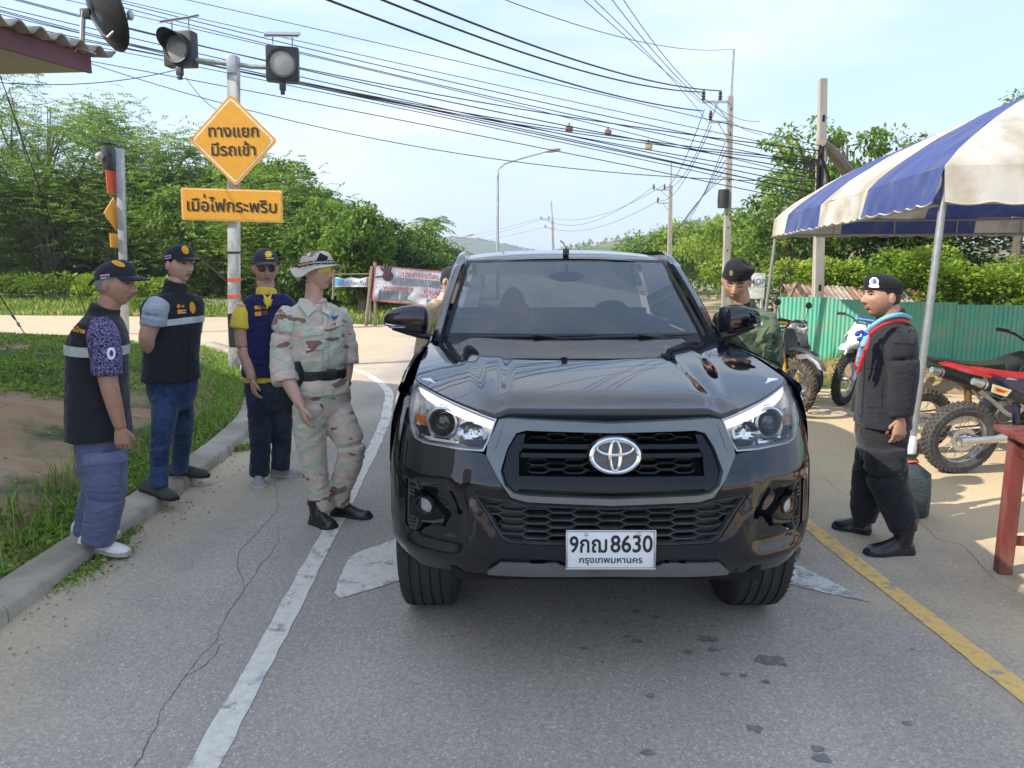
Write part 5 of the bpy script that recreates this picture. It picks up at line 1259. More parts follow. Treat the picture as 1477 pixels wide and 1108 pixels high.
tr = garment('trousers', [('T', [(J(150,715,0),.12,.08),(J(148,670,0),.17,.112),(J(146,628,0),.17,.125),(J(145,590,0),.16,.13)], 100),
  ('L', [(J(151,655,-.07),.110),(J(154,705,-.08),.104),(J(148,745,-.08),.096),(J(141,782,-.08),.088)]), ('L', [(J(148,655,.10),.108),(J(144,700,.11),.100),(J(134,740,.12),.090),(J(128,770,.12),.082)])], m_slate, p, wr=(.007, 6, 10), seed=1)
decal(tr, 'cargo_pocket', m_slate, p, 148, 685, 46, 46, 2, off=.012); decal(tr, 'pocket_flap', cloth('slate_light', (.14,.15,.25)), p, 150, 660, 55, 17, -4, off=.016)
m_purp, t, n, l, b = nodes('purple_print')
w = n.new('ShaderNodeTexWave'); w.wave_type = 'BANDS'; w.bands_direction = 'DIAGONAL'; w.inputs['Scale'].default_value = 22; w.inputs['Distortion'].default_value = 7; w.inputs['Detail'].default_value = 0; w.inputs['Detail Scale'].default_value = 3
tc = n.new('ShaderNodeTexCoord'); l.new(tc.outputs['Object'], w.inputs[0]); l.new(ramp(t, w.outputs[0], [(.30, (.20,.17,.36)), (.42, (.022,.018,.04))]), b.inputs['Base Color']); b.inputs['Roughness'].default_value = .8
shirt = garment('shirt', [('T', [(J(142,560,0),.16,.12),(J(144,500,0),.18,.13),(J(148,470,0),.16,.10)], 105), ('L', [(J(146,473,-.10),.075),(J(149,490,-.17),.082),(J(153,515,-.19),.078),(J(155,541,-.195),.076)]), ('L', [(J(150,473,.12),.07),(J(160,530,.19),.07)])], m_purp, p, wr=(.004, 12, 14), seed=2)
decal(shirt, 'round_badge', m_whitet, p, 160, 510, 12, 18, shape='disc', off=.005); decal(shirt, 'badge_mark', m_bluet, p, 160, 510, 5, 9, shape='disc', off=.0065)
vest = garment('vest', [('T', [(J(143,629,0),.205,.166),(J(142,600,0),.20,.160),(J(141,560,0),.195,.155),(J(141,520,0),.195,.150),(J(142,492,0),.215,.150),(J(144,474,0),.215,.125),(J(146,463,.0),.185,.10),(J(147,455,.0),.12,.085)], 108), ('L', [(J(146,462,0),.085),(J(150,452,0),.078),(J(153,441,.0),.074)])], m_vest, p, wr=(.006, 6, 7), seed=3)
for nm_, a_, b__ in (('vest_hem', 621, 629),): band(vest, nm_, m_vest, p, J(143,629,0)+Vector((0,0,.004)), Vector((0,0,1)), J(143,621,0), Vector((0,0,-1)), off=.0005, th=.002)
up_ = Vector((.06,-.0,1)).normalized()
band(vest, 'reflective_band', m_refl, p, J(120,507,0), up_, J(120,493,0), -up_)
decal(vest, 'back_patch', m_patchk, p, 110, 476, 24, 18, 14, off=.005); decal(vest, 'lettering', m_patch, p, 109, 476, 1, 1, 12, off=.007, mesh=textmesh('ทหารไทย', 8.5, .25))
m_capb = cloth('cap_black', (.022,.024,.032), var=.15, bump=.2)
cp_ = cap(H, m_capb, strap=True); flag(cp_, p, 152, 399, 13, 7, -8); decal(cp_, 'front_emblem', m_patch, p, 171, 381, 20, 7, 20, shape='disc', off=.004)
m_wsh = mat('white_canvas', (.74,.73,.70), .8, var=.1); m_gum = mat('gum_sole', (.42,.36,.28), .8)
shoe('shoe', (G(118,789,.045)-root), (G(186,801,.02)-root), m_wsh, m_gum, p, lace=m_wsh, h=.075)
shoe('shoe', (G(108,768,.075)-root), (G(172,776,.05)-root), m_wsh, m_gum, p, lace=m_wsh, h=.075)

# ---------------------------------------------------------------- 2 man in jeans
root, J = fig(5.0, 240, 712, 0)
p = person('man in dark vest, grey shirt and blue jeans with hands behind his back', root)
sk = skinm('skin_light', (.54,.33,.235))
H = Head(p, J(258,382,.0), 66, 2, sc=1.02, hair=m_hairb)
W1 = J(246,524,.16); E1 = J(213,490,-.02)
bodymesh(p, H, [('T', [(J(248,560,0),.13,.09),(J(248,500,0),.15,.10),(J(250,450,0),.18,.10),(J(252,425,0),.10,.08)], 52), ('L', [(J(251,430,0),0.0600),(J(254,414,0),0.0559),(J(256,400,0),0.0570)]),
  ('L', [(J(228,436,-.12),.058),(J(219,465,-.19),.056),(J(212,489,-.19),.052),(J(219,504,-.12),.046),(J(232,516,-.02),.038),(J(240,522,.08),.03),(W1,.030)]), ('L', [(J(285,438,.14),.05),(J(283,480,.2),.04)]),
  ('L', [(J(238,560,-.06),.07),(J(232,640,-.15),.045),(J(229,700,-.20),.036)]), ('L', [(J(262,560,.08),.07),(J(264,630,.17),.045),(J(259,678,.24),.036)])],
  [(W1, Vector((.5,.5,-.5)), Vector((-.5,-.8,0)), .95, .8, 1)], sk)
m_jean = cloth('blue_denim', (.022,.042,.105), var=.3, vs=40, bump=.5, alt=(.045,.075,.17), avs=5)
garment('trousers', [('T', [(J(249,590,0),.12,.10),(J(249,562,0),.165,.125),(J(248,535,0),.16,.12)], 52), ('L', [(J(239,575,-.08),.090),(J(236,612,-.12),.078),(J(231,645,-.15),.064),(J(230,675,-.18),.060),(J(229,702,-.20),.060)]), ('L', [(J(261,575,.09),.086),(J(264,610,.13),.074),(J(262,645,.2),.062),(J(259,681,.24),.056)])], m_jean, p, wr=(.007, 10, 14), seed=5)
m_gsh = cloth('grey_polo', (.36,.38,.44), var=.06)
garment('shirt', [('T', [(J(250,500,0),.16,.12),(J(251,450,0),.19,.11),(J(252,428,0),.14,.09)], 52), ('L', [(J(230,437,-.14),.070),(J(224,450,-.19),.080),(J(222,469,-.19),.080)]), ('L', [(J(276,438,.10),.055),(J(280,460,.13),.058)])], m_gsh, p, wr=(.002, 8, 8), seed=6)
vest = garment('vest', [('T', [(J(247,548,0),.19,.152),(J(247,520,0),.185,.145),(J(248,490,0),.185,.14),(J(249,460,0),.205,.14),(J(250,440,0),.21,.12),(J(251,431,0),.185,.10),(J(252,424,0),.12,.085)], 52), ('L', [(J(251,428,0),.085),(J(253,417,0),.078),(J(255,406,.0),.074)])], m_vest, p, wr=(.007, 6, 8), seed=7)
band(vest, 'vest_hem', m_vest, p, J(247,548,0)+Vector((0,0,.004)), Vector((0,0,1)), J(247,541,0), Vector((0,0,-1)), off=.0005, th=.002)
decal(vest, 'zip', m_patchk, p, 273, 488, 1.6, 112, 1, off=.004, n=12)
up_ = Vector((-.08,0,1)).normalized(); band(vest, 'reflective_band', m_refl, p, J(250,468,0), up_, J(250,459,0), -up_)
decal(vest, 'round_badge', m_patch, p, 277, 444, 8, 17, -8, shape='disc', off=.006)
decal(vest, 'small_badge', m_patch, p, 257, 442, 5, 6, shape='disc', off=.006); decal(vest, 'name_patch', m_patch, p, 263, 442, 4, 3, off=.006); decal(vest, 'orange_patch', m_patch, p, 259, 450, 7, 6, -3, off=.006); flag(vest, p, 265, 449.5, 6, 6, -3)
cp_ = cap(H, m_capb); flag(cp_, p, 243, 371, 9, 6, -8); decal(cp_, 'front_emblem', m_patch, p, 267, 361, 9, 13, -30, shape='disc', off=.004)
m_olv = cloth('olive_shoe', (.075,.075,.06), var=.2, bump=.2); m_blks = mat('black_rubber', (.02,.02,.022), .8)
shoe('shoe', (G(208,707,.085)-root), (G(254,722,.085)-root), m_olv, m_blks, p, lace=m_patchk)
shoe('shoe', (G(243,686,.085)-root), (G(302,688,.06)-root), m_olv, m_blks, p, lace=m_patchk)

# ---------------------------------------------------------------- 3 man in yellow shirt
root, J = fig(5.42, 390, 698, 0)
p = person('man in glasses wearing a navy vest over a yellow polo shirt', root)
sk = skinm('skin_mid', (.50,.30,.21))
H = Head(p, J(383,388,.0), 24, 2, sc=1.05, hair=m_hairg)
W1 = J(364,548,-.17)
bodymesh(p, H, [('T', [(J(387,560,0),.14,.09),(J(387,500,0),.15,.11),(J(386,450,0),.18,.11),(J(385,428,0),.10,.08)], 20), ('L', [(J(385,432,0),0.0642),(J(384,418,0),0.0600),(J(383,404,0),0.0600)]),
  ('L', [(J(354,440,-.08),.056),(J(349,475,-.11),.054),(J(351,505,-.13),.046),(J(358,527,-.15),.041),(W1,.031)]), ('L', [(J(420,440,.05),.05),(J(425,500,.05),.04),(J(422,545,-.03),0.0310)]),
  ('L', [(J(375,560,-.02),.07),(J(374,630,-.02),.05),(J(373,688,-.02),0.0437)]), ('L', [(J(402,560,.04),.07),(J(406,615,.08),.05),(J(405,672,.1),0.0437)])],
  [(W1, J(369,577,-.19)-W1, Vector((.8,.6,0)), .98, .5, 1), (J(422,545,-.03), Vector((-.1,-.1,-1)), Vector((-.8,.5,0)), .95, .5, -1)], sk)
m_djean = cloth('dark_denim', (.018,.028,.045), var=.3, vs=40, bump=.5, alt=(.035,.05,.075), avs=5)
garment('trousers', [('T', [(J(388,590,0),.14,.11),(J(388,560,0),.175,.125),(J(387,535,0),.17,.125)], 20), ('L', [(J(374,575,-.03),.096),(J(375,615,-.03),.084),(J(375,645,-.02),.076),(J(374,686,-.02),.072)]), ('L', [(J(402,575,.04),.094),(J(406,610,.07),.08),(J(406,640,.09),.072),(J(404,676,.1),.070)])], m_djean, p, wr=(.008, 10, 13), seed=8)
m_ypo = cloth('yellow_polo', (.72,.52,.06), var=.07)
garment('shirt', [('T', [(J(387,550,0),.178,.13),(J(387,530,0),.18,.13),(J(387,480,0),.17,.13),(J(386,440,0),.18,.12),(J(385,428,0),.12,.09)], 20), ('L', [(J(359,440,-.05),.066),(J(351,456,-.09),.078),(J(348,475,-.11),.082)]), ('L', [(J(410,438,.04),.062),(J(418,470,.06),.072)]), ('L', [(J(385,432,-.01),.082),(J(384,422,-.01),.074),(J(384,416,-.005),.073)])], m_ypo, p, wr=(.002, 8, 8), seed=9)
m_nav = cloth('navy_vest', (.014,.018,.075), var=.12)
vest = garment('vest', [('T', [(J(387,541,0),.19,.152),(J(387,515,0),.188,.15),(J(387,480,0),.188,.15),(J(387,455,0),.20,.14),(J(386,440,0),.20,.12),(J(386,431,0),.175,.10),(J(385,424,0),.11,.085)], 20)], m_nav, p, wr=(.005, 6, 8), seed=10)
for q in ([(374,420),(384,445),(366,437),(362,430)], [(397,420),(390,445),(412,438),(414,430)]):
    tri = M_(); decal(vest, 'vest_collar', m_nav, p, 0, 0, 1, 1, off=.014, mesh=([(a, -b_) for a, b_ in densify(q, 3)]+[(sum(a for a, _ in q)/4, -sum(b_ for _, b_ in q)/4)], (lambda n_: [(i, (i+1) % n_, n_) for i in range(n_)])(len(densify(q, 3)))))
q = [(377,418),(393,418),(390,436),(386,446)]; decal(vest, 'shirt_placket', m_ypo, p, 0, 0, 1, 1, off=.008, mesh=([(a, -b_) for a, b_ in densify(q, 3)]+[(386,-430)], (lambda n_: [(i, (i+1) % n_, n_) for i in range(n_)])(len(densify(q, 3)))))
decal(vest, 'button', m_patchk, p, 387, 424, 2.5, 2.5, shape='disc', off=.013, n=3)
decal(vest, 'name_patch', m_patchk, p, 377, 448, 21, 15, -4, off=.005); decal(vest, 'lettering', m_patch, p, 379.5, 443.5, 1, 1, -4, off=.008, mesh=textmesh('ผู้ใหญ่', 6, .12)); decal(vest, 'small_badge', m_patch, p, 370, 444, 6, 6, shape='disc', off=.008)
decal(vest, 'orange_patch', m_patch, p, 372.5, 453, 9, 6, -4, off=.008); flag(vest, p, 382, 451.5, 9, 5, -4)
decal(vest, 'zip', m_patchk, p, 388, 492, 1.5, 92, 0, off=.004, n=12); decal(vest, 'side_pocket', m_nav, p, 370, 515, 26, 20, 2, off=.008)
m_cap2 = cloth('cap_charcoal', (.045,.042,.055), var=.15, bump=.2); cp_ = cap(H, m_cap2, tall=.008)
st = []; 
for k in range(16): a_ = 2*pi*k/16; st.append((6.2*(1 if k % 2 == 0 else .62)*cos(a_), 5.6*(1 if k % 2 == 0 else .62)*sin(a_)))
decal(cp_, 'sun_emblem', m_yelt, p, 387, 367, 1, 1, off=.004, mesh=(st+[(0,0)], [(k, (k+1) % 16, 16) for k in range(16)])); decal(cp_, 'emblem_line', m_yelt, p, 389, 373, 11, 1.6, off=.004, n=5)
mb = M_()
m_gfr = mat('glasses_metal', (.05,.05,.055), .3, metal=.8); m_gln = mat('glasses_lens', (.03,.032,.038), .08, coat=1, var=.05)
for sg in (-1, 1):
    mb = M_(); c_ = (sg*.031, .100, .003); mb.tube([(c_[0]+.024*math.copysign(abs(cos(a_))**.7, cos(a_)), c_[1]-.004*abs(cos(a_)), c_[2]+.017*math.copysign(abs(sin(a_))**.7, sin(a_))) for a_ in np.linspace(0, 2*pi, 21)], .0016, 6, cap=False); H.put('glasses_rim', mb, m_gfr)
    mb = M_(); mb.ball(c_, (.0225,.0015,.0155), 14, 8); H.put('glasses_lens', mb, glassmat('spectacle_lens', (.35,.36,.38), 0, 1.5) if 'spectacle_lens' not in bpy.data.materials else bpy.data.materials['spectacle_lens'])
    mb = M_(); mb.tube([(sg*.055,.096,.008),(sg*.074,.06,.008),(sg*.080,-.005,.006)], .0016, 5); H.put('glasses_temple', mb, m_gfr)
m_gshoe = mat('grey_sneaker', (.36,.36,.34), .8, var=.2, vs=60); m_lsole = mat('light_sole', (.5,.5,.47), .8)
shoe('shoe', (G(373,694,0)-root), (G(374,706,0)-root), m_gshoe, m_lsole, p, lace=m_whitet, h=.085)
shoe('shoe', (G(392,686,0)-root), (G(432,688,0)-root), m_gshoe, m_lsole, p, lace=m_whitet, h=.085)

# ---------------------------------------------------------------- 4 soldier in desert camouflage
root, J = fig(4.6, 475, 757, 0)
p = person('soldier in pale desert camouflage with floppy hat, yellow glasses and black belt', root)
sk = skinm('skin_fair', (.56,.34,.25))
m_des = camo('desert_camo', [(.60,.47,.39),(.47,.49,.38),(.25,.14,.10),(.66,.56,.48)], 7.5, (1,1,2.0))
H = Head(p, J(457,391.5,.0), 70, -2, sc=1.05, hair=m_hairb, smile=.6)
W1 = J(434,586,-.24); W2 = J(499,556,.08)
bodymesh(p, H, [('T', [(J(462,570,0),.13,.09),(J(458,520,0),.14,.10),(J(454,470,0),.16,.09)], 32), ('L', [(J(451,446,0),0.0580),(J(453,422,0),0.0538),(J(455,406,0),0.0570)]),
  ('L', [(J(416,458,-.10),0.0500),(J(409,500,-.12),0.0517),(J(411,538,-.17),0.0460),(J(422,562,-.21),0.0414),(W1,.027)]), ('L', [(J(490,455,.12),0.0500),(J(500,500,.14),0.0400),(J(501,530,.12),0.0391),(W2,.025)]),
  ('L', [(J(452,570,-.05),0.0574),(J(452,655,-.05),0.0500),(J(463,740,-.05),0.0437)]), ('L', [(J(478,570,.06),0.0574),(J(503,645,.02),0.0500),(J(490,730,.05),0.0437)])],
  [(W1, J(444,618,-.25)-W1, Vector((.75,.55,.0)), 1.0, .45, 1), (W2, J(502,590,.06)-W2, Vector((-.9,.35,0)), 1.0, .35, -1)], sk)
garment('trousers', [('T', [(J(463,598,0),.13,.11),(J(463,572,0),.175,.13),(J(462,550,0),.165,.125)], 32), ('L', [(J(448,585,-.06),.112),(J(447,620,-.07),.105),(J(451,655,-.07),.088),(J(456,690,-.06),.080),(J(463,718,-.05),.078),(J(466,738,-.05),.070)]), ('L', [(J(480,585,.05),.108),(J(496,618,.02),.102),(J(507,650,.0),.090),(J(498,685,.03),.080),(J(490,708,.05),.077),(J(489,728,.05),.068)])], m_des, p, wr=(.008, 8, 15), seed=11)
sht = garment('shirt', [('T', [(J(463,568,0),.182,.15),(J(462,552,0),.175,.14),(J(461,537,0),.152,.118),(J(459,518,0),.172,.135),(J(456,490,0),.19,.14),(J(453,463,0),.195,.13),(J(452,447,0),.165,.11),(J(452,438,0),.11,.09)], 32),
  ('L', [(J(424,450,-.07),.080),(J(414,470,-.11),.086),(J(409,500,-.12),.080),(J(408,530,-.15),.080),(J(412,552,-.18),.076)]), ('L', [(J(484,450,.09),.080),(J(492,475,.13),.082),(J(499,500,.14),.074),(J(501,524,.13),.072)])], m_des, p, wr=(.008, 9, 13), seed=12)
garment('sleeve_cuff', [('L', [(J(409.5,539,-.16),.083),(J(412.5,553,-.182),.083)])], m_des, p, wr=None); garment('sleeve_cuff', [('L', [(J(500.5,514,.135),.076),(J(501,525,.13),.076)])], m_des, p, wr=None)
for q in ([(437,424),(430,442),(444,458),(456,447),(446,432)], [(466,434),(462,450),(474,458),(478,446)]):
    d_ = densify(q, 3); decal(sht, 'collar', m_des, p, 0, 0, 1, 1, off=.02, mesh=([(a, -b_) for a, b_ in d_]+[(sum(a for a, _ in q)/len(q), -sum(b_ for _, b_ in q)/len(q))], [(i, (i+1) % len(d_), len(d_)) for i in range(len(d_))]))
garment('collar', [('T', [(J(452,446,.03),.095,.085),(J(451,430,.03),.082,.08)], 32)], m_des, p, voxel=.01, wr=None, it=1)
decal(sht, 'chest_pocket', m_des, p, 452, 490, 30, 30, -4, off=.010); decal(sht, 'pocket_flap', m_des, p, 450, 478, 32, 12, -6, off=.015); decal(sht, 'shirt_placket', m_des, p, 469, 492, 6, 78, -1, off=.008, n=12)
decal(sht, 'chest_pocket', m_des, p, 484, 478, 14, 24, 8, off=.010)
decal(sht, 'sleeve_patch', mat('pale_green_patch', (.42,.46,.38), .9), p, 411, 470, 20, 16, 4, off=.008)
decal(sht, 'lettering', m_patchk, p, 413, 456, 1, 1, 8, off=.008, mesh=textmesh('RANGER', 4.2, .05))
decal(sht, 'wing_badge', m_bluet, p, 482, 457, 1, 1, off=.010, mesh=([(-6,2),(0,-1),(6,2),(2,-4),(0,-5),(-2,-4)], [(0,1,2,3,4,5)])); decal(sht, 'pink_badge', m_redt, p, 481, 468, 3, 4, off=.013, n=3)
m_belt = mat('black_webbing', (.012,.012,.014), .6, bump=.3, bs=150)
garment('belt', [('T', [(J(461.5,546,0),.166,.132),(J(461.3,539,0),.166,.132),(J(461,532,0),.168,.134)], 32)], m_belt, p, voxel=.009, it=2, wr=None)
mb = M_(); c_ = J(478,538,-.16); mb.box(c_-Vector((.03,.008,.026)), c_+Vector((.03,.008,.026))); mk('belt_buckle', mb, mat('buckle_black', (.02,.02,.022), .3, metal=.5), p, bevel=.004)
def hols(px, py, dy, w, h):
    c_ = J(px, py, dy); mb = M_(); mb.loft([ering(c_+Vector((0,0,z)), a, b_, Vector((.8,.6,0)), Vector((.6,-.8,0)), 12, 4) for z, a, b_ in ((-h/2,.018,.014),(-h*.2,w*.8,.024),(h*.3,w,.028),(h/2,w,.026))]); mk('holster', mb, m_belt, p)
hols(432,543,-.13,.04,.19); hols(494,540,.10,.035,.17)
mb = M_(); c_ = J(430,520,-.14); mb.box(c_-Vector((.009,.01,.03)), c_+Vector((.012,.01,.02))); mk('pistol_grip', mb, mat('gun_grey', (.25,.26,.27), .35, metal=.7), p, bevel=.004)
garment('waist_pouch', [('B', J(424,575,.10), (.085,.07,.12))], m_patchk, p, wr=(.01, 9, 10), seed=3)
mb = M_(); a_ = J(499,553,.085); mb.tube([a_+Vector((.03*cos(t_), .026*sin(t_), 0)) for t_ in np.linspace(0, 2*pi, 17)], .008, 6, cap=False); mb.box(a_+Vector((.012,-.036,-.014)), a_+Vector((.036,-.016,.014))); mk('wrist_watch', mb, mat('brown_strap', (.12,.07,.05), .5), p)
# boonie hat
mb = M_()
def boo(u, v):
    a = 2*pi*u; ca, sa = cos(a), sin(a)
    if v < .55: e = pi/2*(1-v/.55); r_ = cos(e)**.62; return (ca*.083*r_, sa*.103*r_, .022+.086*sin(e)**.75)
    f = (v-.55)/.45; dr = -.034*abs(ca)**1.5+.014*abs(sa)+.012*sin(a*3+.6)+.006*sin(a*5); return (ca*(.083+.052*f), sa*(.103+.056*f), .022+(dr-.012)*f)
mb.grid(boo, 48, 24, wrap_u=True); hat = H.put('boonie_hat', mb, m_des, lift=.014, sharp=60); md = hat.modifiers.new('s', 'SOLIDIFY'); md.thickness = .004; bake(hat)
hat.data.polygons.foreach_set('use_smooth', [True]*len(hat.data.polygons))
for ph in (0, pi):
    mb = M_(); mb.tube([(cos(a_)*.0875, sin(a_)*.1075, .037+.008*sin(a_*8+ph)) for a_ in np.linspace(0, 2*pi, 97)], .0042, 6, cap=False); H.put('hat_cord', mb, m_patchk, lift=.014)
mb = M_(); mb.tube([(cos(a_)*.085, sin(a_)*.105, .037) for a_ in np.linspace(0, 2*pi, 49)], .0075, 6, cap=False); H.put('hat_band', mb, mat('pale_cord', (.5,.45,.40), .9), lift=.014)
decal(hat, 'hat_patch', m_patchk, p, 465, 373, 13, 11, 25, off=.004)
mb = M_()
def vis(u, v): a = radians(-62+124*u); return (sin(a)*.080, cos(a)*.100+.010-.004*(v*2-1)**2, .010+.019*(v*2-1)-.004*abs(sin(a))*(1-v))
mb.grid(vis, 20, 6); H.put('yellow_glasses', mb, mat('yellow_lens', (.62,.47,.04), .08, coat=1, var=.1))
mb = M_(); mb.tube([vis(u, 1.0) for u in np.linspace(0, 1, 15)], .0026, 6); mb.tube([vis(0, .8), (-.082,-.01,.012)], .002, 5); mb.tube([vis(1, .8), (.082,-.01,.012)], .002, 5); H.put('glasses_frame', mb, m_patchk)
m_boot = mat('black_leather', (.012,.012,.013), .32, var=.2, coat=.3, bump=.2, bs=60)
shoe('boot', (G(452,753,0)-root), (G(482,764,0)-root), m_boot, m_blks, p, boot=.16, lace=m_patchk, w=.05, h=.085)
shoe('boot', (G(480,742,0)-root), (G(535,748,0)-root), m_boot, m_blks, p, boot=.16, lace=m_patchk, w=.05, h=.085)

# ---------------------------------------------------------------- 5 man in tan uniform beyond the mirror
root, J = fig(5.75, 630, 700, 0)
p = person('man in tan uniform mostly hidden behind the left door mirror of the truck', root)
m_tan = camo('tan_uniform', [(.52,.38,.24),(.48,.36,.24),(.30,.19,.12)], 7, (1,1,1.6), 4)
H = Head(p, J(652,406,.05), 60, 25, sc=1.0, hair=m_hairb)
bodymesh(p, H, [('T', [(J(625,560,0),.13,.09),(J(628,500,0),.15,.10),(J(634,450,0),.17,.10)], 60), ('L', [(J(636,445,0),0.0580),(J(645,425,.03),0.0559)]), ('L', [(J(622,450,-.1),0.0500),(J(628,490,-.12),0.0483),(J(660,500,-.15),0.0300)]), ('L', [(J(620,560,0),0.0574),(J(622,668,0),0.0500)]), ('L', [(J(632,560,.1),0.0574),(J(634,665,.1),0.0500)])], [], sk)
garment('shirt', [('T', [(J(620,560,0),.16,.13),(J(624,520,0),.16,.13),(J(629,480,0),.17,.13),(J(635,448,0),.17,.12),(J(640,432,.0),.10,.09)], 60), ('L', [(J(630,440,-.1),.085),(J(626,465,-.14),.085),(J(634,490,-.16),.075),(J(660,500,-.18),.06)])], m_tan, p, wr=(.010, 9, 13), seed=21)
garment('trousers', [('T', [(J(622,600,0),.15,.12),(J(621,555,0),.16,.13)], 60), ('L', [(J(617,600,0),.10),(J(618,640,0),.085),(J(619,668,0),.08)]), ('L', [(J(630,600,.12),.10),(J(632,665,.12),.08)])], m_tan, p, wr=(.010, 9, 13), seed=22)
cap(H, m_capb)
for xx in (617, 632): shoe('boot', (G(xx-6,676,0)-root), (G(xx+10,684,0)-root), m_boot, m_blks, p, boot=.15)

# ---------------------------------------------------------------- 6 soldier in green camouflage
root, J = fig(4.75, 1075, 700, 0)
p = person('soldier in dark green camouflage and black beret looking down beside the truck window', root)
sk = skinm('skin_brown', (.40,.23,.155))
m_grn = camo('green_camo', [(.05,.08,.05),(.12,.155,.095),(.022,.028,.024),(.24,.27,.17)], 10, (1,1,1.1), 9)
H = Head(p, J(1062,406,.0), -22, 20, roll=4, sc=1.08, hair=m_hairb, closed=True)
bodymesh(p, H, [('T', [(J(1080,600,0),.13,.09),(J(1078,540,0),.15,.10),(J(1075,475,0),.16,.09)], -25), ('L', [(J(1073,448,0),0.0443),(J(1068,430,0),0.0590),(J(1064,414,0),0.0600)]),
  ('L', [(J(1040,465,.1),0.0500),(J(1035,520,.05),0.0483),(J(1045,560,-.2),0.0300)]), ('L', [(J(1103,465,-.08),0.0598),(J(1112,530,-.1),0.0483),(J(1110,590,-.14),0.0300)]), ('L', [(J(1068,600,0),0.0574),(J(1066,690,0),0.0500),(J(1064,722,0),0.0400)]), ('L', [(J(1092,600,0),0.0574),(J(1094,690,0),0.0500),(J(1096,724,0),0.0400)])],
  [(J(1110,590,-.14), Vector((-.05,-.1,-1)), Vector((-1,.2,0)), 1, .5, -1), (J(1045,560,-.2), Vector((-.1,-.4,-1)), Vector((1,.2,0)), 1, .5, 1)], sk)
sht = garment('shirt', [('T', [(J(1080,600,0),.18,.14),(J(1079,560,0),.175,.135),(J(1077,510,0),.185,.14),(J(1075,475,0),.195,.135),(J(1074,457,0),.17,.11),(J(1073,446,0),.10,.09)], -25), ('L', [(J(1097,457,-.06),.080),(J(1106,480,-.1),.088),(J(1111,515,-.12),.080),(J(1110,550,-.14),.074),(J(1109,580,-.15),.066)]), ('L', [(J(1047,457,.07),.078),(J(1040,485,.1),.08),(J(1038,520,.05),.07),(J(1043,552,-.15),.06)]), ('L', [(J(1073,450,.02),.088),(J(1069,436,.02),.082)])], m_grn, p, wr=(.011, 8, 12), seed=31)
m_vst = cloth('olive_vest', (.045,.052,.04), var=.2)
garment('load_vest', [('T', [(J(1079,575,0),.185,.155),(J(1077,530,0),.19,.158),(J(1076,500,0),.186,.15)], -25), ('L', [(J(1085,505,-.13),.03),(J(1089,470,-.125),.032),(J(1086,450,-.04),.035),(J(1082,446,.08),.03)], .5), ('L', [(J(1050,505,-.1),.03),(J(1051,470,-.09),.032),(J(1056,452,-.0),.035)], .5)], m_vst, p, voxel=.012, wr=(.005, 9, 9), seed=32)
for px_ in (1058, 1076): 
    garment('pouch', [('B', J(px_, 518, -.19), (.045,.03,.06))], m_vst, p, voxel=.012, wr=(.004, 9, 9))
garment('trousers', [('T', [(J(1080,640,0),.15,.12),(J(1080,600,0),.175,.135),(J(1080,580,0),.17,.13)], -25), ('L', [(J(1067,640,0),.10),(J(1066,690,0),.08),(J(1065,722,0),.075)]), ('L', [(J(1093,640,0),.10),(J(1094,690,0),.08),(J(1096,724,0),.075)])], m_grn, p, wr=(.010, 9, 13), seed=33)
bt = beret(H, cloth('beret_black', (.014,.013,.016), var=.2, vs=80, sheen=.05), tilt=-1.0)
decal(bt, 'cap_badge', mat('brass_badge', (.65,.5,.2), .35, metal=.8, var=.3, vs=200), p, 1055, 394, 5, 8, shape='disc', off=.004)
for xx, yy in ((1064, 742), (1097, 742)): shoe('boot', (G(xx+5,yy-6,0)-root), (G(xx-12,yy+4,0)-root), m_boot, m_blks, p, boot=.16)

# ---------------------------------------------------------------- 7 man in black uniform
root, J = fig(4.2, 1262, 785, 0)
p = person('smiling man in black uniform and beret with a blue and red neckerchief', root)
sk = skinm('skin_warm', (.43,.235,.15))
H = Head(p, J(1272,428,.0), -84, -2, sc=1.02, hair=m_hairb, smile=1)
W1 = J(1298,602,-.18); W2 = J(1240,603,.16)
bodymesh(p, H, [('T', [(J(1272,620,0),.13,.10),(J(1275,560,0),.15,.11),(J(1281,495,0),.15,.09)], -100), ('L', [(J(1287,468,0),0.0642),(J(1283,452,0),0.0600),(J(1277,436,0),0.0600)]),
  ('L', [(J(1297,486,-.16),0.0633),(J(1304,545,-.2),0.0483),(W1,.028)]), ('L', [(J(1272,486,.16),0.0633),(J(1255,550,.18),0.0483),(W2,.028)]), ('L', [(J(1278,620,-.08),0.0862),(J(1282,690,-.08),0.0633),(J(1298,770,-.1),0.0400)]), ('L', [(J(1268,620,.1),0.0862),(J(1256,690,.1),0.0633),(J(1248,750,.1),0.0400)])],
  [(W1, J(1296,645,-.19)-W1, Vector((-.15,.98,0)), 1.06, .5, -1), (W2, J(1234,640,.14)-W2, Vector((.5,-.6,0)), 1.0, .5, 1)], sk)
m_uni = cloth('black_uniform', (.020,.021,.026), var=.18, bump=.32)
tr = garment('trousers', [('T', [(J(1272,665,0),.13,.11),(J(1272,630,0),.165,.138),(J(1273,600,0),.16,.135)], -100), ('L', [(J(1277,645,-.08),.118),(J(1279,685,-.09),.115),(J(1288,715,-.10),.100),(J(1299,745,-.13),.092),(J(1303,768,-.15),.066)]), ('L', [(J(1265,645,.10),.115),(J(1257,685,.11),.108),(J(1251,715,.11),.096),(J(1247,738,.11),.082),(J(1246,752,.11),.062)])], m_uni, p, wr=(.006, 6, 12), seed=41)
decal(tr, 'cargo_pocket', m_uni, p, 1284, 677, 34, 42, -8, off=0.0059); decal(tr, 'pocket_flap', m_uni, p, 1283, 658, 36, 10, -8, off=0.0081)
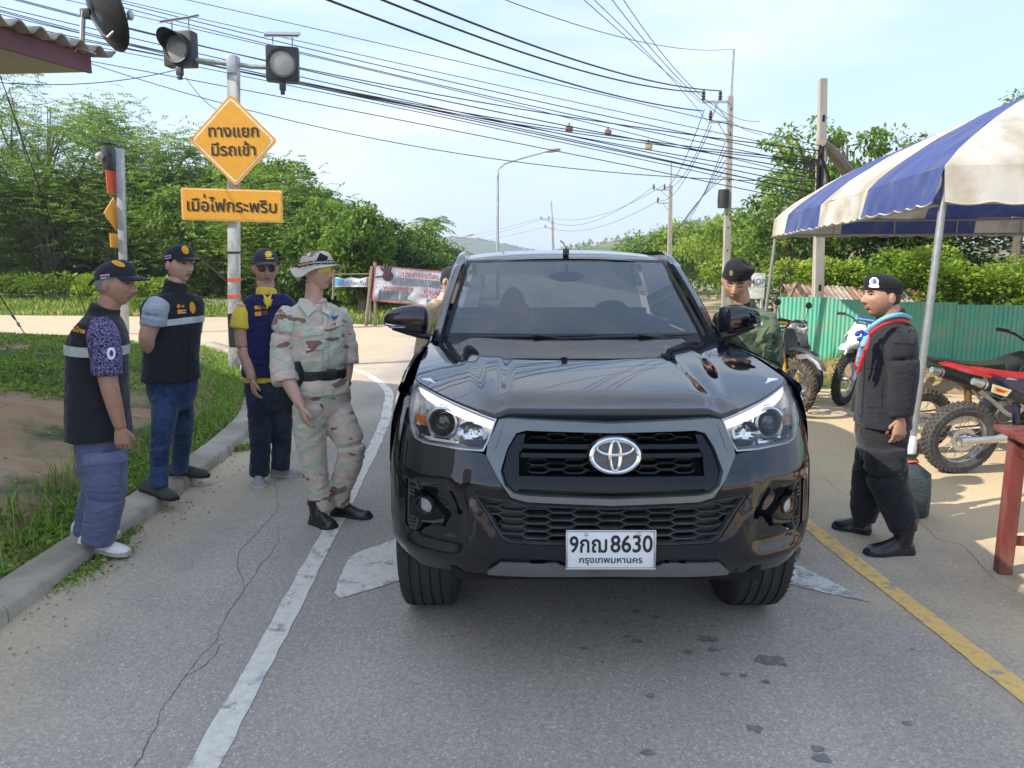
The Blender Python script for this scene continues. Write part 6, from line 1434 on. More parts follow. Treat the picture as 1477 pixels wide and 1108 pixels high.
sht = garment('shirt', [('T', [(J(1273,612,0),.20,.150),(J(1274,590,0),.195,.142),(J(1276,555,0),.19,.140),(J(1278,520,0),.195,.146),(J(1281,495,0),.20,.142),(J(1285,478,0),.16,.125),(J(1287,468,0),.10,.095)], -100), ('L', [(J(1296,482,-.12),.086),(J(1300,505,-.18),.088),(J(1303,540,-.20),.078),(J(1300,575,-.19),.072),(J(1298,598,-.18),.066)]), ('L', [(J(1276,482,.12),.085),(J(1263,530,.18),.085),(J(1248,575,.17),.075),(J(1242,597,.16),.068)]), ('L', [(J(1288,470,.0),.090),(J(1286,458,.0),.078),(J(1284,450,.0),.076)])], m_uni, p, wr=(.005, 5, 8), seed=42)
decal(sht, 'chest_pocket', m_uni, p, 1262, 517, 22, 30, 4, off=0.0054); decal(sht, 'pocket_flap', m_uni, p, 1263, 499, 22, 12, 10, off=0.0081)
decal(sht, 'sleeve_patch', m_patchk, p, 1302, 508, 28, 22, 2, off=0.0036); decal(sht, 'sleeve_pocket_flap', m_uni, p, 1303, 489, 30, 14, 2, off=0.0063); decal(sht, 'sleeve_cuff', m_uni, p, 1300, 595, 34, 14, 3, off=0.0036); decal(sht, 'cuff_button', m_patchk, p, 1306, 596, 3, 3, shape='disc', off=0.0054, n=3)
decal(sht, 'jacket_placket', m_uni, p, 1244, 545, 6, 110, 3, off=0.0045, n=12)
decal(sht, 'lower_pocket', m_uni, p, 1262, 572, 22, 30, 2, off=0.0045)
decal(sht, 'epaulette', m_uni, p, 1298, 474, 26, 10, 25, off=0.0054)
# neckerchief: two coloured rolls round the neck meeting at a knot
kn = J(1248,486,-.17); up_ = Vector((0,0,1))
def roll(name, off, r_, m__, tail):
    ring = [J(1252,482,-.16)+Vector((0,0,off)), J(1262,472,-.19)+Vector((0,0,off)), J(1280,462,-.20)+Vector((0,0,off)), J(1299,459,-.15)+Vector((0,0,off)), J(1311,463,-.02)+Vector((0,0,off)), J(1306,464,.10)+Vector((0,0,off)), J(1288,464,.15)+Vector((0,0,off)), J(1262,474,.10)+Vector((0,0,off)), J(1250,482,-.02)+Vector((0,0,off))]
    mb = M_(); mb.tube(spline(ring, 40), r_, 8, flat=.8); mk(name, mb, m__, p)
    mb = M_(); mb.tube(spline(tail, 12), [r_]*11+[r_*.8, r_*.4], 8, flat=.7); mk(name, mb, m__, p)
m_sky = cloth('sky_blue_cloth', (.16,.42,.60), var=.1); m_rred = cloth('red_cloth', (.60,.035,.04), var=.1)
roll('blue_neckerchief', .018, .016, m_sky, [J(1250,484,-.17), J(1244,498,-.19), J(1240,515,-.18), J(1238,530,-.16)]); roll('red_neckerchief', -.012, .013, m_rred, [J(1252,487,-.18), J(1248,503,-.20), J(1243,520,-.19), J(1238,538,-.17)])
mb = M_(); mb.tube(spline([J(1246,488,-.16), J(1240,505,-.16), J(1236,522,-.14), J(1234,533,-.12)], 10), [.012]*9+[.008,.004], 8, flat=.6); mk('red_neckerchief', mb, m_rred, p)
m_bow = cloth('royal_blue_cloth', (.02,.06,.50), var=.15)
for dx, dz, rr in ((-.022,.018,.02),(.014,.016,.017),(-.01,-.012,.018),(-.004,.03,.014)): mb = M_(); mb.ball(kn+Vector((dx-.02,-.0,dz)), (rr,.014,rr*.75), 9, 6, Matrix.Rotation(dx*40, 3, 'Y')); mk('blue_bow', mb, m_bow, p)
bt = beret(H, cloth('beret_black2', (.013,.013,.016), var=.2, vs=80, sheen=.05), tilt=.25)
decal(bt, 'beret_badge', m_whitet, p, 1261, 407, 13, 13, shape='disc', off=.004); decal(bt, 'badge_ring', m_sky, p, 1261, 406, 8.5, 8.5, shape='disc', off=.006); decal(bt, 'badge_mark', m_rred, p, 1261, 406, 2.4, 6, shape='disc', off=.0075, n=4); decal(bt, 'badge_mark', m_bluet, p, 1262.5, 406, 1.5, 6, shape='disc', off=.008, n=4)
decal(bt, 'badge_scroll', m_whitet, p, 1261, 413, 14, 4, off=.0055, n=5)
shoe('boot', (G(1262,770,0)-root+Vector((-.03,0,0))), (G(1201,760,0)-root), m_boot, m_blks, p, boot=.22, lace=m_patchk, w=.05, h=.085)
shoe('boot', (G(1314,797,0)-root), (G(1248,800,0)-root), m_boot, m_blks, p, boot=.22, lace=m_patchk, w=.05, h=.085)

# ---------------------------------------------------------------- 8 driver
root = Vector((.378-.37, 5.35, .45)); p = person('driver seated behind the tinted windscreen, hand on the wheel', root)
H = Head(p, Vector((0,-.12,.92)), 0, 0, hair=m_hairb)
bodymesh(p, H, [('T', [(Vector((0,-.1,.15)),.15,.10),(Vector((0,-.08,.45)),.17,.1),(Vector((0,-.08,.66)),.14,.09)], 0), ('L', [(Vector((0,-.08,.66)),0.0570),(Vector((0,-.1,.82)),0.0570)]), ('L', [(Vector((.2,-.08,.6)),.05),(Vector((.24,-.3,.4)),.04),(Vector((.12,-.52,.62)),.03)]), ('L', [(Vector((-.2,-.08,.6)),.05),(Vector((-.24,-.3,.4)),.04),(Vector((-.12,-.52,.62)),.03)]),
  ('L', [(Vector((.1,-.1,.15)),.08),(Vector((.12,-.55,.2)),.06),(Vector((.12,-.75,-.1)),.05)]), ('L', [(Vector((-.1,-.1,.15)),.08),(Vector((-.12,-.55,.2)),.06),(Vector((-.12,-.75,-.1)),.05)])], [(Vector((.12,-.52,.62)), Vector((-.3,-.5,.6)), Vector((-.3,-.3,-.8)), 1, .8, 1), (Vector((-.12,-.52,.62)), Vector((.3,-.5,.6)), Vector((.3,-.3,-.8)), 1, .8, -1)], sk)
garment('shirt', [('T', [(Vector((0,-.1,.15)),.18,.13),(Vector((0,-.08,.45)),.2,.13),(Vector((0,-.08,.66)),.15,.1)], 0), ('L', [(Vector((.17,-.08,.62)),.075),(Vector((.23,-.25,.45)),.07)]), ('L', [(Vector((-.17,-.08,.62)),.075),(Vector((-.23,-.25,.45)),.07)])], m_tan, p, wr=(.006, 9, 9))
# ================================================================== SIGNS, POLES, WIRES
m_galv = mat('galvanised_steel', (.42,.44,.45), .45, metal=.5, var=.2, vs=9); m_conc = mat('pole_concrete', (.31,.285,.25), .9, var=.25, vs=5, bump=.3, stretch=(1,1,.2))
m_sign = mat('sign_orange', (.80,.37,.03), .5, var=.06, vs=5, coat=.2); m_sblk = mat('sign_black_letters', (.015,.015,.015), .6); m_swht = mat('sign_white_border', (.78,.76,.68), .5)
m_dbox = mat('signal_black_box', (.028,.03,.034), .5, var=.2); m_slens = mat('unlit_lamp_lens', (.34,.33,.29), .3, var=.12, vs=90, coat=.3)
m_pv = mat('solar_panel', (.05,.055,.07), .25, coat=.5); m_frm = mat('pale_metal_frame', (.55,.54,.5), .5); m_red = mat('red_tape', (.70,.10,.04), .6)
SC9 = lambda Y: (Y*cT+.13)/FOC
Y0 = 11.5; g = P(336, 500, Y0); gz = tz(g.x, Y0)
r_ = thing('warning_sign_post', 'steel post with two unlit beacon heads above a yellow diamond and a yellow rectangular sign', 'road sign', (g.x, Y0, gz))
q = lambda px, py, dy=0: P(px, py, Y0+dy)-r_.location
top = q(337, 82); mb = M_(); LX = top.x/top.z; mb.loft([[(top.x*f+a*.075, b_*.075, top.z*f) for a, b_ in ((-1,-1),(1,-1),(1,1),(-1,1))] for f in (-.08, .3, .65, 1)]); mk('post', mb, mat('peeling_post_paint', (.52,.53,.52), .7, var=.2, vs=6, alt=(.22,.22,.22), avs=5, stretch=(1,1,.4)), r_, bevel=.012)
for y0, y1, m__ in ((401,406,m_red),(425,430,m_red),(452,500,m_sblk),(363,366,m_sblk)):
    a, b_ = q(336,y0).z, q(336,y1).z; mb = M_(); mb.box((LX*a-.079,-.079,b_), (LX*a+.079,.079,a)); mk('post_band', mb, m__, r_)
def board(name, parent, c, w, h, rot, mf, mbk, bord=.018, yaw=0):
    b_ = thing(name, '', ''); del b_['label']; del b_['category']; b_.parent = parent; b_.location = c; b_.rotation_euler = (0, rot, yaw)
    for s_, z_, m__, nm_ in ((1, 0, mf, 'sign_plate'), (.93, -.004, mbk, 'sign_border'), (.93-bord*2.6, -.007, mf, 'sign_face')):
        mb = M_(); ww, hh = (w*s_, h*s_) if abs(w-h) < 1e-6 else (w-(1-s_)*h, h*s_); rr = min(w,h)*.05; pts = []
        for cx, cy, a0 in ((ww/2-rr,hh/2-rr,0),(-ww/2+rr,hh/2-rr,90),(-ww/2+rr,-hh/2+rr,180),(ww/2-rr,-hh/2+rr,270)):
            pts += [(cx+rr*cos(radians(a0+k*30)), cy+rr*sin(radians(a0+k*30))) for k in range(4)]
        mb.prism(pts, .012 if z_ == 0 else .003, lambda a, b__, c_: (a, z_-c_ if z_ else c_-.004, b__)); mk(nm_, mb, m__, b_, smooth=False)
    return b_
sc_ = SC9(Y0)
b1 = board('diamond_sign', r_, q(336.5,203,-.12), 86*sc_, 86*sc_, pi/4, m_sign, m_swht)
for s_, y_ in (('ทางแยก', 190), ('มีรถเข้า', 217)): txt(s_, 22*sc_, m_sblk, r_, q(336.5, y_, -.137), bold=.003, sx=.98)
b2 = board('rectangular_sign', r_, q(334.5,296,-.12), 141*sc_, 44*sc_, radians(1.6), m_sign, m_swht, .012)
txt('เมือไฟกระพริบ', 23*sc_, m_sblk, r_, q(334, 298, -.137), rot=(pi/2, radians(1.5), 0), bold=.003, sx=.98)
mb = M_(); c_ = q(294.5, 282.5, -.137); mb.box(c_-Vector((.012,.001,.03)), c_+Vector((.012,.001,.03))); mk('tone_mark', mb, m_sblk, r_, smooth=False)
mb = M_(); mb.tube([q(283,87), q(310,90), q(337,92), q(360,96), q(386,97)], .035, 10); mk('cross_arm', mb, m_galv, r_)
mb = M_(); mb.box(q(327,105,-.1), q(346,84,.09)); mk('arm_clamp', mb, m_galv, r_, bevel=.01)
for cx, cy, yaw, hood, sx_, sy_ in ((259,71,-12,1,258,33),(407.5,93,10,0,408,53)):
    h_ = thing('beacon_head', '', ''); del h_['label']; del h_['category']; h_.parent = r_; h_.location = q(cx, cy, -.02); h_.rotation_euler = (0, radians(2), radians(yaw))
    mb = M_(); mb.box((-.235,-.06,-.25), (.235,.12,.25)); mk('lamp_box', mb, m_dbox, h_, bevel=.03)
    mb = M_(); mb.lathe([(.0005,-.085),(.10,-.08),(.178,-.066),(.182,-.055)], (0,0,0), 'Y', 32); mk('lamp_lens', mb, m_slens, h_)
    mb = M_(); mb.lathe([(.178,-.055),(.180,-.09),(.212,-.095),(.214,-.055)], (0,0,0), 'Y', 32); mk('lamp_rim', mb, m_dbox, h_)
    if hood:
        mb = M_(); rows_ = [[(.205*cos(a_), -.07-(.30*max(0, sin(a_))**.6 if e else 0), .205*sin(a_)*(1.0 if not e else .98)) for a_ in np.linspace(-.25, pi+.25, 25)] for e in (0, 1)]
        mb.add(rows_[0]+rows_[1], [(k, k+1, 26+k, 25+k) for k in range(24)]); mk('lamp_visor', mb, m_dbox, h_, solid=.006)
    mb = M_(); mb.box((-.045,-.05,-.37), (.045,.02,-.25)); mb.box((-.03,-.045,-.43), (.03,.01,-.36)); mk('bracket', mb, m_dbox, h_, bevel=.008)
    mb = M_(); mb.box((-.24,-.14,-.01), (.24,.14,.012), Matrix.Rotation(radians(24), 3, 'X') @ Matrix.Rotation(radians(-5 if hood else -4), 3, 'Y')); o = mk('solar_panel', mb, [m_pv], h_, smooth=False); o.location = (0,.02,.43)
    mb = M_(); mb.box((-.25,-.155,-.022), (.25,.155,-.0101), Matrix.Rotation(radians(24), 3, 'X') @ Matrix.Rotation(radians(-5 if hood else -4), 3, 'Y')); o = mk('panel_frame', mb, m_frm, h_, smooth=False); o.location = (0,.02,.43)
    for x_ in (-.14, .14): mb = M_(); mb.tube([(x_,.04,.24),(x_,.04,.42)], .009, 6); mk('panel_leg', mb, m_frm, h_)
# second sign post seen edge-on
Y0 = 17.4; g = P(173, 392, Y0); r_ = thing('warning_sign_post', 'distant sign post seen edge-on behind the old man, lamp head on top', 'road sign', (g.x, Y0, 0)); q = lambda px, py, dy=0: P(px, py, Y0+dy)-r_.location
t2 = q(173,215); mb = M_(); mb.loft([[(t2.x*f+a*.07, b_*.07, t2.z*f) for a, b_ in ((-1,-1),(1,-1),(1,1),(-1,1))] for f in (-.03, .5, 1)]); mk('post', mb, m_galv, r_, bevel=.01)
mb = M_(); a, b_ = q(173,379).z, q(173,384).z; mb.box((-.075,-.075,b_), (.075,.075,a)); mk('post_band', mb, m_red, r_)
for cx, y0, y1, m__, dia in ((164,247,280,m_red,0),(165,285,333,m_sign,1),(165,337,357,m_sign,0)):
    c_ = q(cx,(y0+y1)/2); hh = abs(q(cx,y0).z-q(cx,y1).z)/2; mb = M_(); ang = radians(82)
    pts = [(-hh,0),(0,hh),(hh,0),(0,-hh)] if dia else [(-hh,-hh),(-hh,hh),(hh,hh),(hh,-hh)]
    mb.prism(pts, .02, lambda a, b__, c2: (c_.x+a*cos(ang)+c2*sin(ang), c_.y+a*sin(ang)-c2*cos(ang), c_.z+b__)); mk('sign_plate', mb, m__, r_, smooth=False)
mb = M_(); mb.prism([(-.22,-.12),(-.22,.12),(.22,.12),(.22,-.12)], .022, lambda a, b__, c2: (q(164,263).x-.012+a*.17+c2, q(167.5,263).y+a, q(167.5,263).z+b__)); mk('sign_stripe', mb, m_swht, r_, smooth=False)
c_ = q(158,227); mb = M_(); mb.box(c_-Vector((.07,.2,.30)), c_+Vector((.07,.2,.22))); mk('lamp_box', mb, m_dbox, r_, bevel=.02)
mb = M_(); mb.ball(c_+Vector((-.12,-.1,0)), (.13,.16,.11), 12, 8); mk('lamp_lens', mb, m_slens, r_); mb = M_(); mb.box(c_+Vector((-.22,-.2,.29)), c_+Vector((.16,.2,.32))); mk('solar_panel', mb, m_pv, r_); mb = M_(); mb.tube([c_+Vector((0,0,.05)), q(172,222)], .03, 6); mk('cross_arm', mb, m_galv, r_)

# utility poles
def upole(px, Y, ytop, ybase, w, label, arms=True, top2=None, lean=0):
    b0 = P(px, ybase, Y); r_ = thing('utility_pole', label, 'utility pole', (b0.x, Y, min(b0.z, 0)-.3)); L = P(px+lean, ytop, Y); h = L.z-r_.location.z; dx = L.x-b0.x
    mb = M_(); n_ = 10; rings = [[(dx*k/n_+sx*w*(1-.35*k/n_)/2, sy*w*(1-.35*k/n_)/2, h*k/n_) for sx, sy in ((-1,-1),(1,-1),(1,1),(-1,1))] for k in range(n_+1)]; mb.loft(rings); mk('shaft', mb, m_conc, r_, smooth=False)
    for k in range(int(h/.9)):
        mb = M_(); z = .6+k*.9; f = z/h; mb.box((dx*f-.02,-w/2*(1-.35*f)-.004,z), (dx*f+.02,-w/2*(1-.35*f)+.002,z+.10)); mk('climbing_hole', mb, m_void, r_, smooth=False)
    return r_, h, dx
m_ins = mat('brown_insulator', (.07,.03,.02), .3); m_wire = mat('black_cable', (.012,.012,.014), .6)
def cross(r_, px, py, Y, L, m__=m_galv, ins=(0,)):
    c_ = P(px, py, Y)-r_.location; mb = M_(); mb.box(c_-Vector((0,.05,.04)), c_+Vector((L,.05,.04))); mb.tube([c_+Vector((L,0,-.7)), c_+Vector((L*.45,0,-.04))], .025, 5); mk('cross_arm', mb, m__, r_, smooth=False)
    for f in ins: mb = M_(); mb.lathe([(.03,0),(.085,.06),(.05,.1),(.085,.16),(.05,.2),(.08,.26),(.04,.38),(.0005,.40)], c_+Vector((L*f+.04,0,.04)), 'Z', 10); mk('insulator', mb, m_ins, r_)
p1, h1, d1 = upole(1049, 30, 139, 380, .27, 'tall concrete power pole rising directly behind the beret soldier', lean=5)
mb = M_(); a = P(1054,140,30)-p1.location; b_ = P(1058,71,30)-p1.location; mb.tube([a-Vector((0,0,.5)), b_], .06, 6); mk('top_extension', mb, m_galv, p1)
cross(p1, 1013, 147, 30, 1.05, ins=(.0,.62)); cross(p1, 1023, 176, 30, .8, ins=(0,))
mb = M_(); mb.lathe([(.0005,0),(.22,.0),(.24,.3),(.22,.7),(.0005,.72)], P(1043,300,29.8)-p1.location, 'Z', 10); mk('cable_coil', mb, m_wire, p1)
p2, h2, d2 = upole(966, 55, 268, 385, .34, 'middle concrete power pole right of the truck roof', lean=1.5)
mb = M_(); mb.tube([P(967,270,55)-p2.location, P(968,232,55)-p2.location], .07, 5); mk('top_extension', mb, m_galv, p2); cross(p2, 942, 274, 55, 1.3, ins=(.0,.6)); cross(p2, 948, 293, 55, .95)
p3, h3, d3 = upole(799, 95, 318, 372, .38, 'farthest concrete power pole behind the truck roof', lean=-2)
mb = M_(); mb.tube([P(797,320,95)-p3.location, P(795,290,95)-p3.location], .09, 5); mk('top_extension', mb, m_galv, p3); cross(p3, 780, 317, 95, 1.6, ins=(.0,.6)); cross(p3, 786, 329, 95, 1.2)
p4, h4, d4 = upole(1183, 12.4, 114, 450, .165, 'nearest concrete pole, rising behind the green fence beside the tent', lean=4)
mb = M_(); rr = np.random.default_rng(3)
for k in range(9): a = P(1181+rr.normal()*3, 232+rr.normal()*8, 12.25)-p4.location; b_ = P(1180+rr.normal()*4, 335+rr.normal()*8, 12.25)-p4.location; mb.tube(spline([a, (a+b_)/2+Vector((rr.normal()*.05,-.08,0)), b_], 6), .022, 5)
mk('dead_vines', mb, m_void, p4, weld=False)
mb = M_(); mb.tube([P(1186,205,12.3)-p4.location, P(1205,225,13)-p4.location, P(1235,265,14)-p4.location], [.07,.10,.12], 8); mk('dead_branch', mb, m_bark2, p4)
# street lamps
def slamp(px, Y, ybase, ytop, px2, py2, label, r=.07):
    b0 = P(px, ybase, Y); r_ = thing('street_lamp', label, 'street lamp', (b0.x, Y, -.05)); q = lambda a, b_: P(a, b_, Y)-r_.location
    mb = M_(); k = (px2-px); mb.tube([(0,0,0), q(px+.3, ytop+22), q(px+1, ytop+7), q(px+k*.12, ytop-1), q(px+k*.45, ytop-1-(ytop-py2)*.45), q(px2-k*.2, py2+2)], [r*1.1,r*.8,r*.75,r*.7,r*.6,r*.5], 8); mk('lamp_pole', mb, m_galv, r_)
    mb = M_(); c_ = q(px2-k*.1, py2); L = abs(q(px2, py2).x-q(px2-k*.22, py2).x); mb.ball(c_, (L*.62,.16,.10), 14, 8, Matrix.Rotation(radians(-8), 3, 'Y')); mk('lamp_head', mb, m_slens, r_)
slamp(717.5, 35, 372, 237, 806, 217, 'tall street lamp with its arm reaching right above the truck roof'); slamp(641, 72, 372, 348, 683, 339, 'small distant street lamp at the left of the truck roof', .09)
# cables
def cable(a, mid, b_, r=.012, name='cable', label='black overhead cable in the bundle crossing the sky from upper left', grp='cables in the overhead bundle', n=28):
    A, B_ = P(*a), P(*b_); best = min((abs((lambda p_: 738.5+FOC*p_.x/(p_.y*cT-(p_.z-EYE)*sT))(A.lerp(B_, t/200))-mid[0]), t/200) for t in range(5, 196))[1]
    L_ = A.lerp(B_, best); M2 = P(mid[0], mid[1], L_.y); sag = (L_.z-M2.z)/(4*best*(1-best))
    pts = [A.lerp(B_, t/n)-Vector((0,0,sag*4*(t/n)*(1-t/n))) for t in range(n+1)]; c0 = A.copy(); mb = M_(); mb.tube([p_-c0 for p_ in pts], r, 5, cap=False)
    o = mk(name, mb, m_wire, None, weld=False); o.location = c0; tag(o, label, 'cable', grp); return o
PW = 'power lines to the tall pole'; pl = 'thick black power line from the top edge to the tall pole, %s of three'
cable((300,-68,11),(700,82),(1013,160,30),.022,'power_line',pl % 'lowest',PW); cable((350,-85,11),(760,78),(1014,133,30),.022,'power_line',pl % 'middle',PW); cable((400,-85,11),(780,70),(1037,131,30),.022,'power_line',pl % 'uppermost',PW)
rr = np.random.default_rng(12)
ya = [-95,-88,-84,-70,-62,-55,-48,-34,-28,-20,-5,4,12,30]; ym = [78,93,112,118,121,131,135,139,146,150,152,158,165,172]; yb = [196,207,214,221,224,226,231,235,238,240,246,250,254,262]
for k in range(14):
    cable((-160, ya[k]+rr.normal()*6, 14), (600+rr.normal()*20, ym[k]+rr.normal()*2.5), (1181, yb[(k*5+3) % 14 if 3 < k < 11 else k]+14+k*1.5, 12.25), .0055+.004*rr.random())
cable((-160,95,9.5),(200,112),(258,100,11.6),.006,label='thin slack wire sagging from the left edge to the left beacon head',grp='thin loose wires'); cable((268,112,11.6),(285,135),(312,158,11.5),.005,label='short thin wire dangling below the left beacon head',grp='thin loose wires')
cable((-160,-20,14),(330,152),(1181,262,12.25),.007); cable((-160,-30,14),(620,158),(1181,236,12.25),.008)
UP = 'thin lines from the top centre'; ul = 'thin line dropping steeply from the top centre toward the tall pole'
for a, m_, b_ in (((820,-20,16),(905,55),(1013,150,30)),((836,-20,16),(920,62),(1022,178,30)),((868,-20,16),(960,92),(1100,195,28)),((880,-30,16),(965,88),(1096,175,28))): cable(a, m_, b_, .009, label=ul, grp=UP)
cable((690,-15,14),(900,55),(1056,71,30),.009, label='thin earth wire running from the top edge to the tip of the tall pole', grp='earth wire')
LK = 'lines between the power poles'; lk = 0
for a, m_, b_ in (((1016,158,30),(990,228),(943,268,55)),((1038,141,30),(1000,232),(957,268,55)),((1026,182,30),(995,248),(950,288,55)),((942,270,55),(875,312),(781,314,95)),((956,268,55),(880,306),(791,313,95)),((949,290,55),(870,326),(787,327,95)),((780,315,95),(700,335),(640,346,170)),((790,314,95),(710,338),(640,350,170)),((786,328,95),(710,345),(640,358,170))): cable(a, m_, b_, .016, label='%s sagging line between the %s' % (('upper left','upper right','lower')[lk % 3], ('tall pole and the middle pole','middle pole and the farthest pole','farthest pole and the hills at left')[lk//3]), grp=LK); lk += 1
for k in range(5): cable((1046+k, 205+k*12, 30), (1010-k*5, 292+k*5), (969, 325+k*6, 55), .014, label='low cable dropping from the tall pole to the middle pole', grp='low cables between poles')
for px, py, c_, w in ((821,186,(.30,.16,.12),10),(877,191,(.28,.15,.12),9),(935,211,(.50,.47,.33),11)):
    o = thing('cable_box', 'small box hanging from the overhead cables, the %s' % {821:'left reddish one',877:'middle reddish one',935:'right pale one'}[px], 'junction box', P(px, py, 12.9)); s_ = w*SC9(12.9)/2
    mb = M_(); mb.box((-s_,-.05,-s_*.8), (s_,.05,s_*.8), Matrix.Rotation(.08, 3, 'Y')); mk('case', mb, mat('cable_box_%d' % px, c_, .7), o, bevel=.02); mb = M_(); mb.tube([(0,0,s_*.7),(0,0,s_*1.6)], .012, 5); mk('hanger', mb, m_wire, o)
# guy wires on the left
cable((-30,20,9),(55,270),(128,460,12),.006, name='guy_wire', label='thin guy wire slanting down across the left trees to the bank', grp=None)
o = thing('guy_wire', 'stay wire with a clamp at the left edge running down to the bank', 'guy wire', G(45,489,.35)); a = P(-60,335,5.0)-o.location; b_ = Vector((0,0,-.1)); mb = M_(); mb.tube([a, b_], .007, 6); mk('wire', mb, m_wire, o)
for f0, f1 in ((.50,.56),(.62,.66)): mb = M_(); mb.tube([a.lerp(b_, f0)+Vector((.01,0,0)), a.lerp(b_, (f0+f1)/2)+Vector((-.012,0,.01)), a.lerp(b_, f1)], .016, 6); mk('wire_clamp', mb, m_galv, o)

# eave in view, joined to the added building, and the dish on it
m_fas = mat('maroon_fascia', (.16,.07,.085), .7, var=.15, vs=4); m_sof = mat('pale_soffit', (.55,.48,.38), .9, var=.1); m_asb = mat('fibre_cement_sheet', (.33,.30,.26), .95, var=.35, vs=8, bump=.4)
A = P(133,106,6.85); At = P(133,80,6.85); Bp = Vector((-4.9,3.3,A.z)); Cp = Vector((-12.2,7.6,A.z)); D_ = Vector((-5.6,2.2,A.z))
o = thing('awning', '', ''); del o['label']; del o['category']; o.parent = bl
dirf = (Bp-A).normalized()
mb = M_(); nrm = Vector((-dirf.y, dirf.x, 0)); 
if nrm.x < 0: nrm = -nrm
hgt = At.z-A.z
mb.add([A, Bp, Bp+Vector((0,0,hgt)), A+Vector((0,0,hgt)), A-nrm*.03, Bp-nrm*.03, Bp-nrm*.03+Vector((0,0,hgt)), A-nrm*.03+Vector((0,0,hgt))], [(0,1,2,3),(4,5,6,7),(0,1,5,4),(3,2,6,7),(0,3,7,4),(1,2,6,5)]); mk('fascia', mb, m_fas, o, smooth=False)
mb = M_(); mb.add([A+Vector((-.02,0,.01)), Bp+Vector((-.02,0,.01)), D_+Vector((-.5,.3,.01)), Cp+Vector((0,0,.01))], [(0,1,2,3)]); mk('soffit', mb, m_sof, o, smooth=False)
mb = M_(); dA = (A-Bp); L_ = dA.length; back = Vector((-.93,.37,0)); 
n_ = 150
mb.grid(lambda u, v: tuple(Bp+dA*(u*1.045)+back*(v*4.2-.12)+Vector((0,0,hgt+.03+.035*sin(u*L_*2*pi/.177)+v*.5))), n_, 6); mk('roof_sheet', mb, m_asb, o, solid=.012, sharp=60)
ds = thing('satellite_dish', 'dark satellite dish on a short mast above the maroon roof edge', 'satellite dish', P(119,68,6.8)); q = lambda px, py, dy=0: P(px, py, 6.8+dy)-ds.location
mb = M_(); mb.tube([q(118,84), q(119,40), q(120,16)], .022, 8); mk('mast', mb, m_galv, ds)
mb = M_(); R_ = .34; mb.lathe([(.0005,0),(.12,.012),(.22,.04),(.30,.078),(R_,.105)], n=36); dd = mk('dish', mb, mat('dark_dish', (.045,.047,.05), .5, metal=.4), ds, solid=.008)
dd.matrix_basis = Matrix.Translation(q(137,17)) @ Vector((.65,.68,.35)).to_track_quat('Z','Y').to_matrix().to_4x4()
mb = M_(); mb.tube([q(128,20), q(148,50), q(155,54), q(188,24)], .010, 6); mk('feed_arm', mb, m_galv, ds); mb = M_(); mb.ball(q(188,22), (.03,.03,.045), 10, 6); mk('receiver', mb, m_galv, ds)
mb = M_(); mb.box(q(120,22)-Vector((.02,.02,.03)), q(127,16)+Vector((.02,.02,.02))); mk('bracket', mb, m_dbox, ds, bevel=.01)
mb = M_(); mb.tube(spline([q(75,52,-.1), q(100,66,-.1), q(107,82,-.1), q(103,88,-.1), q(112,70,-.1), q(138,78,-.1)], 24), .006, 5); mk('loose_wire', mb, m_frm, ds)

# ================================================================== BANNERS, BOARD, SHED, FENCE
m_vinyl, t, n, l, b = nodes('banner_vinyl'); l.new(ramp(t, noisen(t, 1.3, 3, .5), [(.3, (.62,.67,.75)), (.7, (.80,.82,.85))]), b.inputs['Base Color']); b.inputs['Roughness'].default_value = .45; l.new(bumpn(t, noisen(t, 2.2, 4, .6, dist=2), .5, .08), b.inputs['Normal'])
m_bred = mat('banner_red', (.58,.14,.16), .6); m_bbl = mat('banner_grey_ink', (.16,.18,.24), .6); m_hand = mat('hand_print', (.05,.025,.035), .7); m_bcy = mat('banner_blue', (.06,.32,.60), .6); m_bgr = mat('banner_green', (.42,.50,.28), .6); m_wood = mat('weathered_wood', (.24,.19,.13), .9, var=.3, vs=12)
Y0 = 19.6; r_ = thing('banner_board', 'wide white vinyl banner with a black hand print on wooden posts', 'banner', (P(600,440,Y0).x, Y0, 0)); q = lambda px, py, dy=0: P(px, py, Y0+dy+.35*(px-540)/100)-r_.location
cn = [q(541,383), q(700,398), q(690,449), q(536,434)]
def bil(u, v): a = cn[0].lerp(cn[1], u); b_ = cn[3].lerp(cn[2], u); return a.lerp(b_, v)
def bq(u0, u1, v0, v1, o=-.02, n_=6):
    mb = M_(); mb.grid(lambda u, v: tuple(bil(u0+(u1-u0)*u, v0+(v1-v0)*v)+Vector((0,o+.03*nz((u0+(u1-u0)*u)*7+(v0+(v1-v0)*v)*4, v0+(v1-v0)*v, 2),0))), n_, max(2, n_//2)); return mb
mk('banner_sheet', bq(0,1,0,1,0,40), m_vinyl, r_)
for a in ((0,1,.0,.03),(0,1,.965,1),(0,.012,0,1),(.988,1,0,1)): mk('banner_border', bq(*a,-.012,30), m_bred, r_)
def btext(s_, u, v, size, m__, rot=5.3): o = txt(s_, size, m__, r_, bil(u, v)+Vector((0,-.045,0)), rot=(pi/2, radians(rot), radians(18)), name='lettering', ext=.001, bold=.004); return o
btext('ประกาศเตือน !!!', .46, .16, .20, m_bred); btext('WARNING !!', .23, .60, .14, m_bred); btext('ห้ามฝ่าฝืน', .60, .60, .21, m_bred); btext('THIS IS A WARNING', .62, .73, .12, m_bred)
for v, a, b_ in ((.30,.24,.72),(.37,.22,.74),(.44,.27,.72)): btext('ตามประกาศของทางราชการและประชาชนทุกคน', (a+b_)/2, v, .105, m_bbl)
for k in range(5): btext('ผู้ใดฝ่าฝืนมีโทษตามกฎหมาย', .22, .69+.055*k, .085, m_bbl)
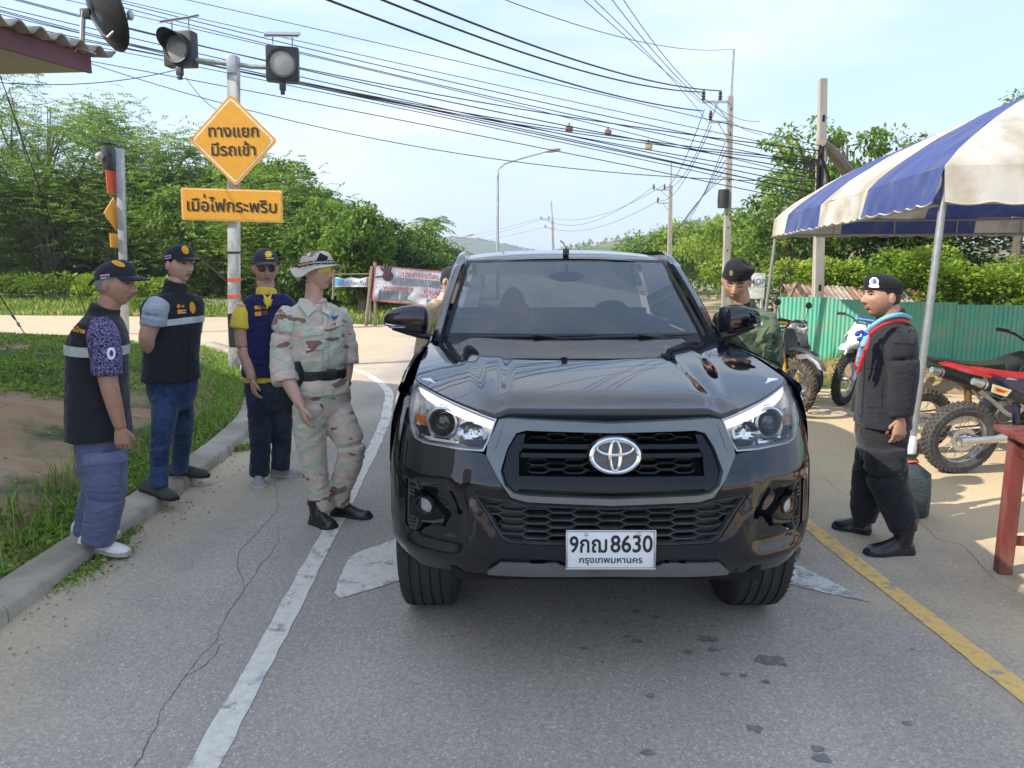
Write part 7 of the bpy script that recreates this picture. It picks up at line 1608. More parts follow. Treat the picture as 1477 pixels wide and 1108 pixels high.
mk('banner_print', bq(.02,.42,.90,.96,-.014), m_bgr, r_); mk('banner_print', bq(.50,.66,.80,.95,-.014), m_bcy, r_)
hc = bil(.125, .26)+Vector((0,-.05,0)); mb = M_(); mb.ball(hc, (.15,.012,.135), 14, 8)
for a_, L, r0 in ((-38,.36,.03),(-18,.42,.032),(0,.43,.032),(22,.37,.03),(-95,.44,.022)): mb.tube([hc+Vector((sin(radians(a_))*.08, 0, cos(radians(a_))*.08)), hc+Vector((sin(radians(a_))*L*.8, 0, cos(radians(a_))*L*.8))], [r0, r0*.8], 6, flat=.3, up=Vector((0,1,0)))
mk('hand_print', mb, m_hand, r_)
for px, y0, y1, x2 in ((537,384,478,527),(541,378,480,541)): mb = M_(); mb.tube([q(px,y0,.06), q(x2,y1,.06)], .045, 6); mk('wooden_post', mb, m_wood, r_)
mb = M_(); mb.tube([q(541,384,.08), q(700,399,.08)], .03, 6); mk('wooden_rail', mb, m_wood, r_)
Y0 = 20.3; r_ = thing('small_banner', 'small sagging blue and white banner tied between poles', 'banner', (P(508,440,Y0).x, Y0, 0)); q = lambda px, py, dy=0: P(px, py, Y0+dy)-r_.location
def sb(u, v): sagt = 3+4*sin(u*pi)*(1-abs(2*((u*2) % 1)-1)); return q(482+50*u, 397+sagt*(1-v)*.9+17*v, -.03*sin(u*9))
mb = M_(); mb.grid(lambda u, v: tuple(sb(u, v)), 24, 6); mk('banner_sheet', mb, m_vinyl, r_)
mb = M_(); mb.grid(lambda u, v: tuple(sb(.03+.27*u, .1+.75*v)+Vector((0,-.015,0))), 8, 4); mk('banner_print', mb, m_bcy, r_); mb = M_(); mb.grid(lambda u, v: tuple(sb(.93+.06*u, .1+.8*v)+Vector((0,-.015,0))), 3, 3); mk('banner_print', mb, m_bred, r_)
txt('ยินดีต้อนรับ', .16, m_bbl, r_, q(508,409,-.08), bold=.006); 
for a, b_ in (((482,384),(480,432)),((534,390),(534,474))): mb = M_(); mb.tube([q(*a), q(*b_)], .03, 6); mk('wooden_post', mb, m_wood, r_)
mb = M_(); mb.tube([q(480,396), q(540,395)], .02, 6); mk('wooden_rail', mb, m_wood, r_)
# white board behind the soldier
Y0 = 13.5; r_ = thing('white_sign', 'small white sign board behind the beret soldier, right of his head', 'sign', (P(1088,430,Y0).x, Y0, -.3)); q = lambda px, py, dy=0: P(px, py, Y0+dy)-r_.location
mb = M_(); mb.box(q(1072,431), q(1103,394,.05)); mk('sign_plate', mb, m_swht, r_, bevel=.01); txt('E.MON', .16, m_bbl, r_, q(1090,407,-.03), bold=.003, sx=.9)
for px in (1078, 1099): mb = M_(); mb.tube([q(px,430,.03), Vector((q(px,430).x,.03,.0))], .03, 6); mk('sign_leg', mb, m_galv, r_)
# green corrugated fence, one sheet per panel
m_green = mat('green_painted_tin', (.13,.52,.38), .45, var=.10, vs=3, alt=(.24,.50,.34), avs=3.5, metal=.1); m_rust = mat('rusty_tin', (.20,.10,.065), .85, var=.35, vs=7, alt=(.33,.24,.18), avs=4, stretch=(1,.3,1))
fe = thing('green_fence', 'bright green corrugated metal fence behind the motorcycles', 'fence', (3.95, 10.95, 0)); fd = Vector((1,-.30,0)).normalized()
def rib(u): return .004*(1+math.tanh(3*sin(u*14*2*pi)))
mb = M_(); mb.grid(lambda u, v: (u*.8, -rib(u), -.45+1.62*v), 168, 1); shm = mb.mesh('sheet'); shm.materials.append(m_green)
for k in range(11):
    o = inst('tin_sheet', shm, fe, tuple(fd*(.782*k)+Vector((0, -.006*(k % 2), -.033*k+random.uniform(-.015,.015)))), (0, random.uniform(-.006,.006), atan2(fd.y, fd.x)))
for k in range(5): mb = M_(); p_ = fd*(1.9*k)+Vector((0,.06,0)); mb.box(p_-Vector((.03,.03,.5)), p_+Vector((.03,.03,1.05-.07*k))); mk('fence_post', mb, m_wood, fe, smooth=False)
# shed with rusty roof
sh = thing('shed', 'low shed with a rusty tin roof behind the green fence', 'shed', (P(1140,430,14).x, 14, -.5)); q = lambda px, py, dy=0: P(px, py, 14+dy)-sh.location
x0, x1 = q(1140,430).x, q(1345,430).x; ze, zr = q(1140,447).z, q(1140,411).z
mb = M_(); n_s = 7
for k in range(n_s):
    w_ = (x1-x0)/n_s; mb = M_(); mb.grid(lambda u, v: (x0+w_*(k+u*1.02), -.55+1.0*v, ze+(zr-ze)*v+.012*sin(u*w_*2*pi/.09)-(.05*k*.3)), 40, 1); mk('roof_sheet', mb, [m_rust, mat('rusty_tin_pale', (.34,.27,.22), .85, var=.3, vs=6)][k in (2, 5)], sh, sharp=80)
mb = M_(); mb.box((x0+.1,-.4,0), (x1-.1,.5,ze-.03)); mk('wall', mb, m_wood, sh, smooth=False)
for (a, b_) in (((1134,438),(1148,408)),((1148,408),(1163,430))): mb = M_(); mb.tube([q(*a,-.58), q(*b_,-.58)], .04, 4); mk('gable_board', mb, m_wood, sh)

# ================================================================== TENT
m_tarpw = mat('tarp_white', (.60,.575,.52), .8, var=.12, vs=3, alt=(.42,.36,.27), avs=2.2, bump=.25, bs=10); m_tarpb = mat('tarp_blue', (.045,.075,.25), .65, var=.2, vs=4, alt=(.10,.12,.27), avs=3, bump=.25, bs=10)
for mm_ in (m_tarpw, m_tarpb):
    t = mm_.node_tree; n = t.nodes; bs_ = n['Principled BSDF']; tr = n.new('ShaderNodeBsdfTranslucent'); ms = n.new('ShaderNodeMixShader'); ms.inputs[0].default_value = .22
    t.links.new(bs_.inputs['Base Color'].links[0].from_socket, tr.inputs[0]); t.links.new(bs_.outputs[0], ms.inputs[1]); t.links.new(tr.outputs[0], ms.inputs[2]); t.links.new(ms.outputs[0], n['Material Output'].inputs[0])
K1 = P(1357,300,4.75); K2 = Vector((3.66,10.5,K1.z)); ax = (K2-K1); ax.z = 0; LEN = ax.length; ax.normalize(); cx_ = Vector((ax.y,-ax.x,0)); DEP = 3.9
tent = thing('canopy_tent', 'blue and white striped canopy tent with scalloped edge at the right', 'tent', (K1.x, K1.y, 0))
EZ = K1.z+.26
def roofz(s_, d):   # s_ along length 0..LEN, d depth 0..DEP
    a = min(d, DEP-d)/(DEP/2); e = min(s_, LEN-s_)/1.9; f = min(1, max(0, min(a, e))); return EZ+.86*sin(f*pi/2)**.85
NST = 5; sw = LEN/NST
def stripe(name, s0, s1, mm_, idx):
    mb = M_(); mb.grid(lambda u, v: tuple(ax*(s0+(s1-s0)*u)+cx_*(DEP*v)+Vector((0,0,roofz(s0+(s1-s0)*u, DEP*v)+.012*nz(u*3+idx, v*9, 2)))), 10, 48); o = mk(name, mb, mm_, tent, sharp=80); return o
# hip end panels follow the same surface; stripes: near corner white, then blue, white, blue, white
cols = [m_tarpb, m_tarpw, m_tarpb, m_tarpw]
edges = [0, 1.05, 2.75, 4.35, LEN]
edges = [.0, 1.55, 3.15, 4.85, LEN]; cols = [m_tarpb, m_tarpw, m_tarpb, m_tarpw]
hip = 1.9
def hipline(s0, s1, mm_, k):   # panel of the long side, cut at the hips
    mb = M_()
    def f(u, v):
        s_ = s0+(s1-s0)*u; lim = min(DEP/2, max(1e-3, min(s_, LEN-s_)/hip*DEP/2)); d = lim*v
        return tuple(ax*s_+cx_*d+Vector((0,0,roofz(s_, d)+.015*nz(s_*2, d*3, k))))
    mb.grid(f, 14, 22); mk('roof_panel', mb, mm_, tent, sharp=80)
    mb = M_(); mb.grid(lambda u, v: (lambda p_: (p_[0], p_[1], p_[2]))(tuple((lambda s_, d: ax*s_+cx_*(DEP-d)+Vector((0,0,roofz(s_, d))))(s0+(s1-s0)*u, min(DEP/2, max(1e-3, min(s0+(s1-s0)*u, LEN-(s0+(s1-s0)*u))/hip*DEP/2))*v))), 14, 16); mk('roof_panel', mb, mm_, tent, sharp=80)
for k in range(4): hipline(edges[k], edges[k+1], cols[k], k)
for end in (0, 1):
    for k, (d0, d1, mm_) in enumerate(((0, 1.95, m_tarpw), (1.95, DEP, m_tarpb if end else m_tarpw))):
        mb = M_()
        def f(u, v):
            d = d0+(d1-d0)*u; lim = max(1e-3, min(d, DEP-d)/(DEP/2)*hip); s_ = lim*v; ss_ = s_ if not end else LEN-s_
            return tuple(ax*ss_+cx_*d+Vector((0,0,roofz(s_, d)+.03*nz(d*1.4, s_*2.2, 4)*(1-v))))
        mb.grid(f, 18, 18); mk('roof_panel', mb, mm_, tent, sharp=80)
def valance(p0, dr, L0, L1, mm_, outn, h=.27, inner=0):
    mb = M_(); n_ = max(8, int((L1-L0)/.035))
    def f(u, v):
        s_ = L0+(L1-L0)*u; sc = .020*abs(sin(s_*pi/.27)); z = EZ-(h-.045+sc)*v; return tuple(p0+dr*s_+outn*(.035*v+.02*sin(s_*5+1)*v)+Vector((0,0,z)))
    mb.grid(f, n_, 5); mk('valance', mb, mm_, tent, sharp=80)
    mb = M_(); mb.tube([Vector(f(k/n_, 1))+outn*.001 for k in range(n_+1)], .007, 4, cap=False); mk('valance_hem', mb, m_tarpw, tent)
Z0 = Vector((0,0,0))
for k in range(4): valance(Z0, ax, edges[k], edges[k+1], cols[k], -cx_)
for k in range(4): valance(cx_*DEP, ax, edges[k], edges[k+1], cols[k], cx_)
valance(Z0, cx_, 0, 1.95, m_tarpw, -ax); valance(Z0, cx_, 1.95, DEP, m_tarpw, -ax)
valance(ax*LEN, cx_, 0, .9, m_tarpw, ax); valance(ax*LEN, cx_, .9, 2.6, m_tarpb, ax); valance(ax*LEN, cx_, 2.6, DEP, m_tarpw, ax)
foot = G(1302,742); foot = Vector((foot.x, foot.y, 0))
m_leg = mat('grey_tube', (.30,.31,.31), .4, metal=.5, var=.15)
legs_ = [(Z0+Vector((0,0,EZ-.02)), Vector((foot.x-K1.x, foot.y-K1.y, 0))), (ax*LEN+Vector((0,0,EZ-.02)), ax*LEN+Vector((-.12,0,0))), (cx_*DEP+Vector((0,0,EZ-.02)), cx_*DEP), (ax*LEN+cx_*DEP+Vector((0,0,EZ-.02)), ax*LEN+cx_*DEP), (cx_*1.5*0+ax*LEN*.5+cx_*DEP+Vector((0,0,EZ-.02)), ax*LEN*.5+cx_*DEP)]
for a, b_ in legs_:
    a = a+((ax*LEN/2+cx_*DEP/2)-Vector((a.x,a.y,0))).normalized()*.07
    mb = M_(); mb.tube([a, b_], .023, 10); mk('leg', mb, m_leg, tent)
mb = M_(); mb.tube([Vector((foot.x-K1.x, foot.y-K1.y, 0)).lerp(Z0+Vector((0,0,EZ)), f) for f in (.16,.20,.235)], [.03,.036,.03], 10); mk('leg_cap', mb, m_swht, tent)
fr_ = [(Z0, ax*LEN), (cx_*DEP, ax*LEN+cx_*DEP), (Z0, cx_*DEP), (ax*LEN, ax*LEN+cx_*DEP)]
for a, b_ in fr_:
    for dz in (-.03, -.22):
        mb = M_(); cc_ = ax*LEN/2+cx_*DEP/2; i_ = (cc_-(a+b_)/2).normalized()*.07; mb.tube([a+i_+Vector((0,0,EZ+dz)), b_+i_+Vector((0,0,EZ+dz))], .016, 8); mk('frame_rail', mb, m_leg, tent)
    n_ = 5
    for k in range(1, n_): p_ = a.lerp(b_, k/n_)+i_; mb = M_(); mb.tube([p_+Vector((0,0,EZ-.22)), p_+Vector((0,0,EZ-.03))], .012, 6); mk('frame_strut', mb, m_leg, tent)
for s_ in (hip, LEN-hip, LEN/2):
    mb = M_(); mb.tube([ax*s_+cx_*d+Vector((0,0,roofz(s_ if s_ == LEN/2 else hip, d)-.03)) for d in np.linspace(0, DEP, 17)], .014, 6); mk('rafter', mb, m_leg, tent)
# sandbag on the leg foot
o = thing('weight_bag', 'dark plastic sack tied round the foot of the tent leg', 'bag', (foot.x+.02, foot.y, 0))
mb = M_(); rings = [ering(Vector((.01*sin(z*9),0,z)), a, b_, Vector((1,0,0)), Vector((0,1,0)), 28, 3) for z, a, b_ in ((0,.115,.085),(.02,.128,.10),(.12,.122,.10),(.22,.12,.095),(.29,.118,.09),(.32,.085,.07),(.355,.04,.035),(.39,.03,.03),(.42,.05,.045))]
mb.loft(rings); mb.v = [(x+.006*nz(x*30, y*30, z*12), y+.006*nz(x*30, y*30, z*12+5), z) for x, y, z in mb.v]; mk('sack', mb, mat('dark_plastic_sack', (.045,.06,.06), .45, var=.3, vs=30, bump=.8, bs=35, stretch=(1,1,3), bd=.01), o)
mb = M_(); mb.tube([(.045*cos(a_), .04*sin(a_), .37+.004*sin(a_*3)) for a_ in np.linspace(0, 2*pi, 17)], .008, 6, cap=False); mk('string', mb, m_red, o)
# table
m_tw = mat('red_brown_wood', (.17,.035,.028), .5, var=.35, vs=7, coat=.15, alt=(.22,.10,.08), avs=5, stretch=(1,1,.25))
f_ = G(1438,826); yaw_ = radians(-10)
tb = thing('wooden_table', 'red-brown painted wooden table at the right edge', 'table', (f_.x+.03, f_.y, 0), yaw_); TZ = .80
mb = M_(); 
for k in range(3): mb = M_(); mb.box((-.09,-.62+.235*k,TZ-.03), (1.3,-.39+.235*k,TZ)); mk('top_plank', mb, m_tw, tb, bevel=.006)
for x_, y_ in ((0,0),(1.15,0),(0,-.5),(1.15,-.5)): mb = M_(); mb.box((x_-.035,y_-.035,0), (x_+.035,y_+.035,TZ-.032)); mk('leg', mb, m_tw, tb, bevel=.006)
for y_ in (0,-.5): mb = M_(); mb.box((.0352,y_-.012,TZ-.14), (1.1148,y_+.012,TZ-.033)); mk('apron', mb, m_tw, tb, bevel=.004); mb = M_(); mb.box((.0352,y_-.015,.16), (1.1148,y_+.015,.21)); mk('stretcher', mb, m_tw, tb, bevel=.004)
for x_ in (0,1.15): mb = M_(); mb.box((x_-.012,-.4648,TZ-.14), (x_+.012,-.0352,TZ-.033)); mk('apron', mb, m_tw, tb, bevel=.004)
# dry leaf by the wheel
g = G(1146,801); o = thing('dry_leaf', 'curled dry brown leaf on the road by the right tyre', 'leaf', (g.x, g.y, 0)); mb = M_(); mb.grid(lambda u, v: ((v-.5)*.05*(1-abs(2*u-1)**2)+.02*u, (u-.5)*.11, .012+.03*abs(v-.5)+.02*sin(u*3)), 10, 6); mk('leaf_blade', mb, mat('dry_leaf', (.30,.13,.05), .8), o, solid=.002)
# ================================================================== MOTORCYCLES
m_bk = mat('bike_black', (.015,.015,.017), .5); m_mud = mat('muddy_tyre', (.05,.043,.036), .9, var=.4, vs=30, alt=(.15,.11,.07), avs=14)
m_alu = mat('cast_aluminium', (.50,.50,.51), .35, metal=.85, var=.2); m_eng = mat('engine_dark', (.12,.12,.12), .5, metal=.5, var=.3); m_brz = mat('bronze_case', (.35,.24,.10), .4, metal=.7)
def wheel_b(par, x, R, w, knob=True, spokes=True, tyre=m_bk, rimm=m_alu, yaw=0):
    o = thing('wheel', '', ''); del o['label']; del o['category']; o.parent = par; o.location = (x, 0, R); o.rotation_euler = (0, 0, yaw)
    t_ = w*.62; mb = M_(); prof = [(R-.115+t_*.0,-w*.36),(R-.07,-w*.52),(R-.03,-w*.48),(R-.012,-w*.30),(R-.006,0),(R-.012,w*.30),(R-.03,w*.48),(R-.07,w*.52),(R-.115,w*.36)]
    mb.lathe(prof, (0,0,0), 'Y', 48)
    if knob:
        N = 42
        for k in range(N):
            for row, (yy, r0, ww) in enumerate(((0, R-.004, .017), (-w*.26, R-.010, .014), (w*.26, R-.010, .014), (-w*.46, R-.03, .012), (w*.46, R-.03, .012))):
                a_ = 2*pi*(k+(.5 if row in (1,2) else 0))/N; c_, s_ = cos(a_), sin(a_); hh = .012; tt = .0125; q_ = []
                for rr, f in ((r0-.01, 1), (r0+hh*.7, .85)):
                    for u, v in ((-1,-1),(1,-1),(1,1),(-1,1)): q_.append((c_*rr-s_*u*tt*f, yy+v*ww*f*(1 if abs(yy) < .01 else .8), s_*rr+c_*u*tt*f))
                mb.add(q_, [(4,5,6,7),(0,1,5,4),(1,2,6,5),(2,3,7,6),(3,0,4,7)])
    mk('tyre', mb, tyre, o, weld=False, sharp=30)
    mb = M_(); mb.lathe([(R-.108,-w*.34),(R-.118,-w*.30),(R-.125,-w*.1),(R-.125,w*.1),(R-.118,w*.30),(R-.108,w*.34)], (0,0,0), 'Y', 40); mk('rim', mb, rimm, o)
    mb = M_(); mb.lathe([(.02,-.07),(.045,-.06),(.03,-.03),(.03,.03),(.045,.06),(.02,.07)], (0,0,0), 'Y', 16, cap=True); mk('hub', mb, m_alu, o)
    mb = M_(); mb.lathe([(.07,-.062),(.11,-.062),(.11,-.058),(.07,-.058),(.07,-.062)], (0,0,0), 'Y', 28); mk('brake_disc', mb, m_alu, o)
    if spokes:
        for k in range(28):
            a_ = 2*pi*k/28; s_ = 1 if k % 2 else -1; a2 = a_+(.5 if k % 4 < 2 else -.5); mb = M_()
            mb.tube([(cos(a2)*.042, s_*.05, sin(a2)*.042), (cos(a_)*(R-.122), s_*.01, sin(a_)*(R-.122))], .0022, 4, cap=False); mk('spoke', mb, m_alu, o, weld=False)
    else:
        for k in range(5): mb = M_(); a_ = 2*pi*k/5; mb.tube([(cos(a_)*.03,0,sin(a_)*.03), (cos(a_+.15)*(R-.12),0,sin(a_+.15)*(R-.12))], [.03,.02], 6, flat=.7); mk('cast_spoke', mb, m_bk, o)
    return o
def pipe(name, pts, r, m, par, n=10, seg=16, **k):
    mb = M_(); q = spline(pts, seg) if len(pts) > 2 else pts
    if isinstance(r, list): r = [float(v) for v in np.interp(np.linspace(0, 1, len(q)), np.linspace(0, 1, len(r)), r)]
    mb.tube(q, r, n, **k); return mk(name, mb, m, par)
def slabp(name, prof, w, m, par, taper=.75, mid=None):
    """side-profile polygon (x,z) given width, edges drawn in"""
    mb = M_(); pr = densify(prof, .06); cx = sum(p[0] for p in pr)/len(pr); cz = sum(p[1] for p in pr)/len(pr); rings = []
    for y, f in ((-w/2, taper), (-w*.38, .95), (0, 1.0), (w*.38, .95), (w/2, taper)): rings.append([(cx+(x-cx)*f, y, cz+(z-cz)*f) for x, z in pr])
    mb.loft(rings); return mk(name, mb, m, par, sharp=50)
def dirtbike(label, loc, rz, body, seat, accent, lean=-8, forkm=m_alu, tyre=m_mud, steer=0, number=None, shroud=None, tail=None, detail=1, swm=m_alu, gfx=False):
    b_ = thing('motorcycle', label, 'motorcycle', loc, rz); b_.rotation_euler = (radians(lean), 0, rz); b_.scale = (.88, .88, .88)
    wheel_b(b_, 0, .335, .125, tyre=tyre); wheel_b(b_, 1.42, .355, .10, tyre=tyre, yaw=steer)
    for s_ in (-1, 1):
        pipe('swingarm', [(-.03,s_*.095,.335),(.25,s_*.095,.345),(.56,s_*.08,.40)], [.026,.028,.034], swm, b_, seg=6) if 0 else None
        mb = M_(); mb.tube([(-.04,s_*.098,.335),(.25,s_*.096,.35),(.56,s_*.085,.41)], [.030,.036,.046], 8, flat=.45, up=Vector((0,1,0))); mk('swingarm', mb, swm, b_)
        st = .24; pipe('fork_tube', [(1.42,s_*.095,.355),(1.42-.10,s_*.095,.355+.27)], .026, m_alu if forkm == m_alu else forkm, b_); pipe('fork_leg', [(1.42-.09,s_*.095,.355+.25),(1.42-.27,s_*.095,.355+.72)], .030, forkm, b_)
        pipe('frame_rail', [(1.12,s_*.02,1.02),(.98,s_*.09,.78),(.92,s_*.10,.45),(.62,s_*.11,.36)], .020, m_bk if detail else m_alu, b_); pipe('subframe', [(.62,s_*.09,.80),(.25,s_*.09,.90),(.55,s_*.09,.56)], .012, m_alu, b_, seg=12)
        pipe('foot_peg', [(.62,s_*.11,.36),(.62,s_*.22,.36)], .014, m_eng, b_, n=6)
        pipe('handlebar_grip', [(1.02,s_*.30,1.17),(.99,s_*.42,1.165)], .019, m_bk, b_); pipe('brake_lever', [(1.06,s_*.26,1.16),(1.07,s_*.40,1.15)], .006, m_bk, b_, n=6)
    pipe('handlebar', [(1.0,-.38,1.165),(1.04,-.22,1.15),(1.09,-.08,1.08),(1.09,.08,1.08),(1.04,.22,1.15),(1.0,.38,1.165)], .012, m_bk, b_, seg=24)
    mb = M_(); mb.box((1.06,-.10,.98), (1.16,.10,1.04)); mk('triple_clamp', mb, m_alu, b_, bevel=.01); pipe('bar_pad', [(1.07,-.11,1.13),(1.07,.11,1.13)], .024, accent, b_)
    slabp('seat', [(.98,.92),(.80,.945),(.5,.92),(.2,.955),(.02,.985),(.0,.96),(.2,.90),(.5,.86),(.85,.85),(.98,.88)], .17, seat, b_)
    slabp('tail_fender', tail or [(.28,.95),(.0,.985),(-.22,1.03),(-.30,1.02),(-.20,.985),(.0,.93),(.25,.88)], .15, body, b_)
    slabp('side_panel', [(.62,.88),(.45,.91),(.12,.93),(.18,.84),(.42,.66),(.58,.62)], .22, shroud or seat, b_); slabp('fuel_tank', [(1.10,1.0),(1.0,1.03),(.82,.98),(.70,.93),(.74,.78),(1.0,.76),(1.12,.86)], .20, body, b_)
    for s_ in (-1, 1):
        mb = M_(); pts = [(1.30,.90),(1.12,.99),(.86,.93),(.78,.76),(.94,.58),(1.10,.66)]; mb.prism(pts, .012, lambda a, c, d: (a, s_*(.14+d+.02*(a-.8)), c)); mk('radiator_shroud', mb, body, b_, smooth=False); mb = M_(); mb.prism([(1.18,.90),(1.06,.94),(.90,.88),(.88,.78),(1.0,.70)], .004, lambda a, c, d: (a, s_*(.153+d+.02*(a-.8)), c)); mk('shroud_graphic', mb, accent, b_, smooth=False)
    slabp('front_fender', [(1.15,.80),(1.40,.865),(1.66,.83),(1.74,.78),(1.62,.80),(1.40,.825),(1.16,.77)], .13, body, b_)
    mb = M_(); mb.prism([(-.11,.76),(-.12,.98),(-.07,1.08),(.07,1.08),(.12,.98),(.11,.76)], .03, lambda a, c, d: (1.27+d-(c-.9)*.3, a, c)); mk('number_plate_holder', mb, number or body, b_, bevel=.01)
    mb = M_(); mb.lathe([(.09,-.14),(.12,-.10),(.12,.10),(.09,.14)], (.80,0,.44), 'Y', 20, cap=True); mk('crankcase', mb, m_brz if gfx else m_eng, b_); mb = M_(); mb.box((.78,-.08,.52), (.92,.08,.76), Matrix.Rotation(radians(-12), 3, 'Y')); mk('cylinder', mb, m_eng, b_, bevel=.02)
    for k in range(5): mb = M_(); mb.box((.76,-.095,.55+.04*k), (.94,.095,.557+.04*k), Matrix.Rotation(radians(-12), 3, 'Y')); mk('cooling_fin', mb, m_alu, b_, smooth=False)
    pipe('shock_absorber', [(.50,0,.45),(.42,0,.80)], .035, accent, b_); mb = M_(); mb.prism([(.95,.36),(.60,.30),(.58,.33),(.95,.42)], .2, lambda a, c, d: (a, d-.1, c)); mk('skid_plate', mb, m_alu, b_, smooth=False)
    pipe('exhaust_pipe', [(.92,-.05,.62),(1.0,-.10,.50),(.85,-.14,.42),(.62,-.13,.58),(.45,-.13,.70)], .021, m_alu, b_, seg=20)
    pipe('muffler', [(.46,-.135,.70),(.30,-.145,.78),(.0,-.15,.88)], [.032,.044,.042], m_bk, b_, n=12, seg=6); pipe('muffler_tip', [(.03,-.15,.872),(-.08,-.152,.905)], [.044,.030], m_alu, b_, n=12)
    if gfx:
        mb = M_(); d_ = Vector((-.30,-.005,.10)).normalized(); 
        for f0, f1, w_, m__, o_ in ((.02,.17,.034,m_whitet,.0),(.035,.155,.026,m_yelt,.001),(.06,.13,.012,m_redt,.002)):
            c0_ = Vector((.05,-.201-o_,.862)); u_ = Vector((.955,0,-.30)); v_ = Vector((.30,0,.955)); mb = M_(); mb.add([c0_+u_*f0-v_*w_, c0_+u_*f1-v_*w_, c0_+u_*(f1+.02)+v_*w_, c0_+u_*(f0-.02)+v_*w_], [(0,1,2,3)]); mk('muffler_label', mb, m__, b_, smooth=False)
    pipe('chain', [(.0,.08,.40),(.62,.07,.46)], .008, m_eng, b_, n=6); pipe('chain', [(.0,.08,.27),(.62,.07,.38)], .008, m_eng, b_, n=6)
    pipe('side_stand', [(.52,.11,.34),(.42,.24,.055+.0)], .012, m_bk, b_, n=6)
    return b_
m_rd = mat('red_plastic', (.58,.012,.018), .3, coat=.4, var=.08); m_dkb = mat('dark_blue_plastic', (.02,.03,.07), .35, coat=.3); m_wht = mat('white_plastic', (.72,.74,.76), .4, coat=.2); m_blu = mat('blue_plastic', (.02,.09,.50), .35, coat=.3); m_org = mat('gold_fork', (.65,.33,.03), .3, metal=.4)
m_dgr = mat('dark_grey_plastic', (.03,.034,.034), .4, var=.2); m_olg = mat('dark_green_seat', (.03,.05,.03), .7)
c_ = G(1384,682); dirtbike('red dirt bike with knobby rear tyre toward the viewer, parked beside the tent', (c_.x-.04, c_.y+.02, 0), radians(2), m_rd, m_rd, m_dkb, lean=7, swm=m_alu, shroud=m_dkb, gfx=True, tyre=mat('dusty_knobby_tyre', (.07,.066,.06), .9, var=.3, vs=20))
c_ = G(1322,655); dirtbike('dark dirt bike with long black tail half hidden behind the red bike', (c_.x, c_.y+.05, 0), radians(6), m_dgr, m_olg, m_brz, lean=7)
c_ = G(1214,584); d_ = Vector((-.72,-.69,0)); dirtbike('blue and white dirt bike half hidden behind the man in black', (c_.x-d_.x*1.25, c_.y-d_.y*1.25, 0), atan2(d_.y, d_.x), m_wht, m_blu, m_blu, lean=-5, tyre=mat('black_knobby', (.02,.02,.02), .8), number=m_wht)
c_ = G(1139,600); d_ = Vector((.42,-.91,0)); dirtbike('dirt bike with gold fork legs just right of the beret soldier', (c_.x-d_.x*1.25, c_.y-d_.y*1.25, 0), atan2(d_.y, d_.x), m_dgr, m_dgr, m_org, lean=-5, forkm=m_org)
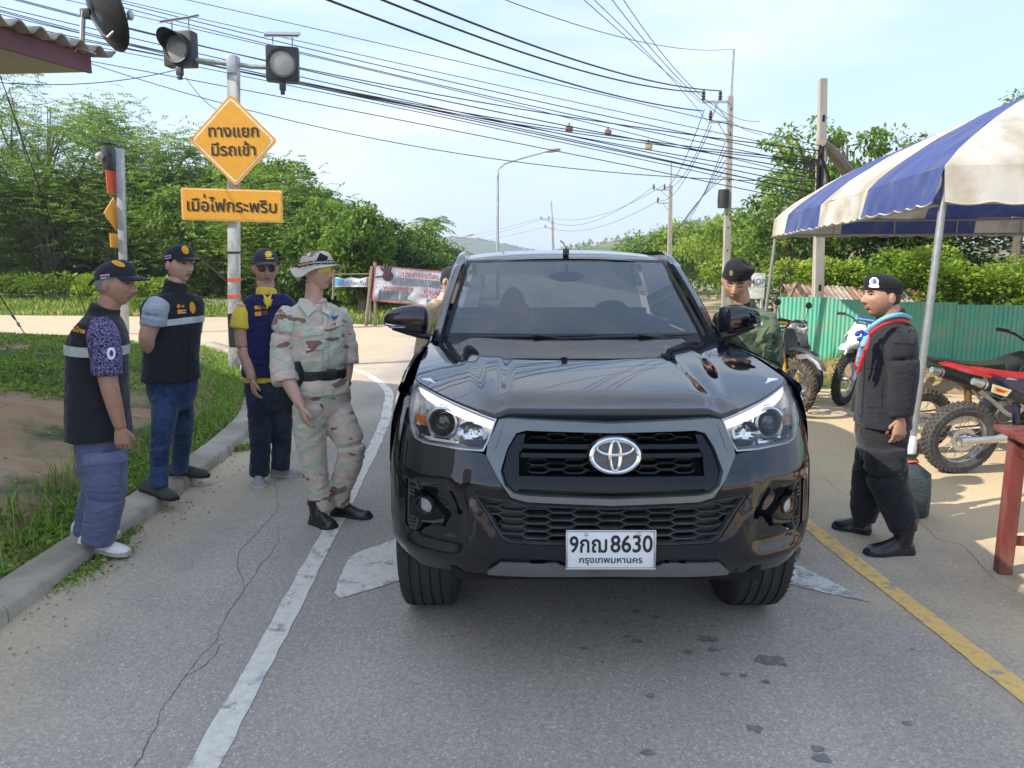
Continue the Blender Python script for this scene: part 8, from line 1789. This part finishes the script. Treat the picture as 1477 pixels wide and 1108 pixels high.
# scooter
def scooter(label, loc, rz):
    b_ = thing('motorcycle', label, 'scooter', loc, rz); b_.rotation_euler = (radians(-6), 0, rz); b_.scale = (.93, .93, .93); mg = mat('grey_scooter_body', (.16,.165,.175), .35, coat=.4, var=.1)
    wheel_b(b_, 0, .29, .09, knob=False, spokes=True); w_ = wheel_b(b_, 1.24, .29, .075, knob=False, spokes=True)
    for s_ in (-1, 1):
        pipe('fork_leg', [(1.24,s_*.07,.29),(1.06,s_*.07,.72)], .020, m_alu, b_); pipe('mirror_stem', [(.94,s_*.24,1.03),(.93,s_*.28,1.14),(.92,s_*.30,1.20)], .006, m_bk, b_, n=6); mb = M_(); mb.ball((.92,s_*.31,1.25), (.018,.065,.045), 14, 8); mk('mirror', mb, m_bk, b_)
        pipe('handlebar_grip', [(.94,s_*.20,1.02),(.90,s_*.33,1.02)], .018, m_bk, b_); mb = M_(); mb.ball((1.02,s_*.15,.90), (.03,.05,.035), 10, 6); mk('indicator', mb, m_amber, b_)
        pipe('leg_shield', [(1.03,s_*.13,.86),(1.08,s_*.17,.68),(1.0,s_*.16,.45)], [.05,.075,.045], mg, b_, n=10, flat=.5)
    pipe('handlebar', [(.94,-.24,1.02),(.98,0,1.0),(.94,.24,1.02)], .03, m_bk, b_, seg=10)
    mb = M_(); mb.ball((1.03,0,.93), (.11,.17,.12), 18, 12); mk('headlamp_cowl', mb, mg, b_); mb = M_(); mb.ball((1.10,0,.925), (.06,.115,.075), 16, 10); mk('headlamp', mb, m_chrome, b_)
    slabp('front_fender', [(1.0,.50),(1.1,.60),(1.3,.62),(1.46,.54),(1.54,.42),(1.44,.50),(1.3,.56),(1.12,.52)], .12, mg, b_)
    mb = M_(); pts = [(1.12,.88),(1.16,.74),(1.13,.60),(1.04,.52),(.98,.60),(1.0,.84)]; slabp('front_panel', pts, .28, mg, b_)
    pipe('frame', [(.98,0,.85),(.86,0,.58),(.6,0,.50),(.3,0,.55)], .05, mg, b_); slabp('body_cover', [(.62,.72),(.3,.78),(-.05,.84),(-.25,.88),(-.2,.76),(.1,.58),(.5,.52)], .24, mg, b_); slabp('seat', [(.68,.76),(.4,.80),(.0,.86),(-.18,.88),(-.15,.83),(.3,.74),(.6,.70)], .24, m_bk, b_)
    mb = M_(); mb.box((.45,-.11,.25), (.75,.11,.45)); mk('engine', mb, m_eng, b_, bevel=.03); pipe('muffler', [(.3,-.13,.28),(-.15,-.14,.32)], [.035,.045], m_bk, b_); pipe('centre_stand', [(.4,.1,.22),(.36,.16,.04)], .012, m_bk, b_, n=6)
    mb = M_(); mb.box((1.145,-.09,.62), (1.165,.09,.70)); mk('badge_plate', mb, m_bk, b_, bevel=.008)
c_ = G(1170,585); d_ = Vector((.50,-.87,0)).normalized(); scooter('grey scooter with round mirrors parked between the dirt bikes by the fence', (c_.x-d_.x*1.24+.05, c_.y-d_.y*1.24+.25, 0), atan2(d_.y, d_.x))
# ================================================================== AIR
mb = M_(); mb.box((-900, -60, -4), (900, 1450, 130)); hz_ = mk('haze', mb, None, smooth=False, kind='stuff', weld=False)
m = bpy.data.materials.new('haze'); m.use_nodes = True; t = m.node_tree; t.nodes.remove(t.nodes['Principled BSDF']); v_ = t.nodes.new('ShaderNodeVolumePrincipled')
v_.inputs['Color'].default_value = (.86,.91,.97,1); v_.inputs['Density'].default_value = .0007; v_.inputs['Anisotropy'].default_value = .2
t.links.new(v_.outputs[0], t.nodes['Material Output'].inputs['Volume']); hz_.data.materials.append(m)
